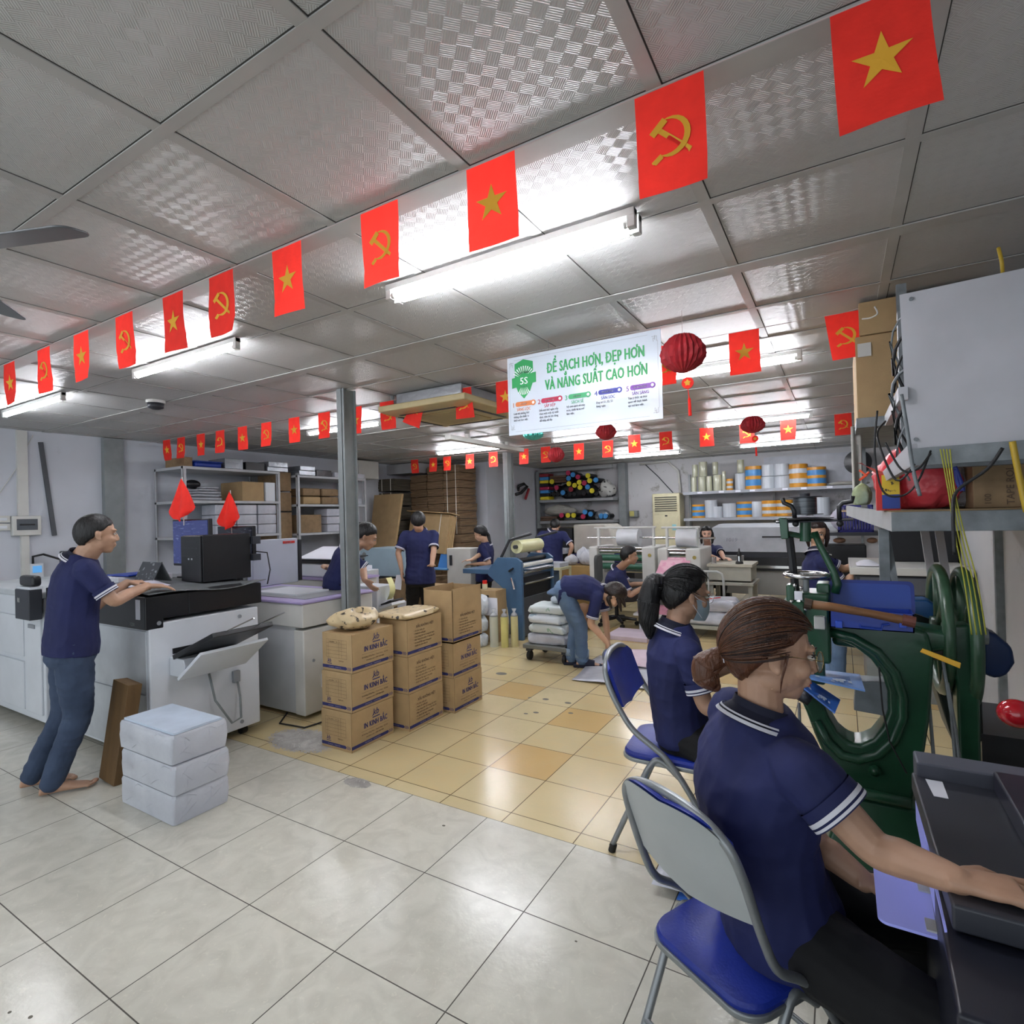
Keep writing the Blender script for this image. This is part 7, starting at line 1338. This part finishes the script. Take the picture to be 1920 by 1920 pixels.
    if foot == 'slipper':
        for i in (0, 1):
            f = V(ftd[i]).normalized(); a = an[i]; s_ = f.cross(V((0, 0, 1))); MB().prism([((a+f*y+s_*x).x, (a+f*y+s_*x).y) for y, x in ((-.09, -.03), (-.09, .03), (0, .045), (.12, .052), (.19, .04), (.21, 0), (.19, -.04), (.12, -.052), (0, -.045))], .03, Matrix.Translation((0, 0, .001))).build('slipper', M_collar, t, bevel=.008)
            rg = [[a+f*y+s_*(.056*cos(pi*q/10))+V((0, 0, -a.z+.02+hh*sin(pi*q/10))) for q in range(11)] for y, hh in ((.03, .075), (.08, .06), (.125, .048))]
            mm = MB(); [mm.add([rg[j][q], rg[j][q+1], rg[j+1][q+1], rg[j+1][q]], [(0, 1, 2, 3)]) for j in (0, 1) for q in range(10)]; mm.build('slipper_strap', M_collar, t, smooth=True)
    return t, Mh, dict(sh=sh, el=el, kn=kn)
def strands(t, c, M, k, tgt, n, m_, thick=.021, seed=1, rad=(.0755, .0945, .1015), cen=(0, -.014, .005), r=.0013, amin=-150, amax=150, tmx=92):
    rn = random.Random(seed); T = V(tgt)-V(cen); T = V((T.x/rad[0], T.y/rad[1], T.z/rad[2])).normalized(); m = MB()
    for q in range(n):
        a = RD(rn.uniform(amin, amax)); th = RD(rn.uniform(25, 62) if abs(a) < 1.2 else rn.uniform(45, tmx)); s = V((sin(th)*sin(a), sin(th)*cos(a), cos(th))); pts = []
        o = thick+rn.uniform(-.003, .0035)
        for j in range(15):
            u = j/14; d = s.slerp(T, u).normalized() if s.angle(T) < 3.1 else s
            w_ = o*(1-.5*u**5); pts.append(V(c)+M @ V(((cen[0]+d.x*(rad[0]+w_))*k, (cen[1]+d.y*(rad[1]+w_))*k, (cen[2]+d.z*(rad[2]+w_))*k)))
        m.tube(pts, [.0004]+[r]*13+[.0006], 5)
    return m.build('hair_strands', m_, t, smooth=True)
def tail(t, pts, rs, m_, seed=1, name='ponytail', n=40):
    m = MB(); limb(m, pts, rs, 26); rn = random.Random(seed); P = [V(p) for p in pts]
    for q in range(n):
        a = rn.uniform(0, 2*pi); l = []
        for i, p in enumerate(P):
            ax = (P[min(i+1, len(P)-1)]-P[max(0, i-1)]).normalized(); x = ax.cross(V((.3, .2, 1))).normalized(); y = ax.cross(x); l.append(p+(x*cos(a+.1*i)+y*sin(a+.1*i))*(rs[i]*1.01))
        out = []
        for i in range(len(l)-1):
            for u in (0, .33, .66): out.append(l[i].lerp(l[i+1], u))
        m.tube(out+[l[-1]], .0022, 5)
    return m.build(name, m_, t, smooth=True)
# --- 1 barefoot man at the press
D0 = 3.2
fR, fL = PZ(98, 1490), PZ(62, 1476); down = (0, 0, -1)
t, Mh, J = person('barefoot person in navy polo and dark jeans standing at the press, hand on the mouse', at(134, 1206, 3.25), at(150, 1060, 3.28), at(183, 1000, 3.30), ang(76)+V((0, 0, -.06)),
    (at(238, 1093, 3.62), at(276, 1099, 3.50)), (fL+V((0, 0, .075)), fR+V((0, 0, .075))), 78, pf=76, vox=.006, hd=(ang(72), ang(72)+V((0, 0, -.08))), pn=(V((0, 0, -1)), V((0, 0, -1))), eh=(V((.2, 0, -1)), V((.35, -.1, -1))), foot='bare', pants=M_jean, curl=(.7, .30), ftd=[ang(62), ang(64)], wide=1.0, spine=.01, sw=.165, hem=.06, st=1.015, nk=.060, elx=(None, at(213, 1126, 3.22)), sl=.58)
face_parts(t, at(183, 1000, 3.30), Mh); hair_cap(t, at(183, 1000, 3.30), Mh, 1.04, .008, 58, 93, 146, M_hair, 2, .002)
# --- 2 bending man behind the post
h = at(687, 1005, 5.0); t, Mh, J = person('person in navy polo bending over the lilac trimmed press, half behind the thick post', at(634, 1090, 5.12), at(655, 1036, 5.08), h, ang(44)+V((0, 0, -.5)), (at(607, 1062, 5.2), at(684, 1088, 4.82)), (PZ(630, 1283)+V((0, 0, .07)), PZ(646, 1280)+V((0, 0, .07))), 60, hup=(.3, .2, 1), st=1.02,
    hd=(ang(0), ang(20)+V((0, 0, -1))), pn=(V(down), ang(60)), eh=(V((-.4, 0, -1)), V((-.3, 0, -.6))), vox=.009, elx=(None, at(679, 1063, 4.95)), sl=.75)
face_parts(t, h, Mh); hair_cap(t, h, Mh, 1.04, .014, 60, 94, 142, seed=5)
# --- 3 standing man seen from behind
h = at(784, 978, 6.8); t, Mh, J = person('person in navy polo and black trousers standing with back turned before the flat cartons', at(788, 1080, 6.85), at(787, 1001, 6.85), h, ang(128)+V((0, 0, -.35)), (at(753, 1068, 6.72), at(810, 1060, 6.6)), (PZ(770, 1204)+V((0, 0, .07)), PZ(802, 1203)+V((0, 0, .07))), 128, st=1.01,
    hd=(V(down), ang(128)), pn=(ang(30), V(down)), eh=(V((-.5, -.5, -.1)), V((.6, -.3, -.9))), vox=.010, wide=1.06, sw=.175, la=(.235, .215))
hair_cap(t, h, Mh, 1.04, .018, 62, 100, 146, seed=6)
m = MB(); m.quad(at(744, 1078, 6.75), at(754, 1078, 6.72), at(752, 1106, 6.72), at(739, 1104, 6.75), .01); m.build('held_sheets', M_paper, label='white sheets held down in the left hand of the standing man', cat='paper')
# --- 4 ponytailed woman in the corner
h = at(900, 1000, 8.1); t, Mh, J = person('person with a long dark ponytail in navy polo feeding the white creasing machine', at(909, 1078, 8.15), at(911, 1024, 8.15), h, ang(205)+V((0, 0, -.5)), (at(888, 1058, 8.0), at(884, 1050, 7.85)), (PZ(905, 1167)+V((0, 0, .07)), PZ(915, 1165)+V((0, 0, .07))), 190, st=1.01,
    hup=(0, 0, 1), hd=(ang(205), ang(205)), eh=(V((.3, 0, -1)), V((.6, -.2, -.8))), vox=.011, fem=True, k=.93, skin=M_skin2, sw=.155)
hair_cap(t, h, Mh, .98, .016, 55, 112, 150, M_hair, 7); tail(t, [at(908, 996, 8.15), at(914, 1004, 8.22), at(917, 1018, 8.2), at(920, 1034, 8.18)], [.03, .038, .035, .012], M_hair, n=16)
MB().ball(at(908, 995, 8.15), .03, .03, .03).build('cream_hair_clip', M_offw, t, smooth=True)
# --- 5 man in jeans at the far machine
h = at(1041, 986, 9.45); t, Mh, J = person('person in light jeans with back turned at the far black panelled machine', at(1036, 1060, 9.4), at(1036, 1000, 9.4), h, ang(110)+V((0, 0, -.6)), (at(1015, 1040, 9.1), at(1066, 1048, 9.35)), (PZ(1029, 1137)+V((0, 0, .07)), PZ(1047, 1136)+V((0, 0, .07))), 118, st=1.01,
    hd=(ang(118), V((.3, .3, -1))), pn=(V(down), ang(118)), eh=(V((-.8, -.3, -.4)), V((.6, -.2, -.2))), vox=.012, pants=M_jean2, sw=.18, wide=1.06)
hair_cap(t, h, Mh, 1.04, .014, 62, 96, 144, seed=9)
# --- 6 bending woman
h = at(1152, 1116, 5.35); t, Mh, J = person('person in navy polo and wide rolled blue jeans bending down to lift pink sheets', at(1056, 1103, 5.5), at(1124, 1112, 5.42), h, V((.30, .15, -1)), (at(1140, 1200, 5.55), at(1137, 1204, 5.3)), (PZ(1073, 1246)+V((0, 0, .08)), PZ(1092, 1251)+V((0, 0, .08))), V((.35, .2, -1)), pf=22, st=1.02, hup=(.86, .5, .25),
    hd=(V((.2, .1, -1)), V((.35, .1, -1))), pn=(ang(210), ang(210)), eh=(ang(30), ang(215)), vox=.008, fem=True, k=.97, skin=M_skin2, pants=M_jean2, foot='slipper', ftd=[ang(25), ang(22)], sw=.155, spine=.085, kh=[ang(31), ang(31)], curl=(.8, .8), hem=.05, base=PZ(1083, 1250))
face_parts(t, h, Mh); hair_cap(t, h, Mh, 1.02, .022, 52, 112, 150, mat('dark_brown_hair', '#241813', .45, var=.25, vs=25, bump=.6, bs=60), 10, .005)
for k_, (a, b_) in enumerate(((1172, 1138), (1165, 1146), (1147, 1140))): tail(t, [at(1150+6*k_, 1108, 5.33), at(a-6, 1122, 5.3), at(a, b_, 5.3)], [.03, .025, .006], MATS['dark_brown_hair'], k_, 'hair_lock', 10)
for i in (0, 1): 
    a = (PZ(1073, 1246), PZ(1092, 1251))[i]; m = MB(); m.lathe([(.070, .10), (.072, .175)], (a.x, a.y, 0), 22); m.build('rolled_cuff', mat('turned_denim', '#7f93aa', .85), t, smooth=True)
# --- 7 seated man
h = at(1181, 1041, 7.15); t, Mh, J = person('seated person in grey trousers on the black swivel chair guiding the pink web', at(1157, 1112, 7.42), at(1160, 1070, 7.35), h, ang(24)+V((0, 0, -.12)), (at(1212, 1094, 7.35), at(1212, 1098, 7.05)), (PZ(1222, 1174)+V((0, 0, .08)), PZ(1213, 1182)+V((0, 0, .08))), 26,
    hd=(ang(31), ang(40)), eh=(V(down), V((-.1, -.1, -1))), vox=.009, pants=M_greyp, spine=.05, kh=[V((.3, .2, 1)), V((.3, .2, 1))], foot='bare', ftd=[ang(0), ang(-10)], base=V((-2.66, 7.3, 0)), hem=.05)
face_parts(t, h, Mh); hair_cap(t, h, Mh, 1.04, .017, 58, 92, 142, seed=12)
# --- 8 smiling woman facing the camera
h = at(1325, 1001, 8.3); t, Mh, J = person('smiling person with black fringe in navy polo sitting behind the beige desk', V((-1.72, 8.75, .62)), at(1328, 1029, 8.45), h, ang(-77)+V((0, 0, -.03)), (V((-1.44, 8.24, .88)), V((-1.53, 8.20, .88))), (V((-1.62, 8.5, .08)), V((-1.85, 8.5, .08))), -72,
    hd=(ang(-40), ang(-80)), eh=(V((.6, 0, -.6)), V((-.6, 0, -.6))), vox=.010, fem=True, k=.95, skin=M_skin3, sw=.155, kh=[ang(-62), ang(-62)], base=V((-1.7, 8.7, 0)))
face_parts(t, h, Mh, 1, smile=True); hair_cap(t, h, Mh, 1.0, .018, 60, 104, 150, seed=14, fringe=5)
for s in (-1, 1): tail(t, [h+Mh @ V((s*.078, -.01, .01)), h+Mh @ V((s*.082, -.005, -.07)), h+Mh @ V((s*.075, .01, -.14))], [.022, .022, .010], M_hair, 3+s, 'hair_lock', 14)
B(-1.95, -1.5, 8.55, 8.98, .40, .46).build('stool', M_dark, bevel=.02, label='dark stool under the smiling woman behind the beige desk', cat='stool'); B(-1.76, -1.70, 8.73, 8.79, 0, .40).build('stool_leg', M_dark, bpy.data.objects['stool'])
# --- 9 woman at the right
h = at(1532, 1000, 5.05); t, Mh, J = person('person with brown fringe turning the face back, arms stretched to the grey machine', at(1545, 1118, 5.0), at(1533, 1044, 5.0), h, ang(-88)+V((0, 0, -.10)), (at(1632, 1055, 5.05), at(1620, 1062, 4.8)), (PZ(1556, 1278)+V((0, 0, .08)), PZ(1572, 1282)+V((0, 0, .08))), 12, st=1.01,
    hd=(ang(15)+V((0, 0, .1)), ang(15)), eh=(V((0, 0, -1)), V((0, -.1, -1))), vox=.008, fem=True, k=.97, skin=M_skin2, pants=M_jean2, sw=.16, spine=.03)
face_parts(t, h, Mh); hair_cap(t, h, Mh, 1.0, .018, 58, 104, 150, mat('reddish_dark_hair', '#24120f', .45, var=.2, vs=25, bump=.6, bs=60), 16, fringe=10)
for s in (-1, 1): tail(t, [h+Mh @ V((s*.076, -.01, .03)), h+Mh @ V((s*.080, .0, -.05)), h+Mh @ V((s*.07, .0, -.12))], [.022, .02, .008], MATS['reddish_dark_hair'], 5+s, 'hair_lock', 14)
# --- 10 black haired woman with mask
h = at(1289, 1112, 2.52); t, Mh, J = person('seated person with black ponytail, face mask and navy polo on the farther folding chair', V((-.66, 2.62, .545)), at(1266, 1194, 2.52), h, ang(34)+V((0, 0, -.20)), (at(1392, 1240, 2.55), at(1372, 1345, 2.25)), (V((-.29, 2.85, .08)), V((-.27, 2.5, .08))), 34, pf=14,
    hd=(ang(30), ang(40)), pn=(V(down), V(down)), eh=(V((-.2, -.2, -1)), V((-.1, -.3, -1))), vox=.006, fem=True, k=.98, skin=M_skin, pants=M_blackp, sw=.158, kh=[V((.8, .2, .6)), V((.8, -.2, .6))], base=V((-.62, 2.6, 0)), hem=.05, ctilt=.25, elx=(None, at(1322, 1322, 2.32)), sl=.55, spine=.02)
face_parts(t, h, Mh); hair_cap(t, h, Mh, 1.04, .018, 50, 90, 150, M_hair, 18, .003)
bk = V((0, -.118, .035)); strands(t, h, Mh, 1.04, bk, 160, M_hair, .020, 4)
tail(t, [h+Mh @ V((0, -.105, .035)), h+Mh @ V((-.01, -.155, .02)), h+Mh @ V((-.02, -.165, -.07)), h+Mh @ V((-.02, -.150, -.16)), h+Mh @ V((-.015, -.135, -.225))], [.026, .046, .050, .042, .014], M_hair, 5, n=60)
P = lambda x, y, z: h+Mh @ V((x, y, z))
m = MB(); m.sheet(lambda u, v: tuple(P((u-.5)*.135, .112-.30*((u-.5)*.95)**2*1.0-.012*(v-.5)**2*4-(abs(u-.5)*2)**3*.015, -.018-.092*v)), 14, 10); m.build('face_mask', M_maskm, t, smooth=True)
MB().tube([P(.062, .065, -.025), P(.078, .02, -.012), P(.080, -.008, .004)], .0014, 5).build('mask_loop', M_stripe, t); MB().tube([P(.060, .06, -.095), P(.076, .02, -.06), P(.080, -.010, -.03)], .0014, 5).build('mask_loop', M_stripe, t)
for s in (1, -1):
    pts = [P(s*.031+.024*cos(2*pi*i/18), .100, -.004+.021*sin(2*pi*i/18)) for i in range(18)]; MB().tube(pts, .0014, 5, closed=True).build('glasses_rim', M_chrome, t); MB().tube([P(s*.055, .098, 0), P(s*.078, .03, .002), P(s*.079, -.01, .002)], .0012, 5).build('glasses_arm', M_chrome, t)
# --- 11 brown haired woman in front
h = at(1447, 1217, 1.46); t, Mh, J = person('seated person with brown hair in a low ponytail and round glasses in the foreground', V((-.175, 1.665, .49)), at(1428, 1374, 1.47), h, ang(17)+V((0, 0, -.12)), (at(1620, 1652, 1.42), at(1795, 1650, 1.07)), (V((-.01, 1.80, .08)), V((0, 1.47, .08))), 36, pf=14,
    hd=(ang(18)+V((0, 0, -.12)), ang(8)+V((0, 0, .0))), pn=(V(down), V(down)), eh=(V((-.1, -.1, -1)), V((.0, -.35, -1))), vox=.0038, fem=True, spread=.26, k=1.06, skin=M_skin, pants=M_blackp, sw=.165, kh=[V((.8, .2, .6)), V((.8, -.2, .6))], base=V((-.15, 1.55, 0)), hem=.10, spine=.04, curl=(.35, .22), wide=1.10, nk=.050, elx=(at(1530, 1580, 1.52), at(1640, 1590, 1.20)), sl=.30, ctilt=.45, sleeve_r=1.12, hk=1.02, bust=.01)
face_parts(t, h, Mh, 1.08); P = lambda x, y, z: h+Mh @ V((x*1.08, y*1.08, z*1.08))
M_br2 = mat('light_brown_strands', '#6b4328', .38, var=.3, vs=30); M_br3 = mat('dark_brown_strands', '#2c1712', .4, var=.3, vs=30)
hair_cap(t, h, Mh, 1.10, .014, 60, 88, 150, M_hairb, 21, .002); bk = V((0, -.112, -.030))
strands(t, h, Mh, 1.10, bk, 520, M_hairb, .0150, 31, r=.0013); strands(t, h, Mh, 1.10, bk, 200, M_br2, .0158, 32, r=.0009); strands(t, h, Mh, 1.10, bk, 300, M_br3, .0152, 33, r=.0012)
tl = [P(0, -.098, -.026), P(0, -.122, -.040), P(0, -.148, -.062), P(0, -.146, -.092), P(0, -.122, -.112)]
tail(t, tl, [.020, .027, .036, .034, .016], M_hairb, 8, n=170)
MB().tube([P(.022*cos(a*pi/8), -.110, -.033+.022*sin(a*pi/8)) for a in range(16)], .005, 8, closed=True).build('white_elastic', M_stripe, t, smooth=True)
MB().tube([P(.076, .018, .01), P(.081, .014, -.02), P(.079, .010, -.05), P(.070, .012, -.085)], [.005, .004, .003, .0008], 6).build('loose_lock', M_hairb, t)
M_gold = mat('gold_wire', '#b39a6a', .25, 1)
for s in (1, -1):
    pts = [P(s*.033+.025*cos(2*pi*i/22), .099, -.008+.024*sin(2*pi*i/22)) for i in range(22)]; MB().tube(pts, .0013, 6, closed=True).build('glasses_rim', M_gold, t); MB().tube([P(s*.058, .097, 0), P(s*.077, .04, .004), P(s*.080, -.008, .004)], .0012, 6).build('glasses_arm', M_gold, t)
    MB().prism([(0.024*cos(2*pi*i/22), .024*sin(2*pi*i/22)) for i in range(22)], .0006, frame(P(s*.033, .099, -.008), Mh.col[0], Mh.col[2])).build('lens', mat('clear_lens', '#dfe6ea', .05, alpha=.18), t)
MB().tube([P(-.008, .099, -.004), P(.008, .099, -.004)], .0013, 6).build('glasses_bridge', M_gold, t)
